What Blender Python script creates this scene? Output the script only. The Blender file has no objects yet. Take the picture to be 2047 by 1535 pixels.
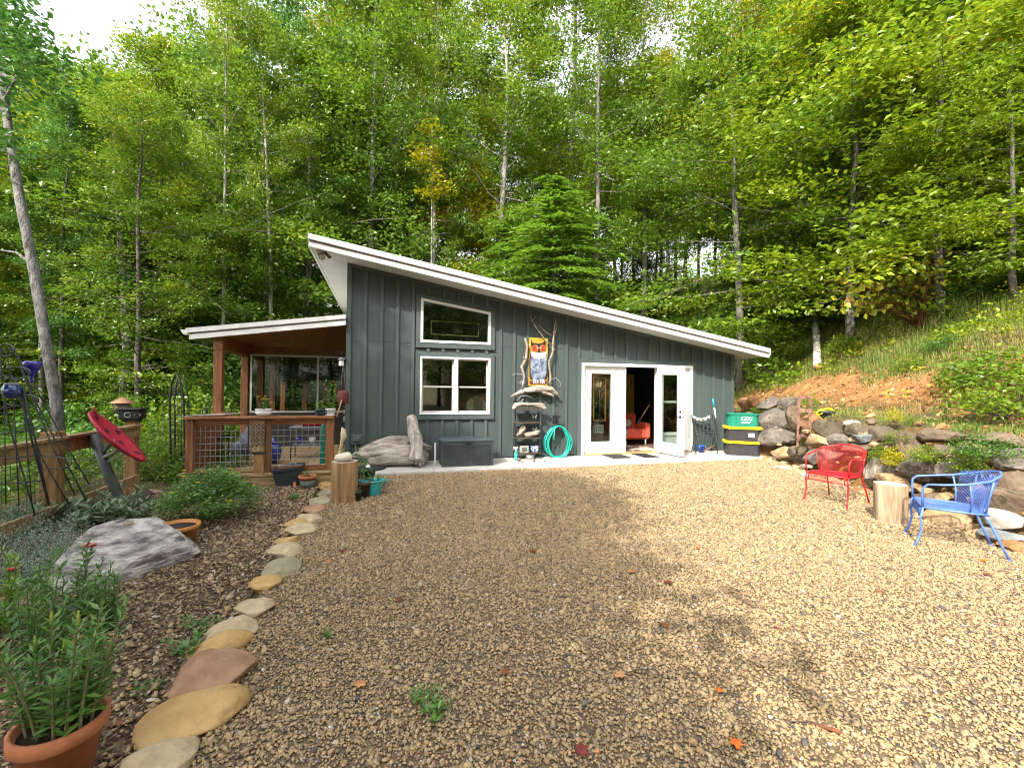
import bpy, bmesh, math, random
import numpy as np
from mathutils import Vector, Matrix
PI = math.pi
random.seed(7)
RNG = np.random.default_rng(11)
S = bpy.context.scene
COL = S.collection
# ------------------------------------------------------------------ camera, sky, sun, exposure
YAW, PITCH, ROLL, FPX = math.radians(-16.469), math.radians(0.501), math.radians(0.667), 880.0
EYE = np.array([0.0, 0.0, 1.56])
def cam_axes():
    cy, sy = math.cos(YAW), math.sin(YAW)
    A = np.array([[cy, sy, 0], [0, 0, -1], [-sy, cy, 0]])
    cp, sp = math.cos(PITCH), math.sin(PITCH)
    P = np.array([[1, 0, 0], [0, cp, sp], [0, -sp, cp]])
    cr, sr = math.cos(ROLL), math.sin(ROLL)
    Z = np.array([[cr, -sr, 0], [sr, cr, 0], [0, 0, 1]])
    return Z @ P @ A
MC = cam_axes()
cd = bpy.data.cameras.new('camera')
cam = bpy.data.objects.new('camera', cd)
COL.objects.link(cam)
cam.matrix_world = Matrix(((MC[0][0], -MC[1][0], -MC[2][0], EYE[0]), (MC[0][1], -MC[1][1], -MC[2][1], EYE[1]),
                           (MC[0][2], -MC[1][2], -MC[2][2], EYE[2]), (0, 0, 0, 1)))
cd.sensor_width = 36.0
cd.lens = FPX / 2047 * 36
cd.clip_end = 600
cd.clip_start = 0.05
S.camera = cam
SUN_EL, SUN_AZ = math.radians(41), math.radians(226)      # azimuth of the sun from +Y towards +X
SUN_D = Vector((-math.sin(SUN_AZ) * math.cos(SUN_EL), -math.cos(SUN_AZ) * math.cos(SUN_EL), -math.sin(SUN_EL)))
W = bpy.data.worlds.new('World')
S.world = W
W.use_nodes = True
nt = W.node_tree
nt.nodes.clear()
sky = nt.nodes.new('ShaderNodeTexSky')
sky.sky_type = 'NISHITA'
sky.sun_disc = False
sky.sun_elevation = SUN_EL
sky.sun_rotation = SUN_AZ
sky.air_density = 1.3
sky.dust_density = 4.0
sky.ozone_density = 1.2
bg = nt.nodes.new('ShaderNodeBackground')
bg.inputs['Strength'].default_value = 0.15
wo = nt.nodes.new('ShaderNodeOutputWorld')
hs = nt.nodes.new('ShaderNodeHueSaturation')
hs.inputs['Saturation'].default_value = 0.28
hs.inputs['Value'].default_value = 1.75
nt.links.new(sky.outputs[0], hs.inputs['Color'])
nt.links.new(hs.outputs[0], bg.inputs['Color'])
nt.links.new(bg.outputs[0], wo.inputs['Surface'])
ld = bpy.data.lights.new('sun', 'SUN')
ld.energy = 3.9
ld.angle = math.radians(0.55)
ld.color = (1.0, 0.93, 0.80)
sun = bpy.data.objects.new('sun', ld)
COL.objects.link(sun)
sun.rotation_euler = SUN_D.to_track_quat('-Z', 'Y').to_euler()
sun.location = (-20, -16, 24)
S.view_settings.view_transform = 'Standard'
S.view_settings.look = 'None'
S.view_settings.exposure = 1.16
S.view_settings.gamma = 1.0
S.view_settings.use_curve_mapping = False
S.render.engine = 'CYCLES'
S.cycles.max_bounces = 8
S.cycles.diffuse_bounces = 5
S.cycles.glossy_bounces = 3
S.cycles.transmission_bounces = 4
S.cycles.transparent_max_bounces = 8
S.cycles.caustics_reflective = False
S.cycles.caustics_refractive = False
S.cycles.use_denoising = True
S.cycles.denoiser = 'OPENIMAGEDENOISE'
S.cycles.denoising_prefilter = 'NONE'
S.cycles.pixel_filter_type = 'BLACKMAN_HARRIS'
S.cycles.filter_width = 1.15
S.cycles.sample_clamp_indirect = 6.0

# ------------------------------------------------------------------ places measured from the photograph (2047 x 1535)
def ray(px, py):
    return MC.T @ np.array([(px - 1023.5) / FPX, (py - 767.5) / FPX, 1.0])
def G(px, py, z=0.0):                       # point on the level z
    d = ray(px, py)
    return EYE + d * ((z - EYE[2]) / d[2])
def Wp(px, py, Y=9.15):                     # point on the upright plane Y
    d = ray(px, py)
    return EYE + d * (Y / d[1])
def Dp(px, py, dist):                       # point at a depth
    return EYE + ray(px, py) * dist

# ------------------------------------------------------------------ helpers
ORG = {}
MATS = {}
class MB:
    """collects simple solids and builds them as one mesh object"""
    def __init__(s):
        s.v = []; s.f = []; s.sm = []
    def add(s, vs, fs, smooth=False):
        o = len(s.v)
        s.v.extend([tuple(map(float, p)) for p in vs])
        s.f.extend([tuple(i + o for i in f) for f in fs])
        s.sm.extend([smooth] * len(fs))
        return s
    def box(s, a, b, rz=0.0, about=None):
        x0, y0, z0 = [min(p, q) for p, q in zip(a, b)]
        x1, y1, z1 = [max(p, q) for p, q in zip(a, b)]
        vs = [(x0, y0, z0), (x1, y0, z0), (x1, y1, z0), (x0, y1, z0), (x0, y0, z1), (x1, y0, z1), (x1, y1, z1), (x0, y1, z1)]
        if rz:
            cx, cy = about if about is not None else ((x0 + x1) / 2, (y0 + y1) / 2)
            c, n = math.cos(rz), math.sin(rz)
            vs = [(cx + (x - cx) * c - (y - cy) * n, cy + (x - cx) * n + (y - cy) * c, z) for x, y, z in vs]
        return s.add(vs, [(3, 2, 1, 0), (4, 5, 6, 7), (0, 1, 5, 4), (1, 2, 6, 5), (2, 3, 7, 6), (3, 0, 4, 7)])
    def bevbox(s, a, b, r=0.01, rz=0.0):
        """box with chamfered edges"""
        lo = np.minimum(a, b); hi = np.maximum(a, b); c = (lo + hi) / 2; h = (hi - lo) / 2
        r = min(r, *(h * 0.9))
        vs = []; idx = {}
        for ix in (-1, 1):
            for iy in (-1, 1):
                for iz in (-1, 1):
                    for ax in range(3):
                        p = np.array([ix, iy, iz]) * (h - r)
                        p[ax] = (ix, iy, iz)[ax] * h[ax]
                        idx[(ix, iy, iz, ax)] = len(vs); vs.append(p)
        fs = []
        for ax in range(3):
            o1, o2 = (ax + 1) % 3, (ax + 2) % 3
            for sg in (-1, 1):
                ring = []
                for p, q in ((-1, -1), (1, -1), (1, 1), (-1, 1)):
                    k = [0, 0, 0]; k[ax] = sg; k[o1] = p; k[o2] = q
                    ring.append(idx[(*k, ax)])
                fs.append(ring if sg > 0 else ring[::-1])
            for p in (-1, 1):
                for q in (-1, 1):
                    k0 = [0, 0, 0]; k1 = [0, 0, 0]
                    k0[ax] = -1; k1[ax] = 1; k0[o1] = k1[o1] = p; k0[o2] = k1[o2] = q
                    fs.append([idx[(*k0, o1)], idx[(*k1, o1)], idx[(*k1, o2)], idx[(*k0, o2)]])
        for ix in (-1, 1):
            for iy in (-1, 1):
                for iz in (-1, 1):
                    fs.append([idx[(ix, iy, iz, 0)], idx[(ix, iy, iz, 1)], idx[(ix, iy, iz, 2)]])
        ca, sa = math.cos(rz), math.sin(rz)
        vs = [(c[0] + p[0] * ca - p[1] * sa, c[1] + p[0] * sa + p[1] * ca, c[2] + p[2]) for p in vs]
        return s.add(vs, fs)
    def prism(s, poly, d):
        """polygon (3-D points) pushed along vector d"""
        n = len(poly); p = [np.array(q, float) for q in poly]; d = np.array(d, float)
        vs = p + [q + d for q in p]
        fs = [tuple(range(n))[::-1], tuple(range(n, 2 * n))] + [(i, (i + 1) % n, n + (i + 1) % n, n + i) for i in range(n)]
        return s.add(vs, fs)
    def tube(s, pts, r, n=8, caps=True, smooth=True, flat=1.0):
        p = np.array(pts, float); m = len(p)
        r = np.full(m, r, float) if np.isscalar(r) else np.array(r, float)
        t = np.zeros_like(p); t[1:-1] = p[2:] - p[:-2]; t[0] = p[1] - p[0]; t[-1] = p[-1] - p[-2]
        t /= np.linalg.norm(t, axis=1)[:, None] + 1e-12
        u = np.cross(t[0], (0, 0, 1.0)); 
        if np.linalg.norm(u) < 1e-3: u = np.array([1.0, 0, 0])
        vs = []
        for i in range(m):
            u = u - t[i] * np.dot(u, t[i]); u /= np.linalg.norm(u) + 1e-12
            w = np.cross(t[i], u)
            for k in range(n):
                a = 2 * PI * k / n
                vs.append(p[i] + r[i] * (math.cos(a) * u + flat * math.sin(a) * w))
        fs = [(i * n + k, i * n + (k + 1) % n, (i + 1) * n + (k + 1) % n, (i + 1) * n + k) for i in range(m - 1) for k in range(n)]
        if caps: fs += [tuple(range(n))[::-1], tuple(range((m - 1) * n, m * n))]
        return s.add(vs, fs, smooth)
    def bar(s, a, b, w, h=None):
        """square bar from a to b"""
        h = h or w
        a = np.array(a, float); b = np.array(b, float); t = b - a; t /= np.linalg.norm(t)
        u = np.cross(t, (0, 0, 1.0))
        if np.linalg.norm(u) < 1e-3: u = np.array([1.0, 0, 0])
        u /= np.linalg.norm(u); q = np.cross(u, t)
        vs = [e + sx * u * w / 2 + sz * q * h / 2 for e in (a, b) for sx, sz in ((-1, -1), (1, -1), (1, 1), (-1, 1))]
        return s.add(vs, [(3, 2, 1, 0), (4, 5, 6, 7), (0, 1, 5, 4), (1, 2, 6, 5), (2, 3, 7, 6), (3, 0, 4, 7)])
    def lathe(s, c, prof, n=24, smooth=True, sx=1.0, sy=1.0):
        vs = []; m = len(prof)
        for r, z in prof:
            for k in range(n):
                a = 2 * PI * k / n
                vs.append((c[0] + r * sx * math.cos(a), c[1] + r * sy * math.sin(a), c[2] + z))
        fs = [(i * n + k, i * n + (k + 1) % n, (i + 1) * n + (k + 1) % n, (i + 1) * n + k) for i in range(m - 1) for k in range(n)]
        if prof[0][0] > 1e-4: fs.append(tuple(range(n))[::-1])
        if prof[-1][0] > 1e-4: fs.append(tuple(range((m - 1) * n, m * n)))
        return s.add(vs, fs, smooth)
    def raw(s, vs, fs, smooth=False):
        return s.add(vs, fs, smooth)
    def mesh(s, name, m, off=(0, 0, 0)):
        me = bpy.data.meshes.new(name)
        o = np.array(off, float)
        me.from_pydata([(x - o[0], y - o[1], z - o[2]) for x, y, z in s.v], [], s.f)
        me.polygons.foreach_set('use_smooth', s.sm)
        if m: me.materials.append(m)
        me.update()
        return me
def link(name, me, parent=None):
    o = bpy.data.objects.new(name, me)
    COL.objects.link(o)
    if parent: o.parent = parent
    return o
def tag(o, label=None, cat=None, group=None, kind=None):
    for k, v in (('label', label), ('category', cat), ('group', group), ('kind', kind)):
        if v: o[k] = v
    return o
def thing(name, org, label, cat, group=None):
    o = bpy.data.objects.new(name, None)
    COL.objects.link(o)
    o.location = org
    o.empty_display_size = 0.1
    ORG[o.name] = tuple(map(float, org))
    return tag(o, label, cat, group)
def part(name, mb, m, parent, label=None):
    org = ORG[parent.name]
    o = link(name, mb.mesh(name, m, org), parent)
    ORG[o.name] = org
    if label: o['label'] = label
    return o
def solo(name, mb, m, label, cat, group=None, org=None):
    """a thing that is one mesh"""
    if org is None:
        a = np.array(mb.v); org = (a[:, 0].mean(), a[:, 1].mean(), a[:, 2].min())
    o = link(name, mb.mesh(name, m, org))
    o.location = org
    ORG[o.name] = tuple(map(float, org))
    return tag(o, label, cat, group)
def setting(name, mb, m, kind='structure'):
    o = link(name, mb.mesh(name, m))
    ORG[o.name] = (0, 0, 0)
    return tag(o, kind=kind)
def npmesh(name, v, f, m, attrs=None, smooth=False):
    """mesh from numpy arrays: v (n,3), f (k,3 or 4)"""
    me = bpy.data.meshes.new(name)
    v = np.asarray(v, np.float32); f = np.asarray(f, np.int32)
    k = f.shape[1]
    me.vertices.add(len(v)); me.vertices.foreach_set('co', v.ravel())
    me.loops.add(f.size); me.loops.foreach_set('vertex_index', f.ravel())
    me.polygons.add(len(f)); me.polygons.foreach_set('loop_start', np.arange(0, f.size, k, dtype=np.int32))
    me.polygons.foreach_set('loop_total', np.full(len(f), k, np.int32))
    me.polygons.foreach_set('use_smooth', np.full(len(f), smooth))
    for nme, val in (attrs or {}).items():
        a = me.attributes.new(nme, 'FLOAT', 'POINT'); a.data.foreach_set('value', np.asarray(val, np.float32))
    if m: me.materials.append(m)
    me.update(calc_edges=True)
    return me

# ------------------------------------------------------------------ materials
def lin(c):
    return tuple(((x / 255) / 12.92 if x / 255 <= 0.04045 else ((x / 255 + 0.055) / 1.055) ** 2.4) for x in c)
def mat(name, col, rough=0.6, var=0.2, scale=6.0, bump=0.15, bscale=40.0, metal=0.0, stretch=(1, 1, 1), col2=None, spec=0.4, dist=0.01, detail=5.0, coat=0.0, ramp=(0.3, 0.7)):
    if name in MATS: return MATS[name]
    m = bpy.data.materials.new(name); m.use_nodes = True
    n = m.node_tree.nodes; l = m.node_tree.links
    b = n['Principled BSDF']
    b.inputs['Roughness'].default_value = rough
    b.inputs['Metallic'].default_value = metal
    b.inputs['Specular IOR Level'].default_value = spec
    if coat: b.inputs['Coat Weight'].default_value = coat
    tc = n.new('ShaderNodeTexCoord'); mp = n.new('ShaderNodeMapping')
    mp.inputs['Scale'].default_value = stretch
    l.new(tc.outputs['Object'], mp.inputs['Vector'])
    nz = n.new('ShaderNodeTexNoise'); nz.inputs['Scale'].default_value = scale; nz.inputs['Detail'].default_value = detail; nz.inputs['Roughness'].default_value = 0.6
    l.new(mp.outputs[0], nz.inputs['Vector'])
    cr = n.new('ShaderNodeValToRGB')
    c1 = tuple(max(0, x * (1 - var)) for x in col); c2 = col2 or tuple(min(1, x * (1 + var)) for x in col)
    cr.color_ramp.elements[0].position = ramp[0]; cr.color_ramp.elements[1].position = ramp[1]
    cr.color_ramp.elements[0].color = (*c1, 1); cr.color_ramp.elements[1].color = (*c2, 1)
    l.new(nz.outputs['Fac'], cr.inputs['Fac'])
    l.new(cr.outputs[0], b.inputs['Base Color'])
    if bump:
        n2 = n.new('ShaderNodeTexNoise'); n2.inputs['Scale'].default_value = bscale; n2.inputs['Detail'].default_value = 4
        l.new(mp.outputs[0], n2.inputs['Vector'])
        bp = n.new('ShaderNodeBump'); bp.inputs['Strength'].default_value = bump; bp.inputs['Distance'].default_value = dist
        l.new(n2.outputs['Fac'], bp.inputs['Height']); l.new(bp.outputs[0], b.inputs['Normal'])
    MATS[name] = m
    return m
def leafmat(name, stops, trans=0.35, rough=0.36, objvar=0.25, spec=0.55):
    """leaf: colour from the 'tone' of each leaf, light passes through"""
    if name in MATS: return MATS[name]
    m = bpy.data.materials.new(name); m.use_nodes = True
    n = m.node_tree.nodes; l = m.node_tree.links
    b = n['Principled BSDF']; out = n['Material Output']
    at = n.new('ShaderNodeAttribute'); at.attribute_name = 'tone'
    oi = n.new('ShaderNodeObjectInfo')
    ma = n.new('ShaderNodeMath'); ma.operation = 'MULTIPLY_ADD'; ma.inputs[1].default_value = objvar; 
    l.new(oi.outputs['Random'], ma.inputs[0]); l.new(at.outputs['Fac'], ma.inputs[2])
    sb = n.new('ShaderNodeMath'); sb.operation = 'SUBTRACT'; sb.inputs[1].default_value = objvar * 0.5
    l.new(ma.outputs[0], sb.inputs[0])
    cr = n.new('ShaderNodeValToRGB'); el = cr.color_ramp.elements
    while len(el) < len(stops): el.new(0.5)
    for e, (p, c) in zip(el, stops):
        e.position = p; e.color = (*c, 1)
    l.new(sb.outputs[0], cr.inputs['Fac']); l.new(cr.outputs[0], b.inputs['Base Color'])
    b.inputs['Roughness'].default_value = rough; b.inputs['Specular IOR Level'].default_value = spec
    tr = n.new('ShaderNodeBsdfTranslucent'); l.new(cr.outputs[0], tr.inputs['Color'])
    mx = n.new('ShaderNodeMixShader'); mx.inputs[0].default_value = trans
    l.new(b.outputs[0], mx.inputs[1]); l.new(tr.outputs[0], mx.inputs[2]); l.new(mx.outputs[0], out.inputs['Surface'])
    MATS[name] = m
    return m
def glassmat(name, tint=(0.75, 0.82, 0.8), refl=0.55):
    if name in MATS: return MATS[name]
    m = bpy.data.materials.new(name); m.use_nodes = True
    n = m.node_tree.nodes; l = m.node_tree.links; out = n['Material Output']
    gl = n.new('ShaderNodeBsdfGlossy'); gl.inputs['Roughness'].default_value = 0.01; gl.inputs['Color'].default_value = (0.9, 0.95, 0.92, 1)
    tp = n.new('ShaderNodeBsdfTransparent'); tp.inputs['Color'].default_value = (*tint, 1)
    fr = n.new('ShaderNodeFresnel'); fr.inputs['IOR'].default_value = 1.0 + refl * 1.6
    mx = n.new('ShaderNodeMixShader')
    ge = n.new('ShaderNodeNewGeometry'); ml = n.new('ShaderNodeMath'); ml.operation = 'MULTIPLY_ADD'; ml.inputs[1].default_value = -1.0; ml.inputs[2].default_value = 1.0
    l.new(ge.outputs['Backfacing'], ml.inputs[0]); m2 = n.new('ShaderNodeMath'); m2.operation = 'MULTIPLY'; l.new(fr.outputs[0], m2.inputs[0]); l.new(ml.outputs[0], m2.inputs[1])
    l.new(m2.outputs[0], mx.inputs[0]); l.new(tp.outputs[0], mx.inputs[1]); l.new(gl.outputs[0], mx.inputs[2]); l.new(mx.outputs[0], out.inputs['Surface'])
    MATS[name] = m
    return m
M_SIDING = mat('siding paint', (0.060, 0.080, 0.077), 0.55, 0.20, 1.6, 0.12, 60, stretch=(1, 1, 0.3), spec=0.35)
M_BATTEN = mat('batten paint', (0.067, 0.088, 0.084), 0.5, 0.1, 3, 0.1, 60, stretch=(1, 1, 0.2), spec=0.4)
M_WHITE = mat('white paint', (0.74, 0.74, 0.72), 0.4, 0.05, 4, 0.03, 60)
M_VINYL = mat('white vinyl', (0.72, 0.72, 0.70), 0.35, 0.03, 4, 0.0)
M_ROOFW = mat('white metal trim', (0.78, 0.77, 0.75), 0.35, 0.07, 2, 0.04, 8, spec=0.5)
M_ROOFG = mat('grey drip groove', (0.20, 0.18, 0.165), 0.5, 0.1, 3, 0.05)
M_SOFFIT = mat('white soffit board', (0.66, 0.66, 0.63), 0.7, 0.07, 3, 0.06, 30)
M_CONC = mat('concrete', (0.42, 0.40, 0.36), 0.85, 0.16, 3.5, 0.25, 90, detail=8)
M_GLASS = glassmat('window glass', (0.62, 0.70, 0.68), 1.25)
M_DOORGLASS = glassmat('door glass', (0.7, 0.75, 0.72), 0.65)
M_CEDAR = mat('stained cedar', (0.20, 0.075, 0.028), 0.55, 0.4, 5, 0.3, 30, stretch=(6, 6, 0.5), col2=(0.34, 0.145, 0.055))
M_CEDARH = mat('stained cedar rail', (0.21, 0.07, 0.026), 0.5, 0.4, 5, 0.3, 30, stretch=(0.5, 6, 6), col2=(0.38, 0.16, 0.06))
M_TIMBER = mat('treated timber', (0.24, 0.15, 0.065), 0.75, 0.35, 4, 0.35, 26, stretch=(0.6, 5, 5), col2=(0.42, 0.29, 0.14))
M_TIMBERV = mat('treated timber post', (0.24, 0.13, 0.05), 0.7, 0.35, 4, 0.35, 26, stretch=(5, 5, 0.6), col2=(0.40, 0.24, 0.10))
M_CEIL = mat('porch ceiling boards', (0.28, 0.11, 0.035), 0.5, 0.35, 4, 0.2, 30, stretch=(6, 0.6, 6), col2=(0.42, 0.19, 0.06))
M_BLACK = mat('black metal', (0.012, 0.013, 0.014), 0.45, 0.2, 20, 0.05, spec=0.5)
M_WIRE = mat('galvanised wire', (0.36, 0.37, 0.38), 0.4, 0.1, 20, 0, metal=0.6)
M_DARK = mat('dark interior tone', (0.025, 0.032, 0.03), 0.8, 0.3, 1.5, 0)
M_BARK = mat('grey bark', (0.075, 0.065, 0.052), 0.9, 0.45, 5, 0.8, 18, stretch=(2.5, 2.5, 0.5), col2=(0.19, 0.17, 0.145), dist=0.03)
M_BARKP = mat('pale bark', (0.17, 0.155, 0.13), 0.85, 0.4, 4, 0.5, 16, stretch=(2, 2, 0.7), col2=(0.40, 0.37, 0.32), dist=0.02)
M_BARKD = mat('dark bark', (0.055, 0.045, 0.036), 0.9, 0.4, 5, 0.8, 18, stretch=(2.5, 2.5, 0.5), col2=(0.13, 0.11, 0.09), dist=0.03)
GREEN = [(0.0, (0.060, 0.130, 0.014)), (0.4, (0.120, 0.220, 0.017)), (0.75, (0.195, 0.285, 0.018)), (1.0, (0.37, 0.33, 0.020))]
M_LEAF = leafmat('forest leaf', GREEN, 0.45)
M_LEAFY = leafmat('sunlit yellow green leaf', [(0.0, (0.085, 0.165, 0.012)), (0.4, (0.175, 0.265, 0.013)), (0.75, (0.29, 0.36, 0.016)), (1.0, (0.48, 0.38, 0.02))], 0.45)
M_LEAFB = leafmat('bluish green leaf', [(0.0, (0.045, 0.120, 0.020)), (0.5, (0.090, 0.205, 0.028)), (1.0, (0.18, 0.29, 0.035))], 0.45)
M_GOLD = leafmat('golden autumn leaf', [(0.0, (0.36, 0.38, 0.014)), (0.5, (0.52, 0.46, 0.016)), (1.0, (0.62, 0.38, 0.02))], 0.45)
M_NEEDLE = leafmat('hemlock needle', [(0.0, (0.085, 0.180, 0.018)), (0.5, (0.165, 0.290, 0.022)), (1.0, (0.28, 0.38, 0.03))], trans=0.4)

# ------------------------------------------------------------------ terrain
WALL_LINE = [(5.3, -14), (5.6, -3), (5.85, 1.0), (6.35, 2.9), (7.05, 4.5), (7.7, 6.0), (9.0, 9.1), (9.75, 10.6), (10.3, 13), (9.5, 17), (6, 20), (0, 24), (-9, 28), (-40, 40)]
def bank_t(X, Y):
    """signed distance to the foot of the rock wall, positive up the bank"""
    X = np.asarray(X, float); Y = np.asarray(Y, float)
    best = np.full(X.shape, 1e9); sign = np.ones(X.shape)
    for (ax, ay), (bx, by) in zip(WALL_LINE[:-1], WALL_LINE[1:]):
        dx, dy = bx - ax, by - ay; L2 = dx * dx + dy * dy
        k = np.clip(((X - ax) * dx + (Y - ay) * dy) / L2, 0, 1)
        qx, qy = ax + k * dx, ay + k * dy
        d = np.hypot(X - qx, Y - qy)
        sd = np.where((X - ax) * dy - (Y - ay) * dx >= 0, 1.0, -1.0)
        up = d < best - 1e-9
        best = np.where(up, d, best); sign = np.where(up, sd, sign)
    return best * sign
def lump(X, Y, s, seed=0):
    r = np.random.default_rng(seed); z = np.zeros(np.shape(X))
    for i in range(5):
        a = r.uniform(0, 2 * PI); f = s * r.uniform(0.6, 1.8); ph = r.uniform(0, 6.3)
        z = z + np.sin((X * math.cos(a) + Y * math.sin(a)) * f + ph)
    return z / 5
def height(X, Y):
    X = np.asarray(X, float); Y = np.asarray(Y, float)
    t = bank_t(X, Y)
    steep = np.clip((X - 2) / 6, 0, 1) * 0.40 + 0.14
    wallh = np.where(Y < 11, 1.0, np.clip(1 - (Y - 11) / 4, 0, 1)) * np.clip((X - 3) / 3, 0, 1)
    wall = np.clip((t - 0.25) / 0.35, 0, 1) * wallh
    z = wall + np.clip(t - 0.5, 0, 1.3) * 0.10 * np.clip((X - 2) / 4, 0, 1) + np.clip(t - 1.8, 0, 9) * steep + np.clip(t - 10.8, 0, 60) * 0.30
    z = z + np.clip(t, 0, 1.5) * 0.13 * lump(X, Y, 2.4, 3) + np.clip(t - 2, 0, 4) * 0.05 * lump(X, Y, 1.1, 5)
    left = np.clip(-4.3 - X, 0, 30)
    z = z - np.minimum(left * 0.28, 2.6) * np.clip((26 - Y) / 14, 0, 1)
    z = z - np.where((X > -4) & (t < 0), 0.0, 0.0)
    return z
def grid_sheet(xs, ys, zf):
    X, Y = np.meshgrid(xs, ys)
    Z = zf(X, Y)
    v = np.stack([X, Y, Z], -1).reshape(-1, 3)
    nx, ny = len(xs), len(ys)
    i = np.arange(nx - 1)[None, :] + np.arange(ny - 1)[:, None] * nx
    f = np.stack([i, i + 1, i + 1 + nx, i + nx], -1).reshape(-1, 4)
    return v, f
# ------------------------------------------------------------------ ground sheets
def soilmat(name, base, alt, scale, b=0.4, bs=60, dist=0.02):
    return mat(name, base, 0.95, 0.3, scale, b, bs, col2=alt, dist=dist, detail=10, spec=0.2)
def groundmat():
    m = bpy.data.materials.new('forest floor and bank soil'); m.use_nodes = True
    n = m.node_tree.nodes; l = m.node_tree.links; b = n['Principled BSDF']
    b.inputs['Roughness'].default_value = 0.95; b.inputs['Specular IOR Level'].default_value = 0.15
    tc = n.new('ShaderNodeTexCoord')
    def noise(s, d=8):
        z = n.new('ShaderNodeTexNoise'); z.inputs['Scale'].default_value = s; z.inputs['Detail'].default_value = d
        l.new(tc.outputs['Object'], z.inputs['Vector']); return z.outputs['Fac']
    def ramp(f, *st):
        r = n.new('ShaderNodeValToRGB'); e = r.color_ramp.elements
        while len(e) < len(st): e.new(0.5)
        for q, (p, c) in zip(e, st): q.position = p; q.color = (*c, 1)
        l.new(f, r.inputs['Fac']); return r.outputs[0]
    def attr(a):
        z = n.new('ShaderNodeAttribute'); z.attribute_name = a; return z.outputs['Fac']
    def mix(f, a, c):
        z = n.new('ShaderNodeMix'); z.data_type = 'RGBA'; l.new(f, z.inputs[0]); l.new(a, z.inputs[6]); l.new(c, z.inputs[7]); return z.outputs[2]
    def sharpen(a, s):
        x = n.new('ShaderNodeMath'); x.operation = 'ADD'; l.new(a, x.inputs[0]); l.new(noise(s), x.inputs[1])
        y = n.new('ShaderNodeMapRange'); y.inputs[1].default_value = 0.85; y.inputs[2].default_value = 1.15; l.new(x.outputs[0], y.inputs[0]); return y.outputs[0]
    litter = ramp(noise(9), (0.3, (0.04, 0.032, 0.014)), (0.55, (0.085, 0.075, 0.028)), (0.75, (0.14, 0.115, 0.045)))
    clay = ramp(noise(5), (0.28, (0.16, 0.068, 0.024)), (0.5, (0.26, 0.118, 0.042)), (0.72, (0.35, 0.19, 0.08)))
    turf = ramp(noise(14), (0.3, (0.07, 0.09, 0.015)), (0.55, (0.12, 0.13, 0.022)), (0.75, (0.20, 0.16, 0.04)))
    c = mix(sharpen(attr('clay'), 1.7), litter, clay)
    c = mix(sharpen(attr('turf'), 2.3), c, turf)
    l.new(c, b.inputs['Base Color'])
    bp = n.new('ShaderNodeBump'); bp.inputs['Strength'].default_value = 0.7; bp.inputs['Distance'].default_value = 0.06
    l.new(noise(11, 10), bp.inputs['Height']); l.new(bp.outputs[0], b.inputs['Normal'])
    return m
def axis(lo, a, b, hi, fine, coarse):
    return np.concatenate([np.arange(lo, a, coarse), np.arange(a, b, fine), np.arange(b, hi + .1, coarse)])
gx = axis(-130, -8, 19, 130, 0.22, 3.0); gy = axis(-60, -2, 22, 150, 0.22, 3.0)
gv, gf = grid_sheet(gx, gy, lambda X, Y: height(X, Y) - 0.004)
gt = bank_t(gv[:, 0], gv[:, 1])
clay = np.clip(1 - np.abs(gt - 3.0) / 2.4, 0, 1) * np.clip((gv[:, 0] - 3) / 3, 0, 1) * (gt > 1.0)
clay = np.maximum(clay * 0.75, np.where((gt > 0) & (gt < 0.7), 0.45, 0) * (gv[:, 0] > 4))
turf = np.clip(1 - np.abs(gt - 1.35) / 0.75, 0, 1) * (gv[:, 0] > 4) * 0.8
ground = link('ground', npmesh('ground', gv, gf, groundmat(), {'clay': clay, 'turf': turf}, True)); tag(ground, kind='structure')
M_GRAVELBED = mat('gravel bed', (0.085, 0.060, 0.036), 0.9, 0.3, 60, 0.6, 120, col2=(0.24, 0.175, 0.10), dist=0.02, detail=6)
M_MULCH = mat('mulched soil', (0.055, 0.036, 0.022), 0.95, 0.3, 24, 0.7, 60, col2=(0.20, 0.13, 0.075), dist=0.03, detail=10)
yard = MB()
edge = [(-0.85, -9), (5.3, -9)] + [(x - 0.05, y) for x, y in WALL_LINE[1:6]] + [(8.55, 8.0), (-0.85, 8.0)]
yard.raw([(x, y, 0.006) for x, y in edge], [tuple(range(len(edge)))])
setting('gravel_yard', yard, M_GRAVELBED)
v, f = grid_sheet(np.arange(-4.3, -0.84, 0.1), np.arange(0.2, 7.5, 0.1), lambda X, Y: 0.010 + 0.03 * (lump(X, Y, 3.0, 2) + 0.6) * np.clip((X + 4.3) / 0.5, 0, 1) * np.clip((-0.85 - X) / 0.4, 0, 1))
bed = link('garden_bed', npmesh('garden_bed', v, f, M_MULCH, None, True)); tag(bed, kind='structure')
# the concrete walk in front of the house: sections with saw-cut joints
walk = MB(); walk.box((-0.70, 8.0, -0.05), (8.75, 9.16, 0.035))
walk_o = setting('pavement', walk, M_CONC)
for a, b in zip((-0.72, 0.93, 2.55, 4.18, 5.80, 7.42), (0.922, 2.542, 4.172, 5.792, 7.412, 8.77)):
    sl = MB().bevbox((a, 7.985, -0.03), (b, 9.165, 0.05), 0.006)
    o = link('paving_section', sl.mesh('paving_section', M_CONC), walk_o)

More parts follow.
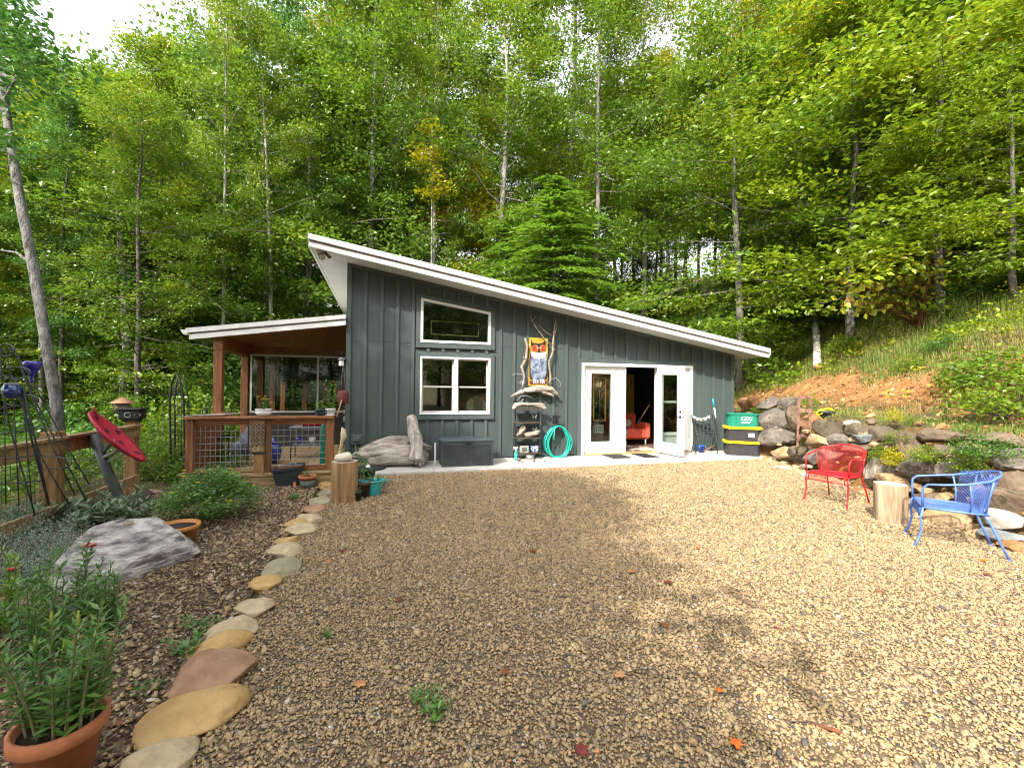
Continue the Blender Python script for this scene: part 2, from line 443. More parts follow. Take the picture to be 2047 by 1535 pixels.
# ------------------------------------------------------------------ the house
X0, X1, YF, YB, ZB = -0.664, 8.555, 9.15, 16.2, 0.05
SL = -0.1618
def zs(x): return 3.96 + SL * (x - X0)                       # underside of the roof
house = thing('house', (X0, YF, ZB), 'dark grey board and batten house with a white trimmed single slope roof', 'house')
OPEN = [(0.742, 2.207, 1.0, 2.18), (0.742, 2.207, 2.467, None), (4.335, 7.32, ZB, 2.15)]
def uw(x): return 3.368 + (x - 0.742) * (3.158 - 3.368) / (2.207 - 0.742)     # head of the sloping window
def zcol(xa, xb):
    """wall pieces (zlow, zhigh at xa, zhigh at xb) in a column free of vertical edges"""
    xm = (xa + xb) / 2
    out = []; z = ZB
    for a, b, lo, hi in OPEN:
        if a - 1e-6 < xm < b + 1e-6:
            if lo > z + 1e-6: out.append((z, lo, lo, False))
            if hi is None: z = ('u',)
            else: z = hi
            if z == ('u',): break
    if z == ('u',): out.append(('u', zs(xa), zs(xb), True))
    else: out.append((z, zs(xa), zs(xb), True))
    return out
def piece(mb, xa, xb, ya, yb, lo, ha, hb):
    la = uw(xa) if lo == 'u' else lo; lb = uw(xb) if lo == 'u' else lo
    mb.prism([(xa, ya, la), (xb, ya, lb), (xb, ya, hb), (xa, ya, ha)], (0, yb - ya, 0))
wl = MB()
cuts = [X0 + 0.02, 0.742, 2.207, 4.335, 7.32, X1 - 0.02]
for a, b in zip(cuts[:-1], cuts[1:]):
    for lo, ha, hb, _ in zcol(a, b): piece(wl, a, b, 9.175, 9.30, lo, ha, hb)
for x, s in ((X0, 0.14), (X1 - 0.14, 0.14)):
    wl.prism([(x, 9.305, ZB), (x + s, 9.305, ZB), (x + s, 9.305, zs(x + s) - .002), (x, 9.305, zs(x) - .002)], (0, YB - 9.305, 0))
wl.prism([(X0 + .145, YB - 0.14, ZB), (X1 - .145, YB - 0.14, ZB), (X1 - .145, YB - 0.14, zs(X1) - .003), (X0 + .145, YB - 0.14, zs(X0) - .003)], (0, 0.14, 0))
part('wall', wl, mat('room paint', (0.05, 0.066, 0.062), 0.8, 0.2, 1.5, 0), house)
fl = MB().box((X0 + .145, 9.31, 0.0), (X1 - .145, YB - .145, 0.06))
part('floor', fl, mat('interior floor boards', (0.16, 0.11, 0.07), 0.5, 0.3, 3, 0.05, 20, stretch=(1, 6, 1)), house)
# siding panels between battens, a horizontal seam at eight feet
bat = [-0.634 + 0.3065 * k for k in range(0, 30)]            # batten centres
bat = [b for b in bat if X0 + 0.12 < b < X1 - 0.1]
SEAM = 2.447
edges = sorted(set([X0 + 0.005] + bat + [X1 - 0.005] + [c for c in cuts[1:-1]]))
def slope_top(x): return zs(x) - 0.004
for a, b in zip(edges[:-1], edges[1:]):
    for lo, ha, hb, top in zcol(a, b):
        if top: ha, hb = slope_top(a), slope_top(b)
        base = lo if lo == 'u' else max(lo, ZB + 0.02)
        yy = 9.150 + random.uniform(0, 0.002)
        if base != 'u' and base < SEAM - .05 and min(ha, hb) > SEAM + .05:
            p1 = MB(); piece(p1, a + .0015, b - .0015, yy, 9.172, base, SEAM - 0.0015, SEAM - 0.0015)
            p2 = MB(); piece(p2, a + .0015, b - .0015, yy - .003, 9.172, SEAM + 0.0015, ha, hb)
            part('siding_panel', p1, M_SIDING, house); part('siding_panel', p2, M_SIDING, house)
        else:
            p1 = MB(); piece(p1, a + .0015, b - .0015, yy, 9.172, base, ha, hb); part('siding_panel', p1, M_SIDING, house)
BW = 0.062
def batten(xc, lo, hi=None):
    m = MB(); a, b = xc - BW / 2, xc + BW / 2
    za, zb = (hi, hi) if hi is not None else (slope_top(a) - .07, slope_top(b) - .07)
    la, lb = (uw(a) + 0.1, uw(b) + 0.1) if lo == 'u' else (lo, lo)
    if min(za, zb) - max(la, lb) < 0.03: return
    m.prism([(a, 9.116, la), (b, 9.116, lb), (b, 9.116, zb), (a, 9.116, za)], (0, 0.0335, 0))
    part('batten', m, M_BATTEN, house)
for x in bat:
    if 0.742 - .13 < x < 2.207 + .13:
        batten(x, ZB + .02, 1.0 - .1); batten(x, 2.28, 2.365); batten(x, 'u')
    elif 4.335 - .12 < x < 7.32 + .12: batten(x, 2.15 + .1)
    else: batten(x, ZB + .02)
def board(name, poly, y0, y1, m, par=house, label=None):
    return part(name, MB().prism([(x, y0, z) for x, z in poly], (0, y1 - y0, 0)), m, par, label)
board('corner_board', [(X0 - .012, ZB), (X0 + .075, ZB), (X0 + .075, slope_top(X0 + .075)), (X0 - .012, slope_top(X0))], 9.110, 9.149, M_BATTEN)
board('corner_board', [(X1 - .075, ZB), (X1 + .012, ZB), (X1 + .012, slope_top(X1)), (X1 - .075, slope_top(X1 - .075))], 9.110, 9.149, M_BATTEN)
board('corner_board', [(X0 - .012, ZB), (X0 - .0005, ZB), (X0 - .0005, slope_top(X0)), (X0 - .012, slope_top(X0))], 9.1495, 9.24, M_BATTEN)
board('frieze_board', [(X0 + .08, slope_top(X0 + .08) - .07), (X1 - .08, slope_top(X1 - .08) - .07), (X1 - .08, slope_top(X1 - .08)), (X0 + .08, slope_top(X0 + .08))], 9.112, 9.149, M_BATTEN)
def surround(a, b, lo, hl, hr, w=0.092):
    board('trim_board', [(a - w, lo - w), (a, lo - w), (a, hl), (a - w, hl + w * .9)], 9.106, 9.149, M_BATTEN)
    board('trim_board', [(b, lo - w), (b + w, lo - w), (b + w, hr + w * .9), (b, hr)], 9.106, 9.149, M_BATTEN)
    board('trim_board', [(a + .001, lo - w), (b - .001, lo - w), (b - .001, lo), (a + .001, lo)], 9.107, 9.149, M_BATTEN)
    board('trim_board', [(a - w + .001, hl + w * 1.0), (a + .001, hl + .001), (b - .001, hr + .001), (b + w - .001, hr + w * 1.0)], 9.1075, 9.149, M_BATTEN)
    board('drip_cap', [(a - w - .01, lo - w - .014), (b + w + .01, lo - w - .014), (b + w + .01, lo - w - .001), (a - w - .01, lo - w - .001)], 9.096, 9.149, M_BATTEN)
surround(0.742, 2.207, 1.0, 2.18, 2.18); surround(0.742, 2.207, 2.467, uw(.742), uw(2.207))
w = 0.09
board('trim_board', [(4.335 - w, ZB), (4.334, ZB), (4.334, 2.15 + w), (4.335 - w, 2.15 + w)], 9.106, 9.149, M_BATTEN)
board('trim_board', [(7.321, ZB), (7.32 + w, ZB), (7.32 + w, 2.15 + w), (7.321, 2.15 + w)], 9.106, 9.149, M_BATTEN)
board('trim_board', [(4.336, 2.152), (7.319, 2.152), (7.319, 2.15 + w), (4.336, 2.15 + w)], 9.1065, 9.149, M_BATTEN)

# roof: deck, soffits, fascia of two metal strips with a grooved band between
YO = 8.55; XL, XR = -1.275, 9.06
def slab(xa, xb, ya, yb, da, db):
    return MB().prism([(xa, ya, zs(xa) + da), (xb, ya, zs(xb) + da), (xb, ya, zs(xb) + db), (xa, ya, zs(xa) + db)], (0, yb - ya, 0))
roof = part('roof', slab(XL + .03, XR - .03, YO + .05, YB + .6, 0.012, 0.205), mat('roof metal', (0.45, 0.44, 0.42), 0.4, 0.1, 2, 0.02), house)
for a, b in zip((XL + .02, 0.4, 2.85, 5.3, 7.75), (0.396, 2.846, 5.296, 7.746, XR - .02)):
    part('soffit_board', slab(a, b, YO + .02, 9.149, 0.0, 0.011), M_SOFFIT, roof)
part('soffit_board', slab(XL + .02, X0 - .014, 9.151, YB + .58, 0.0, 0.011), M_SOFFIT, roof)
part('fascia', slab(XL, XR, YO - .022, YO + .019, -0.022, 0.055), M_ROOFW, roof)
part('fascia_groove', slab(XL + .005, XR - .005, YO - .006, YO + .049, 0.056, 0.105), M_ROOFG, roof)
part('fascia_lip', slab(XL + .002, XR - .002, YO - .012, YO - .007, 0.066, 0.074), mat('groove line', (0.42, 0.38, 0.34), 0.4, 0.1, 3, 0), roof)
part('drip_edge', slab(XL - .02, XR + .03, YO - .045, YO + .049, 0.106, 0.205), M_ROOFW, roof)
part('fascia', MB().prism([(XL - .02, YO + .02, zs(XL) - .022), (XL + .018, YO + .02, zs(XL) - .022), (XL + .018, YO + .02, zs(XL) + .2), (XL - .02, YO + .02, zs(XL) + .2)], (0, YB - YO + .55, 0)), M_ROOFW, roof)
# gutter on the low side
gz = zs(XR) + .08
part('gutter', MB().prism([(XR + .002, YO + .03, gz - .07), (XR + .07, YO + .03, gz - .07), (XR + .115, YO + .03, gz - .01), (XR + .115, YO + .03, gz + .02), (XR + .002, YO + .03, gz + .02)], (0, YB - YO + .5, 0)), M_ROOFW, roof)

# ------------------------------------------------------------------ windows and doors
def rail(mb, a, b, y0, y1): mb.box((a[0], y0, a[1]), (b[0], y1, b[1]))
win = part('window', MB().prism([(0.742, 9.094, 1.0), (2.207, 9.094, 1.0), (2.207, 9.094, 1.035), (0.742, 9.094, 1.035)], (0, .165, 0)), M_VINYL, house, 'lower double hung window pair with white frames')
fr = MB()
rail(fr, (0.742, 1.0355), (0.778, 2.18), 9.095, 9.26); rail(fr, (2.171, 1.0355), (2.207, 2.18), 9.095, 9.26)
rail(fr, (0.779, 2.144), (2.170, 2.18), 9.095, 9.26); rail(fr, (1.436, 1.0355), (1.513, 2.1365), 9.095, 9.26)
part('frame', fr, M_VINYL, win)
M_SASH = mat('shaded white sash', (.42, .41, .39), .4, .05, 4, 0)  # greyer than the frame: shadow on the sashes is put into the colour
for xa, xb in ((0.780, 1.434), (1.515, 2.169)):
    for za, zb, y, r in ((1.037, 1.580, 9.150, .030), (1.548, 2.142, 9.192, .027)):
        s = MB()
        rail(s, (xa, za), (xa + r, zb), y, y + .036); rail(s, (xb - r, za), (xb, zb), y, y + .036)
        rail(s, (xa + r + .0005, za), (xb - r - .0005, za + r), y, y + .035); rail(s, (xa + r + .0005, zb - r), (xb - r - .0005, zb), y, y + .035)
        part('sash', s, M_SASH, win)
        part('pane', MB().box((xa + r - .004, y + .015, za + r - .004), (xb - r + .004, y + .021, zb - r + .004)), M_GLASS, win)
tw = part('window', MB().prism([(0.742, 9.094, 2.467), (2.207, 9.094, 2.467), (2.207, 9.094, 2.515), (0.742, 9.094, 2.515)], (0, .15, 0)), M_VINYL, house, 'upper window with a sloping head')
fr = MB()
fr.prism([(0.742, 9.095, 2.5155), (0.79, 9.095, 2.5155), (0.79, 9.095, uw(.79)), (0.742, 9.095, uw(.742))], (0, .148, 0))
fr.prism([(2.159, 9.095, 2.5155), (2.207, 9.095, 2.5155), (2.207, 9.095, uw(2.207)), (2.159, 9.095, uw(2.159))], (0, .148, 0))
fr.prism([(0.7905, 9.096, uw(.79) - .05), (2.1585, 9.096, uw(2.159) - .05), (2.1585, 9.096, uw(2.159)), (0.7905, 9.096, uw(.79))], (0, .147, 0))
part('frame', fr, M_VINYL, tw)
part('pane', MB().prism([(0.786, 9.15, 2.512), (2.163, 9.15, 2.512), (2.163, 9.15, uw(2.163) - .046), (0.786, 9.15, uw(.786) - .046)], (0, .006, 0)), M_GLASS, tw)
# french door set: frame, fixed left leaf, open middle leaf, fixed right leaf
dfr = MB()
rail(dfr, (4.336, ZB), (4.405, 2.149), 9.10, 9.28); rail(dfr, (7.25, ZB), (7.319, 2.149), 9.10, 9.28); rail(dfr, (4.4055, 2.085), (7.2495, 2.149), 9.101, 9.28)
rail(dfr, (5.455, ZB + .001), (5.50, 2.0845), 9.16, 9.28); rail(dfr, (6.355, ZB + .001), (6.42, 2.0845), 9.115, 9.28)
dset = part('french_door', dfr, M_WHITE, house, 'white french door set with the middle leaf standing open')
part('threshold', MB().box((4.406, 9.06, ZB + .002), (7.249, 9.29, ZB + .028)), mat('worn brass threshold', (0.34, 0.25, 0.11), 0.5, 0.2, 8, .05), dset)
def door_leaf(xa, xb, y, glass, parent, tf=None, mouldings=True, zb=0.082, zt=2.083):
    gx0, gx1, gz0, gz1 = glass; L = MB()
    T = .045
    rail(L, (xa, zb), (gx0, zt), y, y + T); rail(L, (gx1, zb), (xb, zt), y, y + T)
    rail(L, (gx0 + .0003, zb), (gx1 - .0003, gz0), y, y + T); rail(L, (gx0 + .0003, gz1), (gx1 - .0003, zt), y, y + T)
    k = .03
    for yy0, yy1 in ((y - .012, y - .0005), (y + T + .0005, y + T + .012)):
        rail(L, (gx0 - k, gz0 - k), (gx0 + .008, gz1 + k), yy0, yy1); rail(L, (gx1 - .008, gz0 - k), (gx1 + k, gz1 + k), yy0, yy1)
        rail(L, (gx0 + .0085, gz0 - k), (gx1 - .0085, gz0 + .008), yy0, yy1); rail(L, (gx0 + .0085, gz1 - .008), (gx1 - .0085, gz1 + k), yy0, yy1)
    P = MB().box((gx0 + .001, y + .018, gz0 + .001), (gx1 - .001, y + .026, gz1 - .001))
    for q in (L, P):
        if tf: q.v = [tf(p) for p in q.v]
    a = part('door_leaf', L, M_WHITE, parent); b = part('pane', P, M_DOORGLASS, parent)
    return a
ga, gb = Wp(1181, 745.6, 9.19), Wp(1221, 882.8, 9.19)
door_leaf(4.408, 5.452, 9.185, (ga[0], gb[0], gb[2], ga[2]), dset)
hinge = np.array([6.352, 9.112]); ang = math.atan2(-0.83, 0.085)
def swing(p):
    x, y, z = p; c, s_ = math.cos(ang), math.sin(ang)
    return (hinge[0] + x * c - y * s_, hinge[1] + x * s_ + y * c, z)
door_leaf(0.01, 0.845, -0.045, (0.15, 0.69, 0.33, 1.92), dset, swing, zb=.085, zt=2.08)
hd = MB()
for zc, r in ((1.07, .028), (0.955, .03)):
    if zc < 1: part('deadbolt', hd, M_BLACK, dset); hd = MB()
    hd.tube([swing((0.775, -.0455, zc)), swing((0.775, -.062, zc))], r, 14); part('rose' if zc < 1 else 'deadbolt', hd, M_BLACK, dset); hd = MB()
    hd.tube([swing((0.775, .0005, zc)), swing((0.775, .014, zc))], r, 14)
part('rose', hd, M_BLACK, dset); hd = MB()
hd.tube([swing((0.775, -.063, .955)), swing((0.775, -.09, .955)), swing((0.71, -.095, .95))], .009, 8)
part('handle', hd, M_BLACK, dset); hd = MB()
hd.tube([swing((0.775, .015, .955)), swing((0.775, .04, .955)), swing((0.71, .045, .95))], .009, 8)
for zc in (1.07, .955): part('strike_plate', MB().box(swing((0.8452, -.035, zc - .03)), swing((0.848, -.01, zc + .03))), M_BLACK, dset)
part('handle', hd, M_BLACK, dset)
door_leaf(6.422, 7.248, 9.185, (6.53, 7.14, 0.52, 1.92), dset)
part('glazing_bar', MB().box((6.531, 9.18, 1.24), (7.139, 9.215, 1.29)), M_WHITE, dset)
part('sill_ledge', MB().box((6.50, 9.15, 0.455), (7.17, 9.1725, 0.49)), M_WHITE, dset)
# ------------------------------------------------------------------ the porch (it is part of the house)
PY = 9.02
pa, pb = Wp(379, 678.6, PY), Wp(690.5, 650, PY)
PSL = (pb[2] - pa[2]) / (pb[0] - pa[0])
def pz(x): return pa[2] + PSL * (x - pa[0])
def pslab(xa, xb, ya, yb, da, db):
    return MB().prism([(xa, ya, pz(xa) + da), (xb, ya, pz(xb) + da), (xb, ya, pz(xb) + db), (xa, ya, pz(xa) + db)], (0, yb - ya, 0))
PXL, PXR = pa[0], X0 - 0.016
PYB = 15.2
proof = part('porch_roof', pslab(PXL + .02, PXR, PY + .05, PYB, 0.035, 0.19), mat('porch roof metal', (0.42, 0.41, 0.39), 0.4, 0.1, 2, 0.02), house)
part('fascia', pslab(PXL, PXR, PY - .02, PY + .02, 0.0, 0.085), M_ROOFW, proof)
part('fascia_groove', pslab(PXL + .004, PXR, PY - .004, PY + .049, 0.086, 0.118), M_ROOFG, proof)
part('drip_edge', pslab(PXL - .05, PXR, PY - .04, PY + .049, 0.119, 0.20), M_ROOFW, proof)
part('gutter', MB().prism([(PXL - .002, PY + .03, pz(PXL) + .085), (PXL - .10, PY + .03, pz(PXL) + .085), (PXL - .15, PY + .03, pz(PXL) + .15), (PXL - .15, PY + .03, pz(PXL) + .17), (PXL - .002, PY + .03, pz(PXL) + .17)], (0, PYB - PY - .1, 0)), M_ROOFW, proof)
part('soffit_board', pslab(PXL + .02, -2.92, PY + .05, PYB, 0.018, 0.034), mat('green grey soffit', (0.22, 0.27, 0.17), 0.7, 0.1, 3, 0), proof)
nb = 15
for k in range(nb):
    a = -2.918 + (PXR + 2.918) * k / nb; b = -2.918 + (PXR + 2.918) * (k + 1) / nb - .006
    part('ceiling_board', pslab(a, b, PY + .05, PYB, 0.018, 0.034), M_CEIL, proof)
bm = MB()
part('beam', pslab(-2.915, -2.765, PY + .12, PYB - .1, -0.22, 0.017), M_CEDARH, proof)
part('beam', MB().box((-2.76, 10.72, 2.235), (X0 - .02, 10.86, 2.40)), M_CEDARH, proof)
part('beam', MB().box((-2.76, 14.6, 2.235), (X0 - .02, 14.75, 2.42)), M_CEDARH, proof)
part('added_dark_panel', MB().box((-2.90, 14.45, 1.72), (X0 - .02, 14.59, 2.234)), M_DARK, house)  # added dark panel, stands in for the shade inside the porch
DZ = 0.235                                                    # deck level
for y in (9.10, 10.72, 12.0, 13.3, 14.6):
    p = MB().bevbox((-2.91, y, DZ), (-2.77, y + .14, pz(-2.84) - .222), .008)
    if y < 9.2: p.bevbox((-2.915, y - .005, pz(-2.84) - .2215), (-2.77, y + .119, pz(-2.84) + .012), .008)
    part('porch_post', p, M_CEDAR, house)
for x in (-2.3, -1.75, -1.2):
    part('porch_post', MB().box((x, 14.6, DZ), (x + .12, 14.72, 2.234)), M_CEDAR, house)
# glazed screen across the porch
sw = MB(); t = .035
for x in (-2.70, -1.385, X0 - .07): sw.box((x, 10.60, 1.0), (x + t, 10.64, 2.18))
sw.box((-2.70, 10.60, 2.1805), (X0 - .035, 10.64, 2.215)); sw.box((-2.70, 10.60, .965), (X0 - .035, 10.64, .9995))
scr = part('porch_screen', sw, mat('grey white aluminium', (0.52, 0.51, 0.49), 0.4, 0.05, 4, 0), house)
for xa, xb in ((-2.664, -1.386), (-1.349, X0 - .071)):
    part('pane', MB().box((xa, 10.617, 1.0), (xb, 10.622, 2.18)), glassmat('porch glass', (.55, .6, .57), .3), scr)
part('lower_panel', MB().box((-2.70, 10.605, DZ + .01), (X0 - .035, 10.635, .964)), mat('dark screen panel', (0.035, 0.03, 0.025), 0.8, 0.3, 3, 0), scr)
# deck boards run front to back
dfm = MB().box((-2.84, 7.62, 0.02), (X0 - .02, 15.0, DZ - .03))
deck = part('deck_frame', dfm, M_TIMBER, house)
n = 20
for k in range(n):
    a = -2.85 + (X0 - .015 + 2.85) * k / n
    part('deck_board', MB().box((a, 7.58, DZ - .028), (a + (X0 + 2.835) / n - .007, 14.95, DZ + random.uniform(-.002, .002))), M_TIMBER, deck)
# step: a timber riser in front of the deck
part('step_riser', MB().bevbox((-2.15, 7.36, 0.0), (-0.69, 7.40, 0.195), .004), M_TIMBER, house)
part('step_tread', MB().bevbox((-2.17, 7.34, 0.197), (-0.69, 7.575, 0.228), .005), M_TIMBER, house)
part('step_bolt', MB().tube([(-1.84, 7.357, .1), (-1.84, 7.345, .1)], .014, 8), M_BLACK, house)

# ------------------------------------------------------------------ deck railing: posts, cap, rails and cattle wire
RY = 7.55
RX = Wp(372, 830, RY)[0]
rl = thing('deck_railing', (-2.2, RY, DZ), 'reddish stained deck railing with grey wire grid panels', 'railing')
part('cap_rail', MB().bevbox((RX, RY - .10, 1.045), (-0.72, RY + .09, 1.083), .006), M_CEDARH, rl)
part('top_rail', MB().bevbox((RX + .07, RY - .02, .955), (-0.845, RY + .02, 1.043), .004), M_CEDARH, rl)
part('bottom_rail', MB().bevbox((-1.62, RY - .02, .245), (-0.845, RY + .02, .315), .004), M_CEDARH, rl)
part('bottom_rail', MB().bevbox((RX + .1, RY - .02, .24), (-1.76, RY + .02, .30), .004), M_TIMBER, rl)
part('post', MB().bevbox((-0.84, RY - .05, .2), (-0.725, RY + .06, 1.043), .006), M_CEDAR, rl)
part('post', MB().bevbox((-1.705, RY - .03, .2), (-1.625, RY + .05, .954), .006), M_CEDAR, rl)
part('post', MB().bevbox((RX + .01, RY - .05, .1), (RX + .11, RY + .06, 1.043), .006), M_CEDAR, rl)
# side run of the railing with upright boards, going back
for k in range(9):
    y = 7.7 + k * .14
    part('side_board', MB().bevbox((RX + .02, y, .25), (RX + .045, y + .125, 1.0), .003), M_CEDAR, rl)
part('cap_rail', MB().bevbox((RX - .03, RY + .095, 1.03), (RX + .12, 9.09, 1.068), .005), M_CEDARH, rl)
def wiregrid(a0, a1, z0, z1, y, nx, nz, r=.0045):
    m = MB()
    for i in range(nx + 1):
        x = a0 + (a1 - a0) * i / nx; m.tube([(x, y, z0), (x, y, z1)], r, 5, False)
    for i in range(nz + 1):
        z = z0 + (z1 - z0) * i / nz; m.tube([(a0, y + .009, z), (a1, y + .009, z)], r, 5, False)
    return m
part('wire_panel', wiregrid(-1.62, -.845, .315, .955, RY + .024, 9, 7), M_WIRE, rl)
part('wire_panel', wiregrid(RX + .11, -1.71, .30, .955, RY + .024, 14, 7), M_WIRE, rl)
# small lattice screen and lamp post standing before the railing
la = Wp(498, 840, 7.42); lb = Wp(529, 902, 7.42)
lt = thing('lattice_screen', (la[0], 7.42, lb[2]), 'small wooden lattice panel in a black frame hung on the railing', 'lattice')
fm = MB(); zt, zb_ = la[2], lb[2]; xa, xb = la[0], lb[0]
fm.box((xa - .012, 7.405, zb_ - .012), (xa, 7.435, zt + .012)); fm.box((xb, 7.405, zb_ - .012), (xb + .012, 7.435, zt + .012))
fm.box((xa + .0005, 7.406, zt), (xb - .0005, 7.434, zt + .012)); fm.box((xa + .0005, 7.406, zb_ - .012), (xb - .0005, 7.434, zb_))
part('frame', fm, M_BLACK, lt)
M_SLAT = mat('lattice slat', (0.30, 0.19, 0.09), .8, .3, 6, .2)
for sgn in (1, -1):
    for k in range(-8, 9):
        xm = (xa + xb) / 2 + k * .052; pts = []
        z0, z1 = zb_, zt; dx = (z1 - z0) / 2 * .9
        p0 = np.array([xm - sgn * dx, z0]); p1 = np.array([xm + sgn * dx, z1]); d = p1 - p0
        t0, t1 = 0, 1
        ta, tb = sorted(((xa - p0[0]) / d[0], (xb - p0[0]) / d[0])); t0, t1 = max(t0, ta), min(t1, tb)
        if t1 - t0 < .06: continue
        q0, q1 = p0 + d * t0, p0 + d * t1; yy = 7.415 + (.007 if sgn > 0 else 0)
        part('slat', MB().bar((q0[0], yy, q0[1]), (q1[0], yy, q1[1]), .014, .006), M_SLAT, lt)
lp0 = Wp(506, 945, 7.36); lp1 = Wp(527, 906, 7.36)
pl = thing('post_light', ((lp0[0] + lp1[0]) / 2, 7.36, .2), 'short timber post with a flat dark cap standing on the deck step', 'post')
part('post', MB().bevbox((lp0[0], 7.36, .22), (lp1[0], 7.44, lp1[2] - .005), .006), M_TIMBERV, pl)
part('cap', MB().bevbox((lp0[0] - .015, 7.345, lp1[2] - .004), (lp1[0] + .015, 7.455, lp1[2] + .022), .005), M_BLACK, pl)
# ------------------------------------------------------------------ leaves and trees
def unit(a): return a / (np.linalg.norm(a, axis=-1, keepdims=True) + 1e-9)
def leaf_mesh(c, d, n, L, Wd, fold=0.12):
    """folded two-triangle leaves: centres, directions, normals, lengths, widths"""
    d = unit(d); s = unit(np.cross(d, n)); n = np.cross(s, d)
    L = np.broadcast_to(np.asarray(L, float), len(c))[:, None]; Wd = np.broadcast_to(np.asarray(Wd, float), len(c))[:, None]
    v = np.stack([c - d * L * .5, c + s * Wd * .5 + n * Wd * fold - d * L * .06, c + d * L * .5, c - s * Wd * .5 + n * Wd * fold - d * L * .06], 1).reshape(-1, 3)
    i = np.arange(len(c))[:, None] * 4
    f = np.concatenate([i + np.array([[0, 1, 2]]), i + np.array([[0, 2, 3]])], 1).reshape(-1, 3)
    return v, f
def blob_leaves(cen, rad, per, rng, L, asp=.6, flat=.45, tone=None, tvar=.14, droop=.25, up=1.0, outward=None):
    """clouds of leaves round cluster centres"""
    k = len(cen); idx = np.repeat(np.arange(k), per)
    g = rng.normal(size=(len(idx), 3)) * np.array([1, 1, flat])
    g *= np.minimum(1, 1.9 / (np.linalg.norm(g, axis=1, keepdims=True) + 1e-6))
    c = cen[idx] + g * np.asarray(rad)[idx][:, None] * .62
    d = rng.normal(size=(len(idx), 3)); d[:, 2] = d[:, 2] * .35 - droop
    if outward is not None: d += outward[idx] * 1.1
    n = rng.normal(size=(len(idx), 3)) * .55; n[:, 2] += up
    ln = L * rng.uniform(.65, 1.3, len(idx))
    v, f = leaf_mesh(c, d, n, ln, ln * asp * rng.uniform(.8, 1.2, len(idx)))
    t = (tone[idx] if tone is not None else .45) + rng.normal(size=len(idx)) * tvar
    return v, f, np.repeat(np.clip(t, 0, 1), 4)
def grow(seed, H=20.0, base=.25, R=3.4, nl=34, sub=5, rise=.55, prof=1.0, trunk_r=.17, bend=.5, per=36, L=.17, flat=.45, crad=.75, tvar=.13, droop=.25, asp=.62):
    """a broadleaf tree: trunk and limbs as tubes, crown as leaf clouds along the twigs"""
    rng = np.random.default_rng(seed); T = MB()
    zz = np.linspace(0, H, 12); ox = np.cumsum(rng.normal(size=12)) * bend * .12; oy = np.cumsum(rng.normal(size=12)) * bend * .12
    ox -= ox[0]; oy -= oy[0]
    tp = np.stack([ox, oy, zz], 1)
    T.tube(tp, np.linspace(trunk_r * 1.15, trunk_r * .18, 12) * np.where(zz < .3, 1.25, 1), 8)
    cen, rad, ton, outw = [], [], [], []
    for i in range(nl):
        q = (i + rng.uniform(0, .8)) / nl; z = H * (base + (1 - base) * q * .97)
        a = i * 2.4 + rng.uniform(-.5, .5)
        p0 = np.array([np.interp(z, zz, ox), np.interp(z, zz, oy), z])
        ln = R * (math.sin(PI * (0.12 + .80 * q) ** prof) * .9 + .18) * rng.uniform(.65, 1.2)
        el = rise * (0.25 + .95 * q) + rng.normal() * .15
        d = np.array([math.cos(a) * math.cos(el), math.sin(a) * math.cos(el), math.sin(el)])
        pts = [p0]; dd = d.copy()
        for s in range(4):
            dd = unit(dd + rng.normal(size=3) * .16 + np.array([0, 0, .03 if rise > .3 else -.05])); pts.append(pts[-1] + dd * ln / 4)
        pts = np.array(pts); r0 = trunk_r * (.24 - .13 * q)
        T.tube(pts, np.linspace(r0, r0 * .25, 5), 5, False)
        tb = np.clip(.42 + rng.normal() * .12 + .12 * q, .05, .95)
        for s in range(sub):
            u = .3 + .75 * (s + rng.uniform(0, 1)) / sub; u = min(u, 1.0)
            k = min(int(u * 4), 3); fr = u * 4 - k; pm = pts[k] * (1 - fr) + pts[k + 1] * fr
            sd = unit(d * .5 + rng.normal(size=3) * np.array([1, 1, .35]))
            e = pm + sd * ln * rng.uniform(.12, .38)
            if s % 2 == 0: T.tube([pm, (pm + e) / 2 + rng.normal(size=3) * .04, e], [r0 * .3, r0 * .2, r0 * .1], 3, False)
            for w in (.55, 1.05):
                cen.append(pm + (e - pm) * w + rng.normal(size=3) * .12); rad.append(crad * rng.uniform(.6, 1.25)); ton.append(tb + rng.normal() * .08); outw.append(sd)
    cen = np.array(cen); v, f, t = blob_leaves(cen, np.array(rad), per, rng, L, asp, flat, np.array(ton), tvar, droop, 1.0, np.array(outw))
    return T, v, f, t
def tree_meshes(name, **k):
    T, v, f, t = grow(**k)
    return T.mesh(name + ' trunk', M_BARK), npmesh(name + ' crown', v, f, M_LEAF, {'tone': t})
KIND = {
    'tall': [tree_meshes('tall', seed=s, H=20, base=.30, R=3.1, nl=38, sub=7, per=46, L=.145, trunk_r=.15, crad=.52) for s in (1, 2, 3)],
    'full': [tree_meshes('full', seed=s, H=20, base=.10, R=3.6, nl=50, sub=7, per=44, L=.15, trunk_r=.16, rise=.45, crad=.54) for s in (4, 5)],
    'layer': [tree_meshes('layer', seed=s, H=14, base=.10, R=4.6, nl=34, sub=7, per=64, L=.17, trunk_r=.15, rise=.12, flat=.16, crad=.85, prof=.8, tvar=.12, droop=.12, asp=.55) for s in (6, 7)],
    'spray': [tree_meshes('spray', seed=s, H=14, base=.12, R=4.8, nl=36, sub=8, per=34, L=.25, trunk_r=.14, rise=.10, flat=.12, crad=.9, prof=.8, tvar=.12, droop=.08, asp=.5) for s in (16, 17)],
    'young': [tree_meshes('young', seed=s, H=9, base=.12, R=2.1, nl=26, sub=5, per=48, L=.15, trunk_r=.07, rise=.5, crad=.55) for s in (8, 9)],
}
NAMES = dict(tall='broadleaf_tree', full='broadleaf_tree', layer='spreading_tree', spray='spreading_tree', young='young_tree')
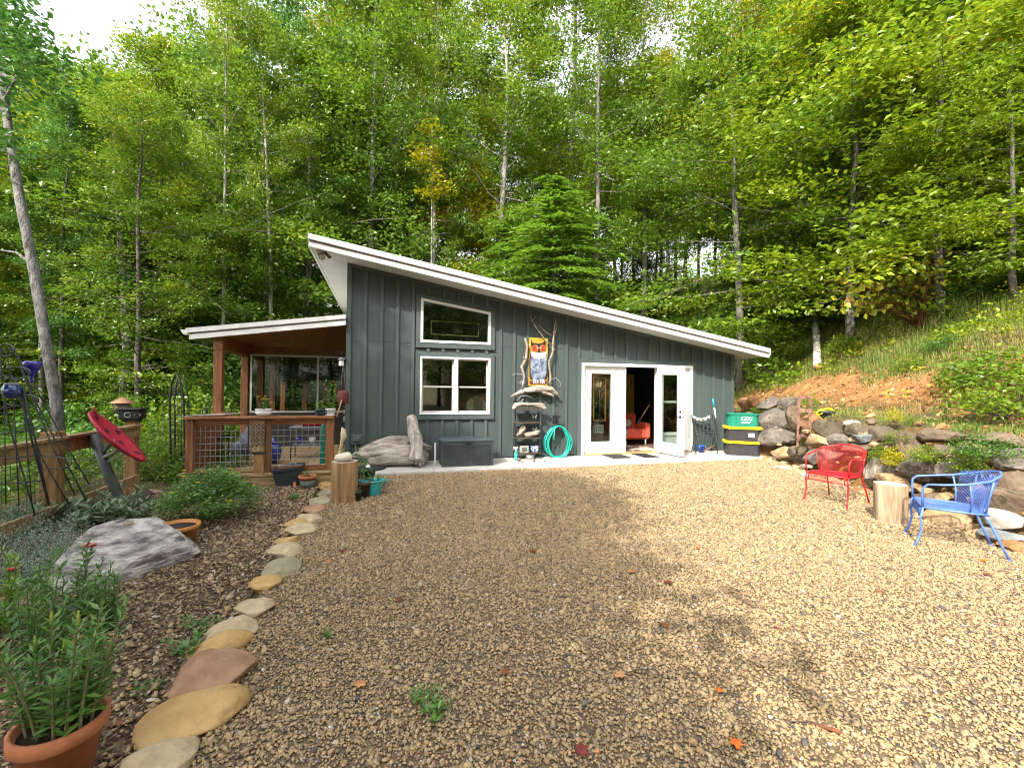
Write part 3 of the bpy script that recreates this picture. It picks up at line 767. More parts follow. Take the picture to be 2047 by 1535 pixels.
HGT = dict(tall=20.0, full=20.0, layer=14.0, spray=14.0, young=9.0)
def setmat(o, m):
    if m is not None:
        o.material_slots[0].link = 'OBJECT'; o.material_slots[0].material = m
def tree(kind, x, y, H, label, group=None, leaf=None, bark=None, var=None, wide=1.0, rz=None, z=None, lean=(0, 0), cat='tree'):
    ms = KIND[kind]; tm, cm = ms[random.randrange(len(ms)) if var is None else var]
    zz = float(height(x, y)) - .08 if z is None else z
    r = thing(NAMES[kind], (x, y, zz), label, cat, group)
    s = H / HGT[kind]
    r.scale = (s * wide, s * wide, s); r.rotation_euler = (lean[0], lean[1], random.uniform(0, 6.28) if rz is None else rz)
    a = link('trunk', tm, r); b = link('crown', cm, r)
    setmat(a, bark); setmat(b, leaf)
    return r
def pix(x, y, z):
    c = MC @ (np.array([x, y, z]) - EYE); return (c[0] / c[2] * FPX + 1023.5, c[1] / c[2] * FPX + 767.5, c[2])
def at_depth(px, dep):                                         # ground position below a pixel column
    d = ray(px, 770.0); p = EYE + d * dep; return p[0], p[1]
def top_for(py, x, y):                                          # tree height whose tip shows at this row
    dep = pix(x, y, 1.56)[2]; return 1.56 + (772 - py) / FPX * dep
taken = []
def put(kind, px, dep, py, label, **k):
    x, y = at_depth(px, dep); zz = float(height(x, y)); H = top_for(py, x, y) - zz
    taken.append((x, y)); return tree(kind, x, y, H, label, **k)
# trees one can tell apart
put('tall', 863, 22.5, -60, 'slim pale trunk rising over the roof ridge with golden leaves on it', bark=M_BARKP, leaf=M_LEAF, var=0, wide=.6)
put('tall', 741, 22, -140, 'tall grey trunked tree behind the high end of the roof', bark=M_BARK, var=1)
put('tall', 990, 23, -120, 'pale trunked tree behind the middle of the roof', bark=M_BARKP, var=2)
put('tall', 445, 17.5, -70, 'tree with a straight brown and white trunk just behind the porch roof', bark=M_BARKP, leaf=M_LEAFY, var=0, wide=.55)
put('tall', 560, 18.5, 70, 'leaning white birch trunk between the porch roof and the main roof', bark=M_BARKP, var=1, lean=(0.0, -.06), wide=.8)
put('tall', 292, 19, 95, 'dark trunked tree standing left of the porch in the wood', bark=M_BARKD, leaf=M_LEAFY, var=2)
put('full', 1935, 14.5, -260, 'twin trunked tree at the top of the bank on the right', bark=M_BARKD, leaf=M_LEAFY, var=0, wide=.8)
put('spray', 1700, 15.5, -40, 'spreading yellow green tree overhanging the bank above the red stemmed shrub', leaf=M_LEAFY, var=0)
put('tall', 1190, 21.5, -180, 'tall leafy tree right behind the hemlock above the owl panel', leaf=M_LEAF, var=0, wide=.8)
put('full', 1135, 27, -220, 'tall full crowned tree far behind the hemlock', leaf=M_LEAFY, var=1)
put('full', 752, 31, -160, 'tall full crowned tree far behind the high end of the roof', leaf=M_LEAF, var=0)
put('full', 815, 27, -120, 'full crowned tree far behind the upper window', leaf=M_LEAFY, var=1)
put('full', 1225, 30, 150, 'full crowned tree far behind the left door leaf', leaf=M_LEAF, var=0)
put('full', 1180, 40, 180, 'full crowned tree deepest in the wood above the owl panel', leaf=M_LEAF, var=1)
put('full', 1265, 35, 200, 'full crowned tree deep in the wood above the left door leaf', leaf=M_LEAFY, var=0)
put('full', 1320, 31, 200, 'full crowned tree deep in the wood above the open doorway', leaf=M_LEAF, var=1)
put('spray', 1880, 13.5, -150, 'tall spreading tree with bright sprays above the red stemmed shrub', leaf=M_LEAFY, var=0)
put('layer', 1480, 18.5, 40, 'dense spreading tree above the low corner of the roof', leaf=M_LEAF, var=1)
put('spray', 2030, 11.5, 60, 'low branched tree with yellow green sprays at the right edge', leaf=M_LEAFY, var=1)
# the wood round the clearing
def capped(px):
    if px < 30: return 150
    if px < 345: return random.uniform(125, 180)
    if px < 440: return 70
    if 545 < px < 628: return 75
    return None
rr = random.Random(5)
LBL = {'back': ('broadleaf tree in the wood behind the grey house', 'trees in the wood behind the house'),
       'left': ('green tree in the shady wood left of the porch', 'trees in the wood left of the porch'),
       'right': ('leafy tree on the wooded slope above the rocky bank', 'trees on the slope right of the house')}
NAMED = []; LW = {'forest leaf': 'green', 'sunlit yellow green leaf': 'yellow green', 'bluish green leaf': 'deep green'}
ZONES = ((-60, 'beyond the left edge'), (110, 'at the left edge by the obelisk'), (250, 'above the garden fence'), (350, 'above the hanging feeder'), (450, 'over the low end of the porch roof'), (570, 'over the middle of the porch roof'), (690, 'left of the high roof corner'), (830, 'above the high end of the roof'), (920, 'above the upper window'), (1020, 'just left of the hemlock'), (1160, 'above the owl panel'), (1290, 'above the left door leaf'), (1400, 'above the open doorway'), (1540, 'above the low roof corner'), (1640, 'over the birch log'), (1760, 'left of the red stemmed shrub'), (1880, 'over the red stemmed shrub'), (2070, 'at the right edge above the bank'), (9999, 'beyond the right edge'))
def zone(px): return next(z for l, z in ZONES if px < l)
n_tr = 0; tries = 0
while n_tr < 150 and tries < 6000:
    tries += 1
    px = rr.uniform(-250, 2350); dep = 12 + 40 * rr.random() ** 1.25
    x, y = at_depth(px, dep)
    if -4.6 < x < 10.8 and y < 19.5: continue
    t = float(bank_t(x, y))
    if x > 5 and t < 8.6: continue
    if x < -4 and (y < 12.5 or x > -5.0 and y < 16): continue
    if x >= -4.6 and t < -1.5 and y < 20: continue
    md = 1.75 + dep * .045
    if any((x - a) ** 2 + (y - b) ** 2 < md * md for a, b in taken): continue
    taken.append((x, y)); n_tr += 1
    side = 'left' if px < 640 else 'right' if x > 9.5 and y < 24 else 'back'
    cp = capped(px); zz = float(height(x, y))
    H = rr.uniform(16, 24) if side != 'right' else rr.uniform(13, 20)
    if cp is not None: H = min(H, top_for(cp + rr.uniform(0, 40), x, y) - zz)
    if dep < 20 and side == 'back' and cp is None: H = max(H, 19)
    kind = rr.choice(['tall', 'tall', 'full', 'full']) if side == 'back' else rr.choice(['tall', 'full', 'layer']) if side == 'left' else rr.choice(['layer', 'layer', 'full'])
    if H < 9: kind = 'young'
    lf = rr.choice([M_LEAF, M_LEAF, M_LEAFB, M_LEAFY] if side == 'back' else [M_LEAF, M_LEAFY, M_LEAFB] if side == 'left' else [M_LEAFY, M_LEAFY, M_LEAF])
    lb, gr = LBL[side]; bk = rr.choice([M_BARK, M_BARK, M_BARKD, M_BARKD, M_BARKP])
    wd = rr.uniform(.85, 1.15) * (.6 if 430 < px < 545 and dep < 26 else 1.0)
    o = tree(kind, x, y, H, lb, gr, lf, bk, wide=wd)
    NAMED.append((o, 'tree', LW[lf.name], {'grey bark': 'grey trunk', 'dark bark': 'dark trunk', 'pale bark': 'pale trunk'}[bk.name], px, dep, H))
# undergrowth: saplings and bushes that close the wood below the crowns
def bush_mesh(name, seed, R=1.0, H=1.4, n=60, per=26, L=.12, flat=.5):
    rng = np.random.default_rng(seed); a = rng.uniform(0, 2 * PI, n); r = R * np.sqrt(rng.uniform(0, 1, n)); z = H * rng.uniform(.12, 1, n) * (1 - .5 * (r / R) ** 2)
    cen = np.stack([r * np.cos(a), r * np.sin(a), z], 1)
    v, f, t = blob_leaves(cen, np.full(n, .34), per, rng, L, .6, flat, np.clip(.4 + rng.normal(size=n) * .14, 0, 1), .12)
    T = MB()
    for k in range(0, n, 3):
        T.tube([(cen[k][0] * .1, cen[k][1] * .1, 0), cen[k] * np.array([.6, .6, .6]), cen[k]], [.014, .009, .004], 4, False)
    return T.mesh(name + ' stems', M_BARKD), npmesh(name + ' leaves', v, f, M_LEAF, {'tone': t})
BUSH = [bush_mesh('bush', 21), bush_mesh('bush', 22, 1.2, 1.1, 70), bush_mesh('bush', 23, .8, 2.0, 60)]
def bush(x, y, s, label, group=None, leaf=None, var=None, name='bush', cat='bush', z=None):
    tm, cm = BUSH[random.randrange(3) if var is None else var]
    r = thing(name, (x, y, (float(height(x, y)) - .05) if z is None else z), label, cat, group); r.scale = (s, s, s * random.uniform(.85, 1.2)); r.rotation_euler = (0, 0, random.uniform(0, 6.28))
    link('stems', tm, r); b = link('foliage', cm, r); setmat(b, leaf); return r
nb_ = 0; tries = 0; tk = []
while nb_ < 150 and tries < 5000:
    tries += 1
    px = rr.uniform(-150, 2250); dep = 10.5 + 22 * rr.random() ** 1.2
    x, y = at_depth(px, dep); t = float(bank_t(x, y))
    if x > -4.8 and x < 10.5 and y < 17.6: continue
    if x > 5 and t < 7.6: continue
    if x < -4 and y < 9.8: continue
    if any((x - a) ** 2 + (y - b) ** 2 < 1.1 for a, b in tk): continue
    tk.append((x, y)); nb_ += 1
    if x > 8: lb, gr = 'bush at the foot of the wood on top of the bank', 'bushes on top of the bank'
    elif px < 640: lb, gr = 'bush growing in the shade of the wood left of the porch', 'undergrowth left of the porch'
    else: lb, gr = 'bush growing behind the house at the edge of the wood', 'undergrowth behind the house'
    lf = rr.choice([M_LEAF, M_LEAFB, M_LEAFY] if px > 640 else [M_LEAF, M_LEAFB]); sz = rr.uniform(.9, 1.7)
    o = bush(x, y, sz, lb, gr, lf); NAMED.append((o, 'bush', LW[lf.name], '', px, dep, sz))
# every tree and bush gets the words that tell it from its neighbours
seen = {}
for o, kd, lw, tw, px, dep, H in NAMED:
    row = ('front row' if dep < 18 else 'second row' if dep < 26 else 'farther back' if dep < 36 else 'deep back') if kd == 'tree' else ('near' if dep < 15 else 'middling' if dep < 22 else 'far')
    lab = ('%s tree, %s, %s, %s' % (lw, tw, row, zone(px))) if kd == 'tree' else ('%s %s bush %s' % (row, lw, zone(px)))
    seen.setdefault(lab, []).append((H, o))
for lab, l_ in seen.items():
    l_.sort(key=lambda q: -q[0])
    for i, (H, o) in enumerate(l_):
        pre = '' if len(l_) == 1 else ('taller ', 'shorter ')[i] if len(l_) == 2 else ('tallest ', 'middle height ', 'shortest ')[i] if len(l_) == 3 else ''
        o['label'] = pre + lab
# hemlock behind the roof
def hemlock_mesh(seed, H=11.0, R=3.3):
    rng = np.random.default_rng(seed); T = MB(); T.tube([(0, 0, 0), (0.05, 0, H * .5), (0, 0.04, H)], [.16, .1, .015], 8)
    C, D = [], []
    for i in range(150):
        q = (i + .5) / 150; z = H * (.06 + .93 * q); a = i * 2.4 + rng.uniform(-.3, .3); ln = (R * (1 - q) ** .62 + .35) * rng.uniform(.45, 1.35)
        pts = []
        for s in np.linspace(0, 1, 7): pts.append((math.cos(a) * ln * s, math.sin(a) * ln * s, z + ln * (.32 * s - .5 * s * s)))
        pts = np.array(pts); T.tube(pts, np.linspace(.022, .004, 7), 3, False)
        dirn = np.array([math.cos(a), math.sin(a), 0]); side = np.array([-dirn[1], dirn[0], 0])
        m = int(70 * ln + 30); u = rng.uniform(.12, 1, m); k = np.minimum((u * 6).astype(int), 5); fr = (u * 6 - k)[:, None]
        p = pts[k] * (1 - fr) + pts[k + 1] * fr
        off = rng.normal(size=m) * (.30 * ln * (1.1 - u) + .06)
        p = p + side * off[:, None] + rng.normal(size=(m, 3)) * .03 - np.array([0, 0, 1]) * (np.abs(off) * .25)[:, None]
        C.append(p); D.append(dirn * .9 + side * np.sign(off)[:, None] * .9 + np.array([0, 0, -.35]) + rng.normal(size=(m, 3)) * .2)
    C = np.concatenate(C); D = np.concatenate(D); N = rng.normal(size=C.shape) * .35; N[:, 2] += 1
    v, f = leaf_mesh(C, D, N, rng.uniform(.16, .34, len(C)), rng.uniform(.05, .10, len(C)), .05)
    return T.mesh('hemlock trunk', M_BARKD), npmesh('hemlock crown', v, f, M_NEEDLE, {'tone': np.repeat(np.clip(rng.normal(.45, .2, len(C)), 0, 1), 4)})
hm = hemlock_mesh(31)
def hemlock(px, dep, py, label, leaf=None, sc=1.0):
    x, y = at_depth(px, dep); zz = float(height(x, y)) - .1; H = top_for(py, x, y) - zz
    r = thing('hemlock_tree', (x, y, zz), label, 'tree'); r.scale = (H / 11 * sc, H / 11 * sc, H / 11); r.rotation_euler = (0, 0, random.uniform(0, 6))
    link('trunk', hm[0], r); setmat(link('crown', hm[1], r), leaf)
hemlock(1105, 19.0, 345, 'feathery bright green hemlock rising behind the middle of the roof', None, 1.3)
hemlock(1010, 21.0, 430, 'lower hemlock half hidden left of the bigger feathery one')
# golden sprays on the slim tree behind the roof, and yellow crowns in the wood
gt_ = thing('golden_sapling', (*at_depth(862, 22.0), float(height(*at_depth(862, 22.0)))), 'sapling with golden yellow leaves against the pale trunk over the roof', 'tree')
rng = np.random.default_rng(41); cc = []
for px, py, k in ((858, 262, 5), (862, 300, 6), (850, 310, 4), (868, 345, 3), (880, 372, 5), (862, 390, 4), (830, 308, 3)):
    for _ in range(k): cc.append(Dp(px + rng.normal() * 9, py + rng.normal() * 9, 21.6 + rng.normal() * .4))
cc = np.array(cc); o3 = np.array(gt_.location)
v, f, t = blob_leaves(cc - o3, np.full(len(cc), .5), 34, rng, .2, .65, .5, np.full(len(cc), .3), .2)
link('crown', npmesh('golden crown', v, f, M_GOLD, {'tone': t}), gt_)
q = Dp(864, 250, 21.6) - o3
link('stem', MB().tube([(0, 0, 0), (q[0] * .6, q[1] * .6, q[2] * .6), q], [.06, .045, .02], 6).mesh('golden stem', M_BARKP), gt_)
for px, dep, py, lb in ((955, 25, 330, 'small tree with yellow orange autumn leaves behind the middle of the roof'), (640, 27, -60, 'tall tree with yellowing top left of the high roof corner'), (1290, 27, -120, 'tall tree with golden upper branches above the roof'), (1480, 24, -160, 'tree with yellow crown high over the low roof end')):
    put('young' if py > 200 else 'tall', px, dep, py, lb, leaf=M_GOLD if py > 200 else leafmat('yellowing leaf', [(0, (.10, .19, .012)), (.5, (.24, .29, .014)), (1, (.48, .34, .016))]), wide=.8)
# near leaning trunk at the left edge
ln = thing('leaning_tree', tuple(Dp(128, 935, 8.6)), 'leaning grey trunk with dark leaves at the left edge by the fence', 'tree')
base = np.array(ln.location); dpt = pix(*base)[2]
pts = [base + [0, 0, -.3]] + [Dp(px, py, dpt + k) for px, py, k in ((112, 800, 0), (95, 700, .1), (66, 530, .2), (40, 400, .3), (16, 250, .5), (2, 120, .8), (-10, -40, 1.2))]
tk_ = MB().tube(pts, [.105, .095, .09, .085, .08, .07, .06, .05], 10)
for a, b in (((10, 200), (60, 120)), ((5, 150), (70, 200)), ((14, 240), (-40, 150)), ((66, 530), (0, 500))): tk_.tube([Dp(*a, dpt + .5), Dp((a[0] + b[0]) / 2, (a[1] + b[1]) / 2 - 10, dpt + .6), Dp(*b, dpt + .7)], [.035, .025, .01], 5)
part('trunk', tk_, mat('lichen bark', (0.05, 0.045, 0.04), 0.9, 0.4, 7, 0.9, 22, stretch=(2, 2, .7), col2=(0.24, 0.23, 0.215), dist=.03), ln)
cc = np.array([Dp(px + random.gauss(0, 22), py + random.gauss(0, 18), dpt + random.uniform(-.8, 1.6)) for px, py in [(10, 20), (40, 50), (20, 90), (55, 110), (15, 150), (60, 150), (70, 105), (5, 200), (40, 190), (-10, 60), (0, 0), (30, -30), (-20, 250), (10, 280)] for _ in range(7)])
v, f, t = blob_leaves(cc - base, np.full(len(cc), .36), 24, np.random.default_rng(3), .13, .6, .6, np.full(len(cc), .08), .12)
link('crown', npmesh('leaning crown', v, f, M_LEAFB, {'tone': t}), ln)
# trees behind the photographer: they shade the left half of the yard and show in the window panes
def unseen(kind, x, y, H, label, **k): return tree(kind, x, y, H, label, **k)
KIND['dense'] = [tree_meshes('dense', seed=61, H=14, base=.30, R=4.6, nl=34, sub=7, per=95, L=.22, trunk_r=.16, rise=.25, flat=.35, crad=.9)]
HGT['dense'] = 14.0; NAMES['dense'] = 'spreading_tree'
# shade trees: outside the frame, left of and behind the camera
SH = [('dense', -8.9, -1.25, 11.0, 1.18, 'spreading tree beside the photographer shading the foreground'),
      ('dense', -10.4, -4.8, 12.5, 1.0, 'spreading tree behind the photographer shading the near gravel'),
      ('full', -11.5, -2.6, 15.5, 1.25, 'large broadleaf tree behind the photographer shading the yard'),
      ('full', -12.9, -5.2, 14.0, 1.1, 'broadleaf tree behind the photographer on the left'),
      ('full', -14.5, 1.2, 16.0, 1.2, 'broadleaf tree left of the garden fence out of view'),
      ('tall', -8.6, 2.4, 15.0, .85, 'slender tree beside the garden out of view')]
for kd, x, y, H, wd, lb in SH: tree(kd, x, y, H, lb, wide=wd, z=0.0)
for i, (x, y, H) in enumerate(((2.5, -15, 17), (7.5, -13, 16), (12, -17, 18), (-2.5, -18, 18), (17, -12, 16), (7, -21, 20), (-7, -17, 18), (-11, -20, 19), (-4.5, -23, 20), (-16, -23, 20), (1, -22, 20), (-8, -26, 22), (4.5, -18, 16), (10, -14.5, 15), (14, -21, 20))):
    tree('full', x, y, H, 'tree across the clearing behind the photographer', 'trees behind the photographer', M_LEAFY, z=0.0)
# ------------------------------------------------------------------ loose stones, mulch chips and grass (nobody could count these)
def rock_v(seed, sub=2, clip=7, rough=.12, lo=.62, hi=.95, sq=(1, 1, 1)):
    """angular rock: a ball cut by random planes and gently dented"""
    rng = np.random.default_rng(seed); b = bmesh.new(); bmesh.ops.create_icosphere(b, subdivisions=sub, radius=1.0)
    v = np.array([q.co[:] for q in b.verts]); f = [tuple(q.index for q in p.verts) for p in b.faces]; b.free()
    for i in range(6):
        k = unit(rng.normal(size=3)); v = v * (1 + rough * .5 * np.sin((v @ k) * rng.uniform(2, 5) + rng.uniform(0, 6)))[:, None]
    for i in range(clip):
        n = unit(rng.normal(size=3)); d = rng.uniform(lo, hi); ex = np.maximum(0, v @ n - d); v = v - ex[:, None] * n * .92
    for i in range(5):
        k = unit(rng.normal(size=3)); v = v * (1 + rough * .10 * np.sin((v @ k) * rng.uniform(7, 13) + rng.uniform(0, 6)))[:, None]
    v = v / (v.max(0) - v.min(0)) * 2 * np.array(sq); v -= (v.max(0) + v.min(0)) / 2
    return v, f
def tintmat(name, stops, rough=.75, bump=.3, attr='tint', spec=.3):
    m = bpy.data.materials.new(name); m.use_nodes = True; n = m.node_tree.nodes; l = m.node_tree.links; b = n['Principled BSDF']
    at = n.new('ShaderNodeAttribute'); at.attribute_type = 'INSTANCER'; at.attribute_name = attr
    cr = n.new('ShaderNodeValToRGB'); e = cr.color_ramp.elements
    while len(e) < len(stops): e.new(.5)
    for q, (p, c) in zip(e, stops): q.position = p; q.color = (*c, 1)
    l.new(at.outputs['Fac'], cr.inputs['Fac'])
    tc = n.new('ShaderNodeTexCoord'); nz = n.new('ShaderNodeTexNoise'); nz.inputs['Scale'].default_value = 2.2; nz.inputs['Detail'].default_value = 5
    l.new(tc.outputs['Object'], nz.inputs['Vector'])
    mr = n.new('ShaderNodeMapRange'); mr.inputs[1].default_value = .3; mr.inputs[2].default_value = .7; mr.inputs[3].default_value = .72; mr.inputs[4].default_value = 1.15; l.new(nz.outputs['Fac'], mr.inputs[0])
    mx = n.new('ShaderNodeMix'); mx.data_type = 'RGBA'; mx.blend_type = 'MULTIPLY'; mx.inputs[0].default_value = 1.0
    l.new(cr.outputs[0], mx.inputs[6]); l.new(mr.outputs[0], mx.inputs[7]); l.new(mx.outputs[2], b.inputs['Base Color'])
    b.inputs['Roughness'].default_value = rough; b.inputs['Specular IOR Level'].default_value = spec
    return m
def scatter(name, pts, rot, scl, pick, tint, protos):
    me = bpy.data.meshes.new(name); me.vertices.add(len(pts)); me.vertices.foreach_set('co', np.asarray(pts, np.float32).ravel())
    for nme, ty, val, key in (('rot', 'FLOAT_VECTOR', rot, 'vector'), ('scl', 'FLOAT_VECTOR', scl, 'vector'), ('pick', 'INT', pick, 'value'), ('tint', 'FLOAT', tint, 'value')):
        a = me.attributes.new(nme, ty, 'POINT'); a.data.foreach_set(key, np.asarray(val, np.int32 if ty == 'INT' else np.float32).ravel())
    o = link(name, me); tag(o, kind='stuff')
    ng = bpy.data.node_groups.new(name, 'GeometryNodeTree')
    ng.interface.new_socket('Geometry', in_out='INPUT', socket_type='NodeSocketGeometry'); ng.interface.new_socket('Geometry', in_out='OUTPUT', socket_type='NodeSocketGeometry')
    n, l = ng.nodes, ng.links; gi = n.new('NodeGroupInput'); go = n.new('NodeGroupOutput'); ip = n.new('GeometryNodeInstanceOnPoints'); gj = n.new('GeometryNodeJoinGeometry')
    for pm in reversed(protos):
        po = bpy.data.objects.new(pm.name, pm); oi = n.new('GeometryNodeObjectInfo'); oi.inputs['Object'].default_value = po; oi.inputs['As Instance'].default_value = True
        l.new(oi.outputs['Geometry'], gj.inputs[0])
    l.new(gi.outputs[0], ip.inputs['Points']); l.new(gj.outputs[0], ip.inputs['Instance']); ip.inputs['Pick Instance'].default_value = True
    def na(nme, ty):
        q = n.new('GeometryNodeInputNamedAttribute'); q.data_type = ty; q.inputs['Name'].default_value = nme; return q.outputs['Attribute']
    l.new(na('pick', 'INT'), ip.inputs['Instance Index']); l.new(na('rot', 'FLOAT_VECTOR'), ip.inputs['Rotation']); l.new(na('scl', 'FLOAT_VECTOR'), ip.inputs['Scale'])
    l.new(ip.outputs[0], go.inputs[0])
    md = o.modifiers.new('scatter', 'NODES'); md.node_group = ng
    return o
def inside(x, y, poly):
    c = np.zeros(len(x), bool); n = len(poly)
    for i in range(n):
        (x1, y1), (x2, y2) = poly[i], poly[(i + 1) % n]
        c ^= ((y1 > y) != (y2 > y)) & (x < (x2 - x1) * (y - y1) / (y2 - y1 + 1e-12) + x1)
    return c
M_PEB = tintmat('river gravel', [(0, (.06, .06, .065)), (.12, (.16, .13, .105)), (.28, (.32, .235, .145)), (.42, (.27, .18, .095)), (.55, (.40, .285, .145)), (.7, (.37, .275, .165)), (.82, (.46, .33, .15)), (.93, (.34, .26, .19)), (.98, (.42, .20, .08)), (1, (.46, .42, .36))])
peb = []
for s in range(8):
    v, f = rock_v(100 + s, 1, 3, .16, .7, .95, (1, random.uniform(.62, .85), random.uniform(.42, .6)))
    peb.append(npmesh('pebble', v, f, M_PEB, None, True))
rng = np.random.default_rng(17)
def pebbles(name, N, poly, lim, size, zb, tint, near=None):
    x = rng.uniform(lim[0], lim[1], N); y = rng.uniform(lim[2], lim[3], N); k = inside(x, y, poly)
    if near is not None: k &= near(x, y)
    x, y = x[k], y[k]; n = len(x); s = size * np.exp(rng.normal(size=n) * .38)
    rot = np.stack([rng.normal(size=n) * .35, rng.normal(size=n) * .35, rng.uniform(0, 6.28, n)], 1)
    z = zb(x, y) + s * .25 + rng.uniform(0, .006, n)
    t = np.clip(tint + rng.normal(size=n) * .21, 0, .985); t = np.where(rng.uniform(size=n) < .035, rng.uniform(0, .12, n), t); t = np.where(rng.uniform(size=n) < .012, 1, t)
    return scatter(name, np.stack([x, y, z], 1), rot, np.stack([s, s, s], 1), rng.integers(0, 8, n), t, peb)
yardp = [(-0.82, 0.6), (6.0, 0.6)] + [(x - .02, y) for x, y in WALL_LINE[3:6]] + [(8.6, 8.0), (-0.82, 8.0)]
def vis(x, y): return (y * .959 + x * .2835 > .9)
gravel = pebbles('gravel', 500000, yardp, (-.85, 8.7, .6, 8.0), .0066, lambda x, y: .008 + 0 * x, .52, lambda x, y: vis(x, y) & ((y * .959 + x * .2835) < 4.7 + .5 * rng.normal(size=x.shape)))
gravel2 = pebbles('gravel', 210000, yardp, (-.85, 8.7, .6, 8.0), .0086, lambda x, y: .008 + 0 * x, .55, lambda x, y: (y * .959 + x * .2835) >= 4.4 + .5 * rng.normal(size=x.shape))
# mulch chips and a few pebbles on the garden bed
M_CHIP = tintmat('bark mulch', [(0, (.04, .026, .018)), (.4, (.125, .080, .050)), (.7, (.23, .15, .09)), (.9, (.34, .25, .16)), (1, (.46, .39, .31))], .9)
chips = []
for s in range(6):
    v, f = rock_v(140 + s, 1, 5, .2, .5, .9, (1, random.uniform(.28, .5), random.uniform(.12, .25))); chips.append(npmesh('chip', v, f, M_CHIP))
bedp = [(-4.2, 1.0), (-.9, 1.0), (-.9, 7.3), (-4.2, 7.3)]
N = 60000; x = rng.uniform(-4.2, -.9, N); y = rng.uniform(1.3, 7.35, N)
zb = .014 + .03 * (lump(x, y, 3.0, 2) + .6)
s = .0115 * np.exp(rng.normal(size=N) * .4); rot = np.stack([rng.normal(size=N) * .4, rng.normal(size=N) * .4, rng.uniform(0, 6.28, N)], 1)
scatter('mulch', np.stack([x, y, zb + s * .2], 1), rot, np.stack([s, s, s], 1), rng.integers(0, 6, N), np.clip(rng.normal(.5, .28, N), 0, 1), chips)
def bedz(x, y): return .012 + .03 * (lump(x, y, 3.0, 2) + .6)
pebbles('garden_gravel', 16000, bedp, (-4.2, -.9, 1.2, 7.4), .010, bedz, .5)
# grasses and weeds on the bank
def grassmat():
    return leafmat('bank grass', [(0, (.045, .10, .010)), (.35, (.10, .165, .016)), (.6, (.17, .20, .03)), (.8, (.27, .21, .07)), (1, (.34, .25, .12))], .3, .7, 0.0)
def blades(cx, cy, h, tone, rng, per, spread, w=.012, lean=.5):
    k = np.repeat(np.arange(len(cx)), per); n = len(k)
    x = cx[k] + rng.normal(size=n) * spread; y = cy[k] + rng.normal(size=n) * spread; z = height(x, y) - .02
    a = rng.uniform(0, 6.28, n); hh = h[k] * rng.uniform(.5, 1.25, n); lo = np.abs(rng.normal(size=n)) * lean * hh
    d = np.stack([np.cos(a), np.sin(a)], 1); p = np.stack([-d[:, 1], d[:, 0]], 1) * w
    b0 = np.stack([x + p[:, 0], y + p[:, 1], z], 1); b1 = np.stack([x - p[:, 0], y - p[:, 1], z], 1)
    m0 = np.stack([x + d[:, 0] * lo * .35 + p[:, 0] * .7, y + d[:, 1] * lo * .35 + p[:, 1] * .7, z + hh * .62], 1); m1 = m0 - np.concatenate([p * 1.4, np.zeros((n, 1))], 1)
    tp = np.stack([x + d[:, 0] * lo, y + d[:, 1] * lo, z + hh * .95], 1)
    v = np.stack([b0, b1, m1, m0, tp], 1).reshape(-1, 3); i = np.arange(n)[:, None] * 5
    f = np.concatenate([i + [[0, 1, 2]], i + [[0, 2, 3]], i + [[3, 2, 4]]], 1).reshape(-1, 3)
    return v, f, np.repeat(np.clip(tone[k] + rng.normal(size=n) * .12, 0, 1), 5)
rng = np.random.default_rng(23)
N = 15000; x = rng.uniform(5.5, 24, N); y = rng.uniform(.5, 19, N); t = bank_t(x, y)
clump = .5 + .5 * lump(x, y, 1.3, 9) + .25 * lump(x, y, 3.1, 10)
bare = np.clip(1 - np.abs(t - 2.5) / 1.1, 0, 1)
keep = (t > .75) & (t < 10.5) & (rng.uniform(size=N) < np.clip(.25 + clump * .9 - bare * 1.1 * (y > 1), 0.02, 1)) & (pix(x.mean(), y.mean(), 1)[2] > 0)
x, y, t, clump = x[keep], y[keep], t[keep], clump[keep]
hgt = np.where(t < 1.9, .10, np.clip(.16 + .045 * (t - 2), .12, .42)) * rng.uniform(.6, 1.3, len(x))
tone = np.where(t < 1.9, .36, .52) - .35 * (lump(x, y, .9, 12)) + rng.normal(size=len(x)) * .1
v, f, tn = blades(x, y, hgt, tone, rng, 16, .10, .007)
tag(link('grass', npmesh('grass', v, f, grassmat(), {'tone': tn})), kind='stuff')
# low leafy weeds among the grass
N = 3200; x = rng.uniform(6, 22, N); y = rng.uniform(1, 18, N); t = bank_t(x, y); g = lump(x, y, 1.0, 14)
k = (t > 1.9) & (t < 10) & (rng.uniform(size=N) < np.clip(.35 + g * .9, .04, .9)) & ~((t < 4) & (rng.uniform(size=N) < .8)); x, y, t = x[k], y[k], t[k]
cen = np.stack([x, y, height(x, y) + rng.uniform(.05, .35, len(x))], 1)
v, f, tn = blob_leaves(cen, rng.uniform(.18, .42, len(x)), 26, rng, .10, .6, .5, np.clip(rng.normal(.5, .2, len(x)), 0, 1), .12)
tag(link('weeds', npmesh('weeds', v, f, M_LEAFY, {'tone': tn})), kind='stuff')
# ferns and ground cover on the slope beyond the garden fence and beside the deck
N = 1700; x = rng.uniform(-17, -3.1, N); y = rng.uniform(6.5, 26, N)
k = ~((x > -4.2) & (y < 8.6)) & ~((x > -3.7) & (y < 15.3)) & (y > 7.5 - (x + 4) * .1); x, y = x[k], y[k]
cen = np.stack([x, y, height(x, y) + rng.uniform(.05, .7, len(x))], 1)
v, f, tn = blob_leaves(cen, rng.uniform(.25, .5, len(x)), 30, rng, .12, .5, .4, np.clip(rng.normal(.38, .15, len(x)), 0, 1), .12)
tag(link('undergrowth', npmesh('undergrowth', v, f, M_LEAF, {'tone': tn})), kind='stuff')

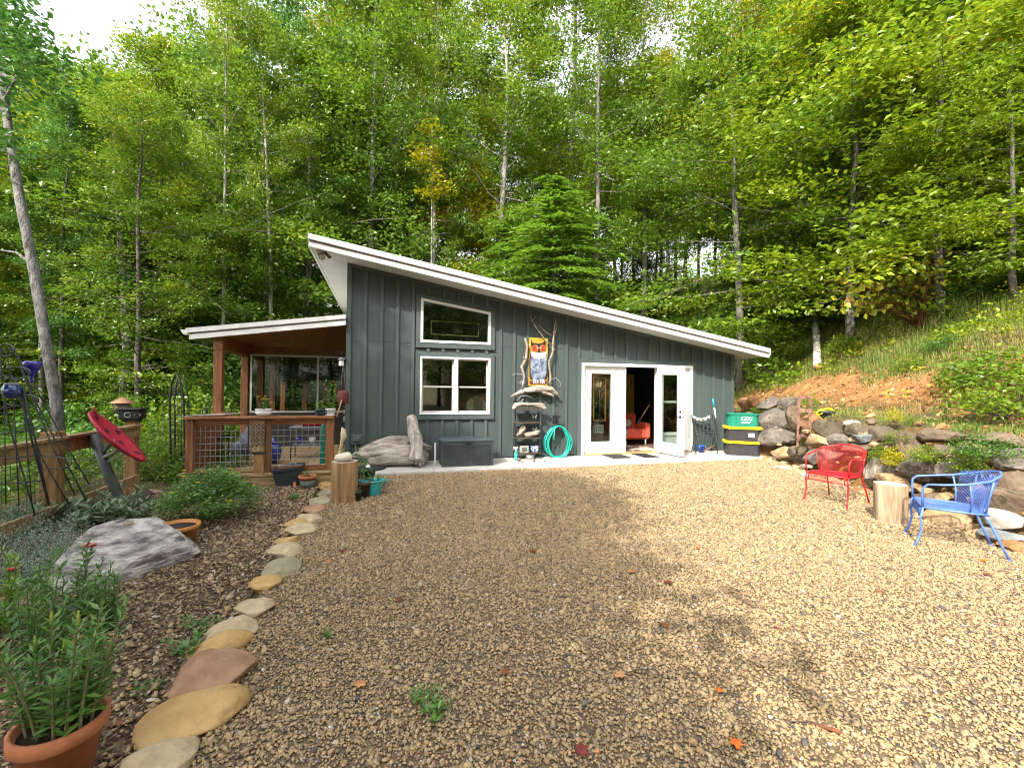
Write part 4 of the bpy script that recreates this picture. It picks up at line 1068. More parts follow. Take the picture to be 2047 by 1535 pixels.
# leafy cover on the rising ground deep in the wood
N = 5200; x = rng.uniform(-34, 34, N); y = rng.uniform(15, 62, N); t = bank_t(x, y)
k = ((t > -3) | (x < -5)) & ~((x > -4.5) & (x < 10.5) & (y < 18.2)) & ~((x > 5) & (t < 9)); x, y = x[k], y[k]
cen = np.stack([x, y, height(x, y) + rng.uniform(.1, 1.6, len(x)) * np.clip((y - 12) / 20, .4, 1.2)], 1)
v, f, tn = blob_leaves(cen, rng.uniform(.5, 1.0, len(x)), 30, rng, .26, .6, .6, np.clip(rng.normal(.45, .2, len(x)), 0, 1), .12)
tag(link('undergrowth', npmesh('undergrowth', v, f, M_LEAF, {'tone': tn})), kind='stuff')

# clods and dead leaves on the bare part of the bank
N = 16000; x = rng.uniform(5.5, 20, N); y = rng.uniform(.5, 15, N); t = bank_t(x, y); k = (t > .7) & (t < 8) & (rng.uniform(size=N) < np.clip(1.1 - np.abs(t - 2.8) / 3, .15, 1)); x, y = x[k], y[k]; n = len(x)
s = .022 * np.exp(rng.normal(size=n) * .5); M_CLOD = tintmat('clay clods and dead leaves', [(0, (.05, .03, .018)), (.3, (.16, .075, .03)), (.6, (.30, .15, .06)), (.85, (.36, .25, .13)), (1, (.42, .34, .22))], .9)
cl = []
for q_ in range(5):
    v, f = rock_v(170 + q_, 1, 5, .2, .5, .9, (1, random.uniform(.5, .9), random.uniform(.3, .7))); cl.append(npmesh('clod', v, f, M_CLOD))
scatter('clods', np.stack([x, y, height(x, y) + s * .2], 1), rng.normal(size=(n, 3)) * .6, np.stack([s, s, s], 1), rng.integers(0, 5, n), np.clip(rng.normal(.5, .28, n), 0, 1), cl)
# ------------------------------------------------------------------ the rocky bank on the right
def on_ground(px, py, lo=2.0, hi=60):
    """where the ray through a pixel meets the terrain"""
    d = np.linspace(lo, hi, 1500); P = EYE[None] + ray(px, py)[None] * d[:, None]
    k = np.nonzero(P[:, 2] < height(P[:, 0], P[:, 1]))[0]
    return P[k[0]] if len(k) else P[-1]
def wall_depth(px, t):
    d = np.linspace(2.5, 16, 900); P = EYE[None] + ray(px, 775)[None] * d[:, None]
    k = np.nonzero(bank_t(P[:, 0], P[:, 1]) > t)[0]
    return d[k[0]] if len(k) else 12.0
def rockmat(name, a, b, moss=None, sc=3.0):
    m = mat(name, a, .9, .25, sc, .6, 14, col2=b, dist=.04, detail=12, spec=.2)
    if moss and name not in DONE:
        DONE.add(name); n = m.node_tree.nodes; l = m.node_tree.links; bs = n['Principled BSDF']; src = bs.inputs['Base Color'].links[0].from_socket
        tc = n.new('ShaderNodeTexCoord'); nz = n.new('ShaderNodeTexNoise'); nz.inputs['Scale'].default_value = 6; nz.inputs['Detail'].default_value = 12; nz.inputs['Roughness'].default_value = .7
        l.new(tc.outputs['Object'], nz.inputs['Vector']); r = n.new('ShaderNodeValToRGB'); r.color_ramp.elements[0].position = .52; r.color_ramp.elements[1].position = .62; l.new(nz.outputs['Fac'], r.inputs[0])
        mx = n.new('ShaderNodeMix'); mx.data_type = 'RGBA'; l.new(r.outputs[0], mx.inputs[0]); l.new(src, mx.inputs[6]); mx.inputs[7].default_value = (*moss, 1); l.new(mx.outputs[2], bs.inputs['Base Color'])
    return m
DONE = set()
R_BROWN = rockmat('brown boulder', (.085, .060, .040), (.24, .175, .12), (.045, .04, .022))
R_GREY = rockmat('grey boulder', (.085, .072, .060), (.25, .215, .18), (.04, .038, .026))
R_ORANGE = rockmat('orange boulder', (.22, .10, .038), (.38, .215, .10), (.12, .075, .045))
R_MOSS = rockmat('mossy boulder', (.045, .038, .025), (.19, .15, .10), (.025, .025, .012))
R_TAN = rockmat('tan boulder', (.24, .165, .085), (.44, .32, .19), (.18, .11, .05))
R_WHITE = rockmat('white quartz', (.26, .23, .19), (.46, .43, .38), (.22, .15, .09))
R_BLUE = rockmat('blue grey slab', (.11, .12, .125), (.24, .25, .25))
bseed = [300]
def boulder(px, py, w, h, m, label, t=.12, dep=None, clip=7, name='boulder', cat='boulder', deep=.8, tilt=0.0, group=None, sub=3, sink=0.0):
    """w, h in photograph pixels"""
    bseed[0] += 1; d = dep or wall_depth(px, t); c = Dp(px, py, d); s = d / FPX
    v, f = rock_v(bseed[0], sub, clip + 9, .10, .48, .88, (w * s / 2, w * s / 2 * deep, h * s / 2))
    jr = np.random.default_rng(bseed[0]); v = v * (1 + jr.normal(size=(len(v), 1)) * .012)
    az = math.atan2(*(ray(px, 775)[:2])); rz = -az + random.uniform(-.15, .15); ca, sa = math.cos(rz), math.sin(rz); ct, st = math.cos(tilt), math.sin(tilt)
    x = v[:, 0] * ct - v[:, 2] * st; z = v[:, 0] * st + v[:, 2] * ct; y = v[:, 1]
    V = np.stack([c[0] + x * ca - y * sa, c[1] + x * sa + y * ca, c[2] + z - sink], 1)
    q = MB(); q.raw(V, f, False); return solo(name, q, m, label, cat, group)
ZX, ZY, ZS = 1480, 760, 2047 / 567
def zb(x, y, w, h, m, label, **k): return boulder(ZX + x / ZS, ZY + y / ZS, w / ZS, h / ZS, m, label, **k)
zb(40, 170, 110, 90, R_ORANGE, 'flat orange rock beside the corner of the house at the top of the wall', t=.5)
zb(95, 160, 90, 80, R_ORANGE, 'squarish orange rock right of the flat one near the house corner', t=.5)
zb(205, 165, 150, 105, R_GREY, 'rounded grey boulder on top of the wall left of the rusty arches', t=.5)
zb(350, 175, 150, 105, R_GREY, 'grey boulder on top of the wall just left of the rusty arches', t=.5)
zb(235, 285, 260, 180, R_GREY, 'largest grey boulder in the wall behind the stacked bins', t=.25)
zb(385, 270, 110, 180, R_BROWN, 'upright brown boulder behind the rusty arches', t=.3)
zb(275, 415, 280, 150, R_GREY, 'broad grey boulder under the largest one left of the arches', t=.12)
zb(100, 400, 150, 140, R_MOSS, 'dark mossy boulder right beside the yellow lidded bins', t=.15)
zb(65, 290, 120, 130, R_TAN, 'tan boulder hidden behind the green tub', t=.3)
zb(180, 515, 140, 105, R_ORANGE, 'orange brown stone beside the water jug', t=.02)
zb(310, 525, 160, 105, R_TAN, 'tan stone at the foot of the wall right of the water jug', t=.02)
zb(425, 535, 150, 125, R_MOSS, 'dark pitted stone at the foot of the wall left of the red chair', t=.02)
zb(525, 545, 130, 120, R_GREY, 'grey stone at the foot of the wall behind the red chair arm', t=.03)
zb(500, 320, 130, 160, R_ORANGE, 'orange boulder behind the rusty arches under the black pot', t=.3)
zb(570, 440, 170, 105, R_TAN, 'tan and black boulder right of the rusty arches', t=.12)
zb(645, 345, 210, 125, R_MOSS, 'mossy boulder carrying the black pot and yellow rope', t=.3)
zb(740, 440, 190, 105, R_GREY, 'grey boulder above the left half of the red chair', t=.12)
zb(865, 355, 190, 100, R_MOSS, 'mossy boulder below the white quartz lump', t=.3)
zb(895, 420, 150, 75, R_BLUE, 'blue grey slab of stone above the red chair', t=.08, clip=10)
zb(1025, 390, 170, 125, R_MOSS, 'black mossy boulder right of the blue grey slab', t=.25)
zb(805, 318, 112, 62, R_WHITE, 'white quartz lump on top of the wall', t=.42, clip=9, sub=2)
zb(942, 300, 70, 50, R_BROWN, 'small brown stone beside the white quartz lump', t=.5, sub=2)
zb(860, 500, 200, 110, R_BROWN, 'brown boulder behind the top of the red chair', t=.06)
zb(660, 540, 170, 130, R_BROWN, 'dark brown stone seen through the back of the red chair', t=.05)
zb(1150, 430, 130, 140, R_BROWN, 'brown boulder right of the black mossy one behind the leafy plant', t=.3)
zb(1240, 500, 200, 270, R_BROWN, 'tall brown boulder standing above the log stump', t=.2, deep=.6)
zb(1455, 405, 270, 105, R_BROWN, 'long flat brown boulder on top of the wall over the stump', t=.4)
zb(1310, 630, 290, 190, R_GREY, 'big grey boulder behind the blue chair arm', t=.08)
zb(1490, 530, 210, 125, R_MOSS, 'dark boulder with a pale face under the long flat one', t=.22)
zb(1560, 640, 230, 170, R_GREY, 'grey boulder above the back of the blue chair', t=.1)
zb(1850, 430, 320, 120, R_BROWN, 'long brown boulder on top of the wall above the blue chair', t=.4)
zb(1700, 560, 190, 170, R_GREY, 'grey boulder half hidden by leaves above the blue chair', t=.2)
zb(1960, 575, 230, 180, R_GREY, 'smooth grey boulder at the right edge under the long brown one', t=.22)
zb(1975, 730, 230, 160, R_BROWN, 'brown boulder at the right edge behind the blue chair', t=.12)
zb(1905, 880, 330, 230, R_BROWN, 'low brown boulder at the right edge right of the blue chair', t=.04)
zb(1130, 740, 250, 140, R_TAN, 'tan boulder behind the log stump', t=.02)
zb(900, 805, 190, 70, R_ORANGE, 'flat orange stone on the ground left of the log stump', t=-.08)
zb(1500, 985, 270, 125, R_TAN, 'yellow tan rock under the blue chair', t=-.12)
zb(1410, 860, 260, 110, R_BROWN, 'brown rock behind the seat of the blue chair', t=0)
zb(1905, 1000, 230, 140, R_WHITE, 'white quartz rock on the ground right of the blue chair', t=-.05, clip=10)
zb(1890, 1125, 260, 75, R_BLUE, 'pale grey flat stone on the ground right of the blue chair', t=-.22)
zb(1985, 1195, 190, 70, R_ORANGE, 'flat orange stone at the right edge', t=-.3)
zb(1330, 800, 120, 60, R_TAN, 'small pale stone behind the blue chair arm', t=-.02, sub=2)
zb(1460, 840, 100, 60, R_TAN, 'small tan stone behind the blue chair seat', t=-.05, sub=2)
zb(330, 640, 190, 50, R_WHITE, 'pale flat edging stone left of the red chair', t=-.25, sub=2)
zb(430, 660, 130, 40, R_TAN, 'yellow flat edging stone beside the red chair leg', t=-.3, sub=2)
zb(210, 590, 150, 40, R_TAN, 'flat tan edging stone in front of the water jug', t=-.2, sub=2)
zb(460, 683, 60, 28, R_WHITE, 'smallest pale edging stone beside the red chair arm', t=-.35, sub=2)
zb(470, 620, 90, 30, R_WHITE, 'pale edging pebble behind the red chair arm', t=-.15, sub=2)
M_OLDWOOD = mat('weathered driftwood', (.16, .13, .10), .9, .3, 3, .8, 12, stretch=(3, 3, 1), col2=(.42, .37, .31), dist=.03, detail=10)
zb(1005, 650, 190, 190, M_OLDWOOD, 'gnarled weathered root stump against the wall right of the red chair', t=-.02, name='root_stump', cat='driftwood', clip=3)
# small rubble wedged between the boulders
rng = np.random.default_rng(77); rub = MB()
for i in range(260):
    px = rng.uniform(1490, 2060); d = wall_depth(px, rng.uniform(-.25, .3)); t0 = EYE + ray(px, 775) * d; z = rng.uniform(0, 1.0) ** 1.6 * .95 if bank_t(t0[0], t0[1]) > .02 else .03
    v, f = rock_v(500 + i, 1, 4, .2, .6, .9, (1, .8, .7)); s_ = rng.uniform(.03, .09)
    rub.raw(v * s_ + np.array([t0[0], t0[1], z]), f)
setting('rubble', rub, R_TAN, 'stuff')
# birch log on the bank, its sawn end towards the yard
e0 = Dp(1634, 733, pix(*on_ground(1634, 745))[2] - .15); e1 = on_ground(1630, 640) + np.array([0, 0, .12]); dl = unit(e1 - e0)
lg = thing('birch_log', tuple(e0), 'pale birch log lying on the bank with its orange sawn end facing the yard', 'log')
rr0 = 26 / 3.37 * pix(*e0)[2] / FPX
part('bark', MB().tube([e0 + dl * .004, e0 + (e1 - e0) * .3 + [.01, 0, .02], e0 + (e1 - e0) * .7, e1], [rr0, rr0 * .96, rr0 * .98, rr0 * .9], 14), mat('birch bark', (.22, .19, .16), .85, .4, 9, .4, 20, stretch=(1, 1, 3), col2=(.62, .58, .52)), lg)
part('sawn_end', MB().tube([e0, e0 - dl * .004], rr0 * .86, 14), mat('sawn wood', (.45, .19, .06), .8, .3, 12, .2, col2=(.62, .33, .13)), lg)
# shrub with red stems and big yellow leaves
root = on_ground(1838, 655); sh = thing('red_stemmed_shrub', tuple(root), 'shrub with red stems and big yellow green leaves on the bank', 'shrub')
dsh = pix(*root)[2]; st = MB(); rng = np.random.default_rng(51); cen = []
for px, py in ((1660, 560), (1680, 610), (1700, 540), (1720, 580), (1735, 500), (1760, 560), (1770, 525), (1790, 590), (1800, 545), (1815, 490), (1830, 560), (1850, 520), (1870, 545), (1890, 590), (1750, 600), (1710, 615), (1840, 600), (1880, 500)):
    e = Dp(px, py, dsh + rng.uniform(-1.2, .6)); m = root * .55 + e * .45 + np.array([0, 0, .35]) + rng.normal(size=3) * .08
    pts = [root + rng.normal(size=3) * [.12, .12, 0], m, e * .8 + m * .2 + [0, 0, .08], e]; st.tube(pts, [.014, .010, .007, .003], 5)
    for u in np.linspace(.25, 1, 18):
        b = pts[1] * (1 - u) + e * u + rng.normal(size=3) * .17; cen.append(b)
        st.tube([pts[1] * (1 - u) + e * u, b], [.005, .003], 3, False)
part('stems', st, mat('red stem', (.16, .03, .03), .5, .3, 6, 0), sh)
cen = np.array(cen); n = len(cen); D = rng.normal(size=(n, 3)); D[:, 2] -= .7; N_ = rng.normal(size=(n, 3)) * .5 + np.array([-.3, -.5, .8]); L_ = rng.uniform(.15, .26, n)
v, f = leaf_mesh(cen - root, D, N_, L_, L_ * .78, .08)
link('foliage', npmesh('shrub leaves', v, f, leafmat('yellow shrub leaf', [(0, (.16, .24, .012)), (.45, (.34, .36, .02)), (.8, (.52, .42, .03)), (1, (.55, .25, .05))], .35), {'tone': np.repeat(np.clip(rng.normal(.5, .22, n), 0, 1), 4)}), sh)
for px, py, s_, lb, lf in ((1960, 600, .8, 'dark green bush right of the red stemmed shrub', M_LEAFB), (2015, 770, .75, 'green weedy bush at the right edge halfway up the bank', M_LEAF), (2035, 830, .6, 'yellow green bush low on the bank at the right edge', M_LEAFY), (1890, 700, .35, 'small broad leaved weed in the middle of the bank', M_LEAFB), (1815, 740, .3, 'small weed at the edge of the bare orange soil', M_LEAFY), (1560, 690, .6, 'leafy clump on the bank beside the low end of the roof', M_LEAFY), (1530, 740, .5, 'lower leafy clump beside the corner of the house', M_LEAFY), (1600, 720, .4, 'leafy clump left of the birch log', M_LEAF), (1690, 700, .5, 'green clump right of the birch log', M_LEAFY)):
    p = on_ground(px, py); bush(p[0], p[1], s_, lb, None, lf, z=p[2] - .05)
# plants rooted in the wall
for x, y, s_, lb, lf, t in ((1150, 420, .16, 'sprig with round leaves hanging between the boulders', M_LEAFY, .2), (1350, 540, .2, 'fern like plant between the big grey boulders', M_LEAFY, .1), (1780, 490, .24, 'leafy plant trailing over the wall above the blue chair', M_LEAFB, .2), (1040, 530, .16, 'yellow green plant right of the red chair back', M_LEAFY, .05), (1650, 620, .2, 'yellowish plant over the back of the blue chair', M_LEAFY, .08), (130, 220, .14, 'small fern on the rocks above the stacked bins', M_LEAF, .35), (490, 150, .16, 'grass clump behind the top of the rusty arches', M_LEAFY, .6), (1110, 280, .12, 'yellow flowered weed on top of the wall', M_GOLD, .6), (1095, 590, .15, 'plant with reddish leaves right of the red chair', M_GOLD, .0)):
    c = Dp(ZX + x / ZS, ZY + y / ZS, wall_depth(ZX + x / ZS, t) - .12); bush(c[0], c[1], s_, lb, None, lf, z=c[2] - s_ * .5, name='wall_plant', cat='plant')

# ------------------------------------------------------------------ wrought iron chairs
def chair(name, pos, face, m, label):
    r = thing(name, (0, 0, 0), label, 'chair')
    P = lambda x, y, z: np.array([x, y, z], float)
    rim = [P(s * x, y, z) for s, seq in ((-1, ((.262, -.235, .41), (.268, -.24, .52), (.27, -.235, .60), (.275, -.20, .635), (.30, -.08, .65), (.305, .08, .675), (.265, .24, .72), (.16, .33, .765))), (1, ((0, .365, .785), (.16, .33, .765), (.265, .24, .72), (.305, .08, .675), (.30, -.08, .65), (.275, -.20, .635), (.27, -.235, .60), (.268, -.24, .52), (.262, -.235, .41)))) for x, y, z in seq]
    part('arm_rail', MB().tube(rim, .0105, 8), m, r)
    sf = MB(); loop = [P(-.26, -.23, .40), P(.26, -.23, .40), P(.255, .1, .395), P(.22, .235, .39), P(-.22, .235, .39), P(-.255, .1, .395), P(-.26, -.23, .40)]
    sf.tube(loop, .010, 8); sf.tube([P(-.255, -.245, .31), P(.255, -.245, .31)], .008, 6)
    for s in (-1, 1): sf.tube([P(s * .225, -.23, .40), P(s * .225, -.25, .385), P(s * .222, -.247, .31)], .008, 6)
    part('seat_frame', sf, m, r)
    for s in (-1, 1):
        part('leg', MB().tube([P(s * .258, -.232, .405), P(s * .262, -.25, .30), P(s * .258, -.245, .18), P(s * .262, -.27, .06), P(s * .27, -.30, .008)], [.011, .0105, .010, .010, .0105], 8), m, r)
        part('leg', MB().tube([P(s * .215, .20, .395), P(s * .22, .24, .33), P(s * .235, .30, .17), P(s * .25, .36, .008)], .0105, 8), m, r)
        part('foot', MB().lathe((s * .27, -.30, 0), [(.016, 0), (.016, .008), (.011, .012)], 10), m, r); part('foot', MB().lathe((s * .25, .36, 0), [(.016, 0), (.016, .008), (.011, .012)], 10), m, r)
        part('back_upright', MB().tube([P(s * .215, .215, .395), P(s * .235, .235, .55), P(s * .255, .26, .715)], .009, 6), m, r)
        part('back_upright', MB().tube([P(s * .255, .10, .395), P(s * .285, .11, .53), P(s * .302, .09, .672)], .008, 6), m, r)
    def back(u, w):                                           # u -1..1 across, w 0..1 up
        a = u * 1.25; rx = .255 + .05 * w; x = rx * math.sin(a); y = .02 + (.225 + .12 * w) * math.cos(a) ** .9 if math.cos(a) > 0 else .02
        return P(x, y, .40 + w * (.31 + .07 * math.cos(a)))
    mb = MB(); nu, nw = 24, 12
    for k in range(-nw, nu + 1):
        for sg in (1, -1):
            pts = [back(-1 + 2 * uu / nu, j / nw) for j in range(nw + 1) for uu in [(k + j) if sg > 0 else (nu - k - j)] if 0 <= uu <= nu]
            if len(pts) > 1: mb.tube(pts, .0019, 3, False, False)
    part('back_mesh', mb, m, r)
    def seat(u, w):
        return P(u * .25 * (1 - .06 * max(0, w) ** 2), -.23 + .46 * w, .397 - .012 * math.cos(u * 1.5)) if w >= 0 else P(u * .25, -.236 - .01 * (-w), .395 + w * .42)
    ms = MB(); nu, nw = 18, 17
    for k in range(-nw - 5, nu + 1):
        for sg in (1, -1):
            pts = [seat(-1 + 2 * uu / nu, j / nw) for j in range(-4, nw + 1) for uu in [(k + j) if sg > 0 else (nu - k - j)] if 0 <= uu <= nu]
            if len(pts) > 1: ms.tube(pts, .0019, 3, False, False)
    part('seat_mesh', ms, m, r)
    sc = MB()
    for s in (-1, 1):
        for c0 in (.07, .17):
            sc.tube([P(s * (c0 + .035 * math.cos(q)), .33 - c0 * .35, .735 - c0 * .2 + .022 * math.sin(q)) for q in np.linspace(0, 5.2, 14)], .005, 5)
    part('scroll', sc, m, r)
    r.location = (*pos, .012); r.rotation_euler = (0, 0, math.atan2(face[0], -face[1]))
    return r
chair('garden_chair', (6.12, 4.64), (-.5, -.11), mat('red enamel', (.42, .010, .018), .35, .15, 9, .04, 60, spec=.5), 'red wrought iron garden chair on the gravel by the rock wall')
chair('garden_chair', (5.56, 3.05), (-.41, .5), mat('blue enamel', (.085, .17, .50), .4, .25, 9, .06, 60, spec=.5), 'blue wrought iron garden chair nearest the right edge')
M_STUMP = mat('split log side', (.20, .13, .075), .85, .35, 4, .7, 14, stretch=(4, 4, .5), col2=(.46, .34, .22), dist=.02)
M_STUMPT = mat('log end grain', (.34, .27, .20), .85, .25, 8, .3, col2=(.52, .46, .38))
def stump(c, r, h, name, label, m=M_STUMP, mt=M_STUMPT):
    o = thing(name, tuple(c), label, 'stump'); rng = np.random.default_rng(int(abs(c[0]) * 100)); S_ = MB(); n = 26; rad = r * (1 + .035 * rng.normal(size=n)); vs = []
    for z in (0, .03, h * .3, h * .65, h - .008, h):
        for k in range(n):
            a = 2 * PI * k / n; q = rad[k] * (1.03 if z < .02 else .985 if z == h else 1 + .012 * math.sin(z * 9 + k)); vs.append((c[0] + q * math.cos(a), c[1] + q * math.sin(a), c[2] + z))
    fs = [(i * n + k, i * n + (k + 1) % n, (i + 1) * n + (k + 1) % n, (i + 1) * n + k) for i in range(5) for k in range(n)]
    S_.raw(vs, fs, True); part('side', S_, m, o)
    part('top', MB().raw([(c[0] + .984 * rad[k] * math.cos(2 * PI * k / n), c[1] + .984 * rad[k] * math.sin(2 * PI * k / n), c[2] + h - .001) for k in range(n)], [tuple(range(n))]), mt, o)
    return o
sp = G(1789, 1050); stump((sp[0] + .11, sp[1] + .12, 0), .165, .46, 'log_stump', 'short log stump between the red and the blue chair')
# ------------------------------------------------------------------ things against the front of the house
def Z7(x, y, Y): return Wp(960 + x / 4.514, 600 + y / 4.514, Y)
M_DRIFT = mat('silver driftwood', (.19, .155, .12), .85, .3, 3.2, .9, 10, stretch=(.8, 4, 4), col2=(.50, .45, .38), dist=.035, detail=12)
M_DRIFTV = mat('upright driftwood', (.22, .18, .145), .85, .3, 3.2, .9, 10, stretch=(5, 5, .7), col2=(.52, .47, .42), dist=.03, detail=12)
def lumpy(mb, pts, r, seed, n=14, amp=.18, flat=1.0, sub=4):
    """a gnarled piece of wood along a line"""
    rng = np.random.default_rng(seed); p = np.array(pts, float); r = np.array(r, float)
    u = np.linspace(0, len(p) - 1, (len(p) - 1) * sub + 1); k = np.minimum(u.astype(int), len(p) - 2); f = (u - k)[:, None]
    q = p[k] * (1 - f) + p[k + 1] * f; rr_ = r[k] * (1 - f[:, 0]) + r[k + 1] * f[:, 0]
    b = len(mb.v); mb.tube(q, rr_, n, True, True, flat); ph = rng.uniform(0, 6.28, 6); fa = rng.integers(2, 6, 6)
    for i in range(len(q)):
        for j in range(n):
            a = 2 * PI * j / n; g = 1 + amp * (math.sin(fa[0] * a + ph[0] + i * .25) + .7 * math.sin(fa[1] * a + ph[1] - i * .4) + .5 * math.sin(i * .9 + ph[2] + a))
            c = q[i]; v = np.array(mb.v[b + i * n + j]); mb.v[b + i * n + j] = tuple(c + (v - c) * g)
part('outlet_box', MB().bevbox((*[Wp(714, 0, 9.1)[0]], 9.095, Wp(716, 888, 9.1)[2]), (Wp(737, 0, 9.1)[0], 9.148, Wp(716, 869, 9.1)[2]), .006), M_BATTEN, house)
part('outlet_cover', MB().bevbox((Wp(719, 0, 9.1)[0], 9.06, Wp(716, 882, 9.1)[2]), (Wp(732, 0, 9.1)[0], 9.094, Wp(716, 873, 9.1)[2]), .008), mat('grey box plastic', (.10, .115, .12), .4, .1, 8, 0), house)
part('conduit', MB().tube([(Wp(724, 0, 9.1)[0], 9.11, .06), (Wp(724, 0, 9.1)[0], 9.11, Wp(716, 889, 9.1)[2])], .017, 8), M_BATTEN, house)
# driftwood log and upright piece
dw = MB(); LY = 8.72
L_ = lambda px, py, y=LY: Wp(px, py, y)
lumpy(dw, [L_(700, 912), L_(735, 905), L_(770, 903), L_(815, 906), L_(856, 913)], [.03, .14, .20, .19, .09], 5, 18, .14, .8)
lumpy(dw, [L_(718, 902, 8.8), L_(752, 893, 8.8), L_(790, 885, 8.8), L_(816, 881, 8.8), L_(822, 890, 8.8)], [.05, .12, .13, .10, .04], 6, 16, .16)
lumpy(dw, [L_(735, 921, 8.6), L_(770, 918, 8.58), L_(812, 919, 8.6), L_(850, 921, 8.6)], [.05, .12, .12, .06], 7, 14, .15)
lumpy(dw, [L_(815, 890, 8.85), L_(840, 891, 8.85), L_(862, 896, 8.85)], [.07, .10, .04], 8, 14, .16)
lumpy(dw, [L_(708, 905, 8.62), L_(725, 909, 8.6), L_(745, 914, 8.62)], [.015, .05, .04], 9, 10, .2)
solo('driftwood_log', dw, M_DRIFT, 'long weathered driftwood log lying on the walk against the wall', 'driftwood')
du = MB(); lumpy(du, [L_(832, 922, 8.36), L_(834, 903, 8.42), L_(832, 880, 8.52), L_(826, 855, 8.66), L_(822, 833, 8.78)], [.14, .115, .12, .105, .09], 12, 16, .09)
for px, py in ((817, 918), (824, 926), (832, 929), (840, 931), (846, 929)): lumpy(du, [L_(832, 895, 8.42), L_((832 + px) / 2, (905 + py) / 2, 8.36), L_(px, py, 8.33)], [.06, .05, .022], int(px), 8, .15)
solo('driftwood_post', du, M_DRIFTV, 'upright silver driftwood stem leaning on the driftwood log', 'driftwood')
# storage box with woven front
bl, br_ = G(881, 933.5, .05), G(988.5, 931, .05); bx0, bx1, byf = bl[0], br_[0], (bl[1] + br_[1]) / 2; bzt = .05 + .50
M_RES = mat('charcoal resin', (.035, .045, .05), .45, .15, 10, .06, 60)
sb = thing('storage_box', ((bx0 + bx1) / 2, byf, .05), 'charcoal resin storage box with a woven pattern on the walk under the window', 'storage box')
part('body', MB().bevbox((bx0 + .02, byf + .02, .052), (bx1 - .02, byf + .52, bzt - .035), .012), M_RES, sb)
part('lid', MB().bevbox((bx0 - .005, byf - .005, bzt - .034), (bx1 + .005, byf + .54, bzt + .012), .012), mat('charcoal lid', (.055, .075, .085), .4, .1, 8, .03), sb)
rimm = MB(); rimm.box((bx0 + .012, byf + .004, .052), (bx0 + .06, byf + .0195, bzt - .036)); rimm.box((bx1 - .06, byf + .004, .052), (bx1 - .012, byf + .0195, bzt - .036)); rimm.box((bx0 + .0605, byf + .0045, .052), (bx1 - .0605, byf + .0195, .085)); rimm.box((bx0 + .0605, byf + .0045, bzt - .10), (bx1 - .0605, byf + .0195, bzt - .036))
part('front_frame', rimm, M_RES, sb)
wv = MB(); nx_, nz_ = 22, 12; wx = (bx1 - bx0 - .124) / nx_; wz = (bzt - .10 - .087) / nz_
for i in range(nz_):
    for k in range(nx_):
        if (i + k) % 2: continue
        x = bx0 + .062 + k * wx; z = .087 + i * wz
        wv.raw([(x - wx * .4, byf + .0195, z + .002), (x + wx * 1.4, byf + .0195, z + .002), (x + wx * 1.4, byf + .0195, z + wz - .002), (x - wx * .4, byf + .0195, z + wz - .002), (x + wx * .1, byf + .009, z + .006), (x + wx * .9, byf + .009, z + .006), (x + wx * .9, byf + .009, z + wz - .006), (x + wx * .1, byf + .009, z + wz - .006)], [(4, 5, 6, 7), (0, 1, 5, 4), (1, 2, 6, 5), (2, 3, 7, 6), (3, 0, 4, 7)])
part('woven_panel', wv, M_RES, sb)
part('latch', MB().bevbox(((bx0 + bx1) / 2 - .05, byf - .012, bzt - .075), ((bx0 + bx1) / 2 + .05, byf + .004, bzt - .035), .005), M_BLACK, sb)
s0 = L_(869.5, 924, 8.75); solo('white_stake', MB().box((s0[0] - .014, 8.74, .051), (s0[0] + .014, 8.77, .46)), M_WHITE, 'thin white stake standing just left of the storage box', 'stake')
# owl panel: a painted board
OY = 9.09
op = thing('owl_panel', tuple(Z7(525, 775, OY)), 'painted owl on a tall yellow and brown board hung on the wall', 'painting')
a, b = Z7(443, 337, OY), Z7(608, 776, OY)
part('board', MB().bevbox((a[0], OY, b[2]), (b[0], OY + .034, a[2]), .003), mat('yellow board paint', (.46, .25, .03), .5, .2, 7, .1, col2=(.56, .34, .05)), op)
lay = [0]
def flat(name, pts, m, par=op):
    lay[0] += 1; y = OY - .0012 * lay[0]; q = [Z7(x, yy, y) for x, yy in pts]
    return part(name, MB().prism(q[::-1] if False else q, (0, .0011, 0)), m, par)
def disc(x, y, r, ry=None, n=18): return [(x + r * math.cos(2 * PI * k / n), y + (ry or r) * math.sin(2 * PI * k / n)) for k in range(n)]
PB = mat('owl dark brown', (.035, .018, .016), .5, .3, 9, 0); PR = mat('owl red', (.34, .03, .012), .5, .35, 12, 0, col2=(.46, .07, .02)); PW = mat('owl white', (.48, .47, .45), .5, .1, 9, 0)
PBL = mat('owl blue grey', (.07, .11, .21), .6, .35, 9, .2, 40, col2=(.26, .30, .37), ramp=(.4, .6)); PO = mat('owl orange', (.42, .22, .07), .5, .2, 9, 0)
flat('painted_wings', [(452, 470), (604, 470), (610, 560), (607, 690), (597, 720), (455, 720), (444, 690), (441, 560)], PB)
flat('painted_breast', [(462, 490), (595, 490), (603, 540), (599, 650), (580, 715), (545, 730), (510, 730), (472, 715), (456, 650), (452, 540)], PBL)
flat('painted_ruff', [(455, 468), (600, 468), (597, 498), (565, 528), (545, 520), (532, 548), (518, 522), (490, 528), (460, 498)], PW)
flat('painted_head', [(460, 350), (468, 382), (500, 390), (530, 392), (562, 386), (585, 366), (588, 390), (594, 440), (580, 466), (530, 474), (480, 466), (464, 440), (458, 390)], PB)
flat('painted_eye_patch', disc(497, 437, 31, 33), PO); flat('painted_eye_patch', disc(563, 437, 31, 33), PO)
flat('painted_eye', disc(495, 437, 26, 28), PR); flat('painted_eye', disc(566, 437, 26, 28), PR)
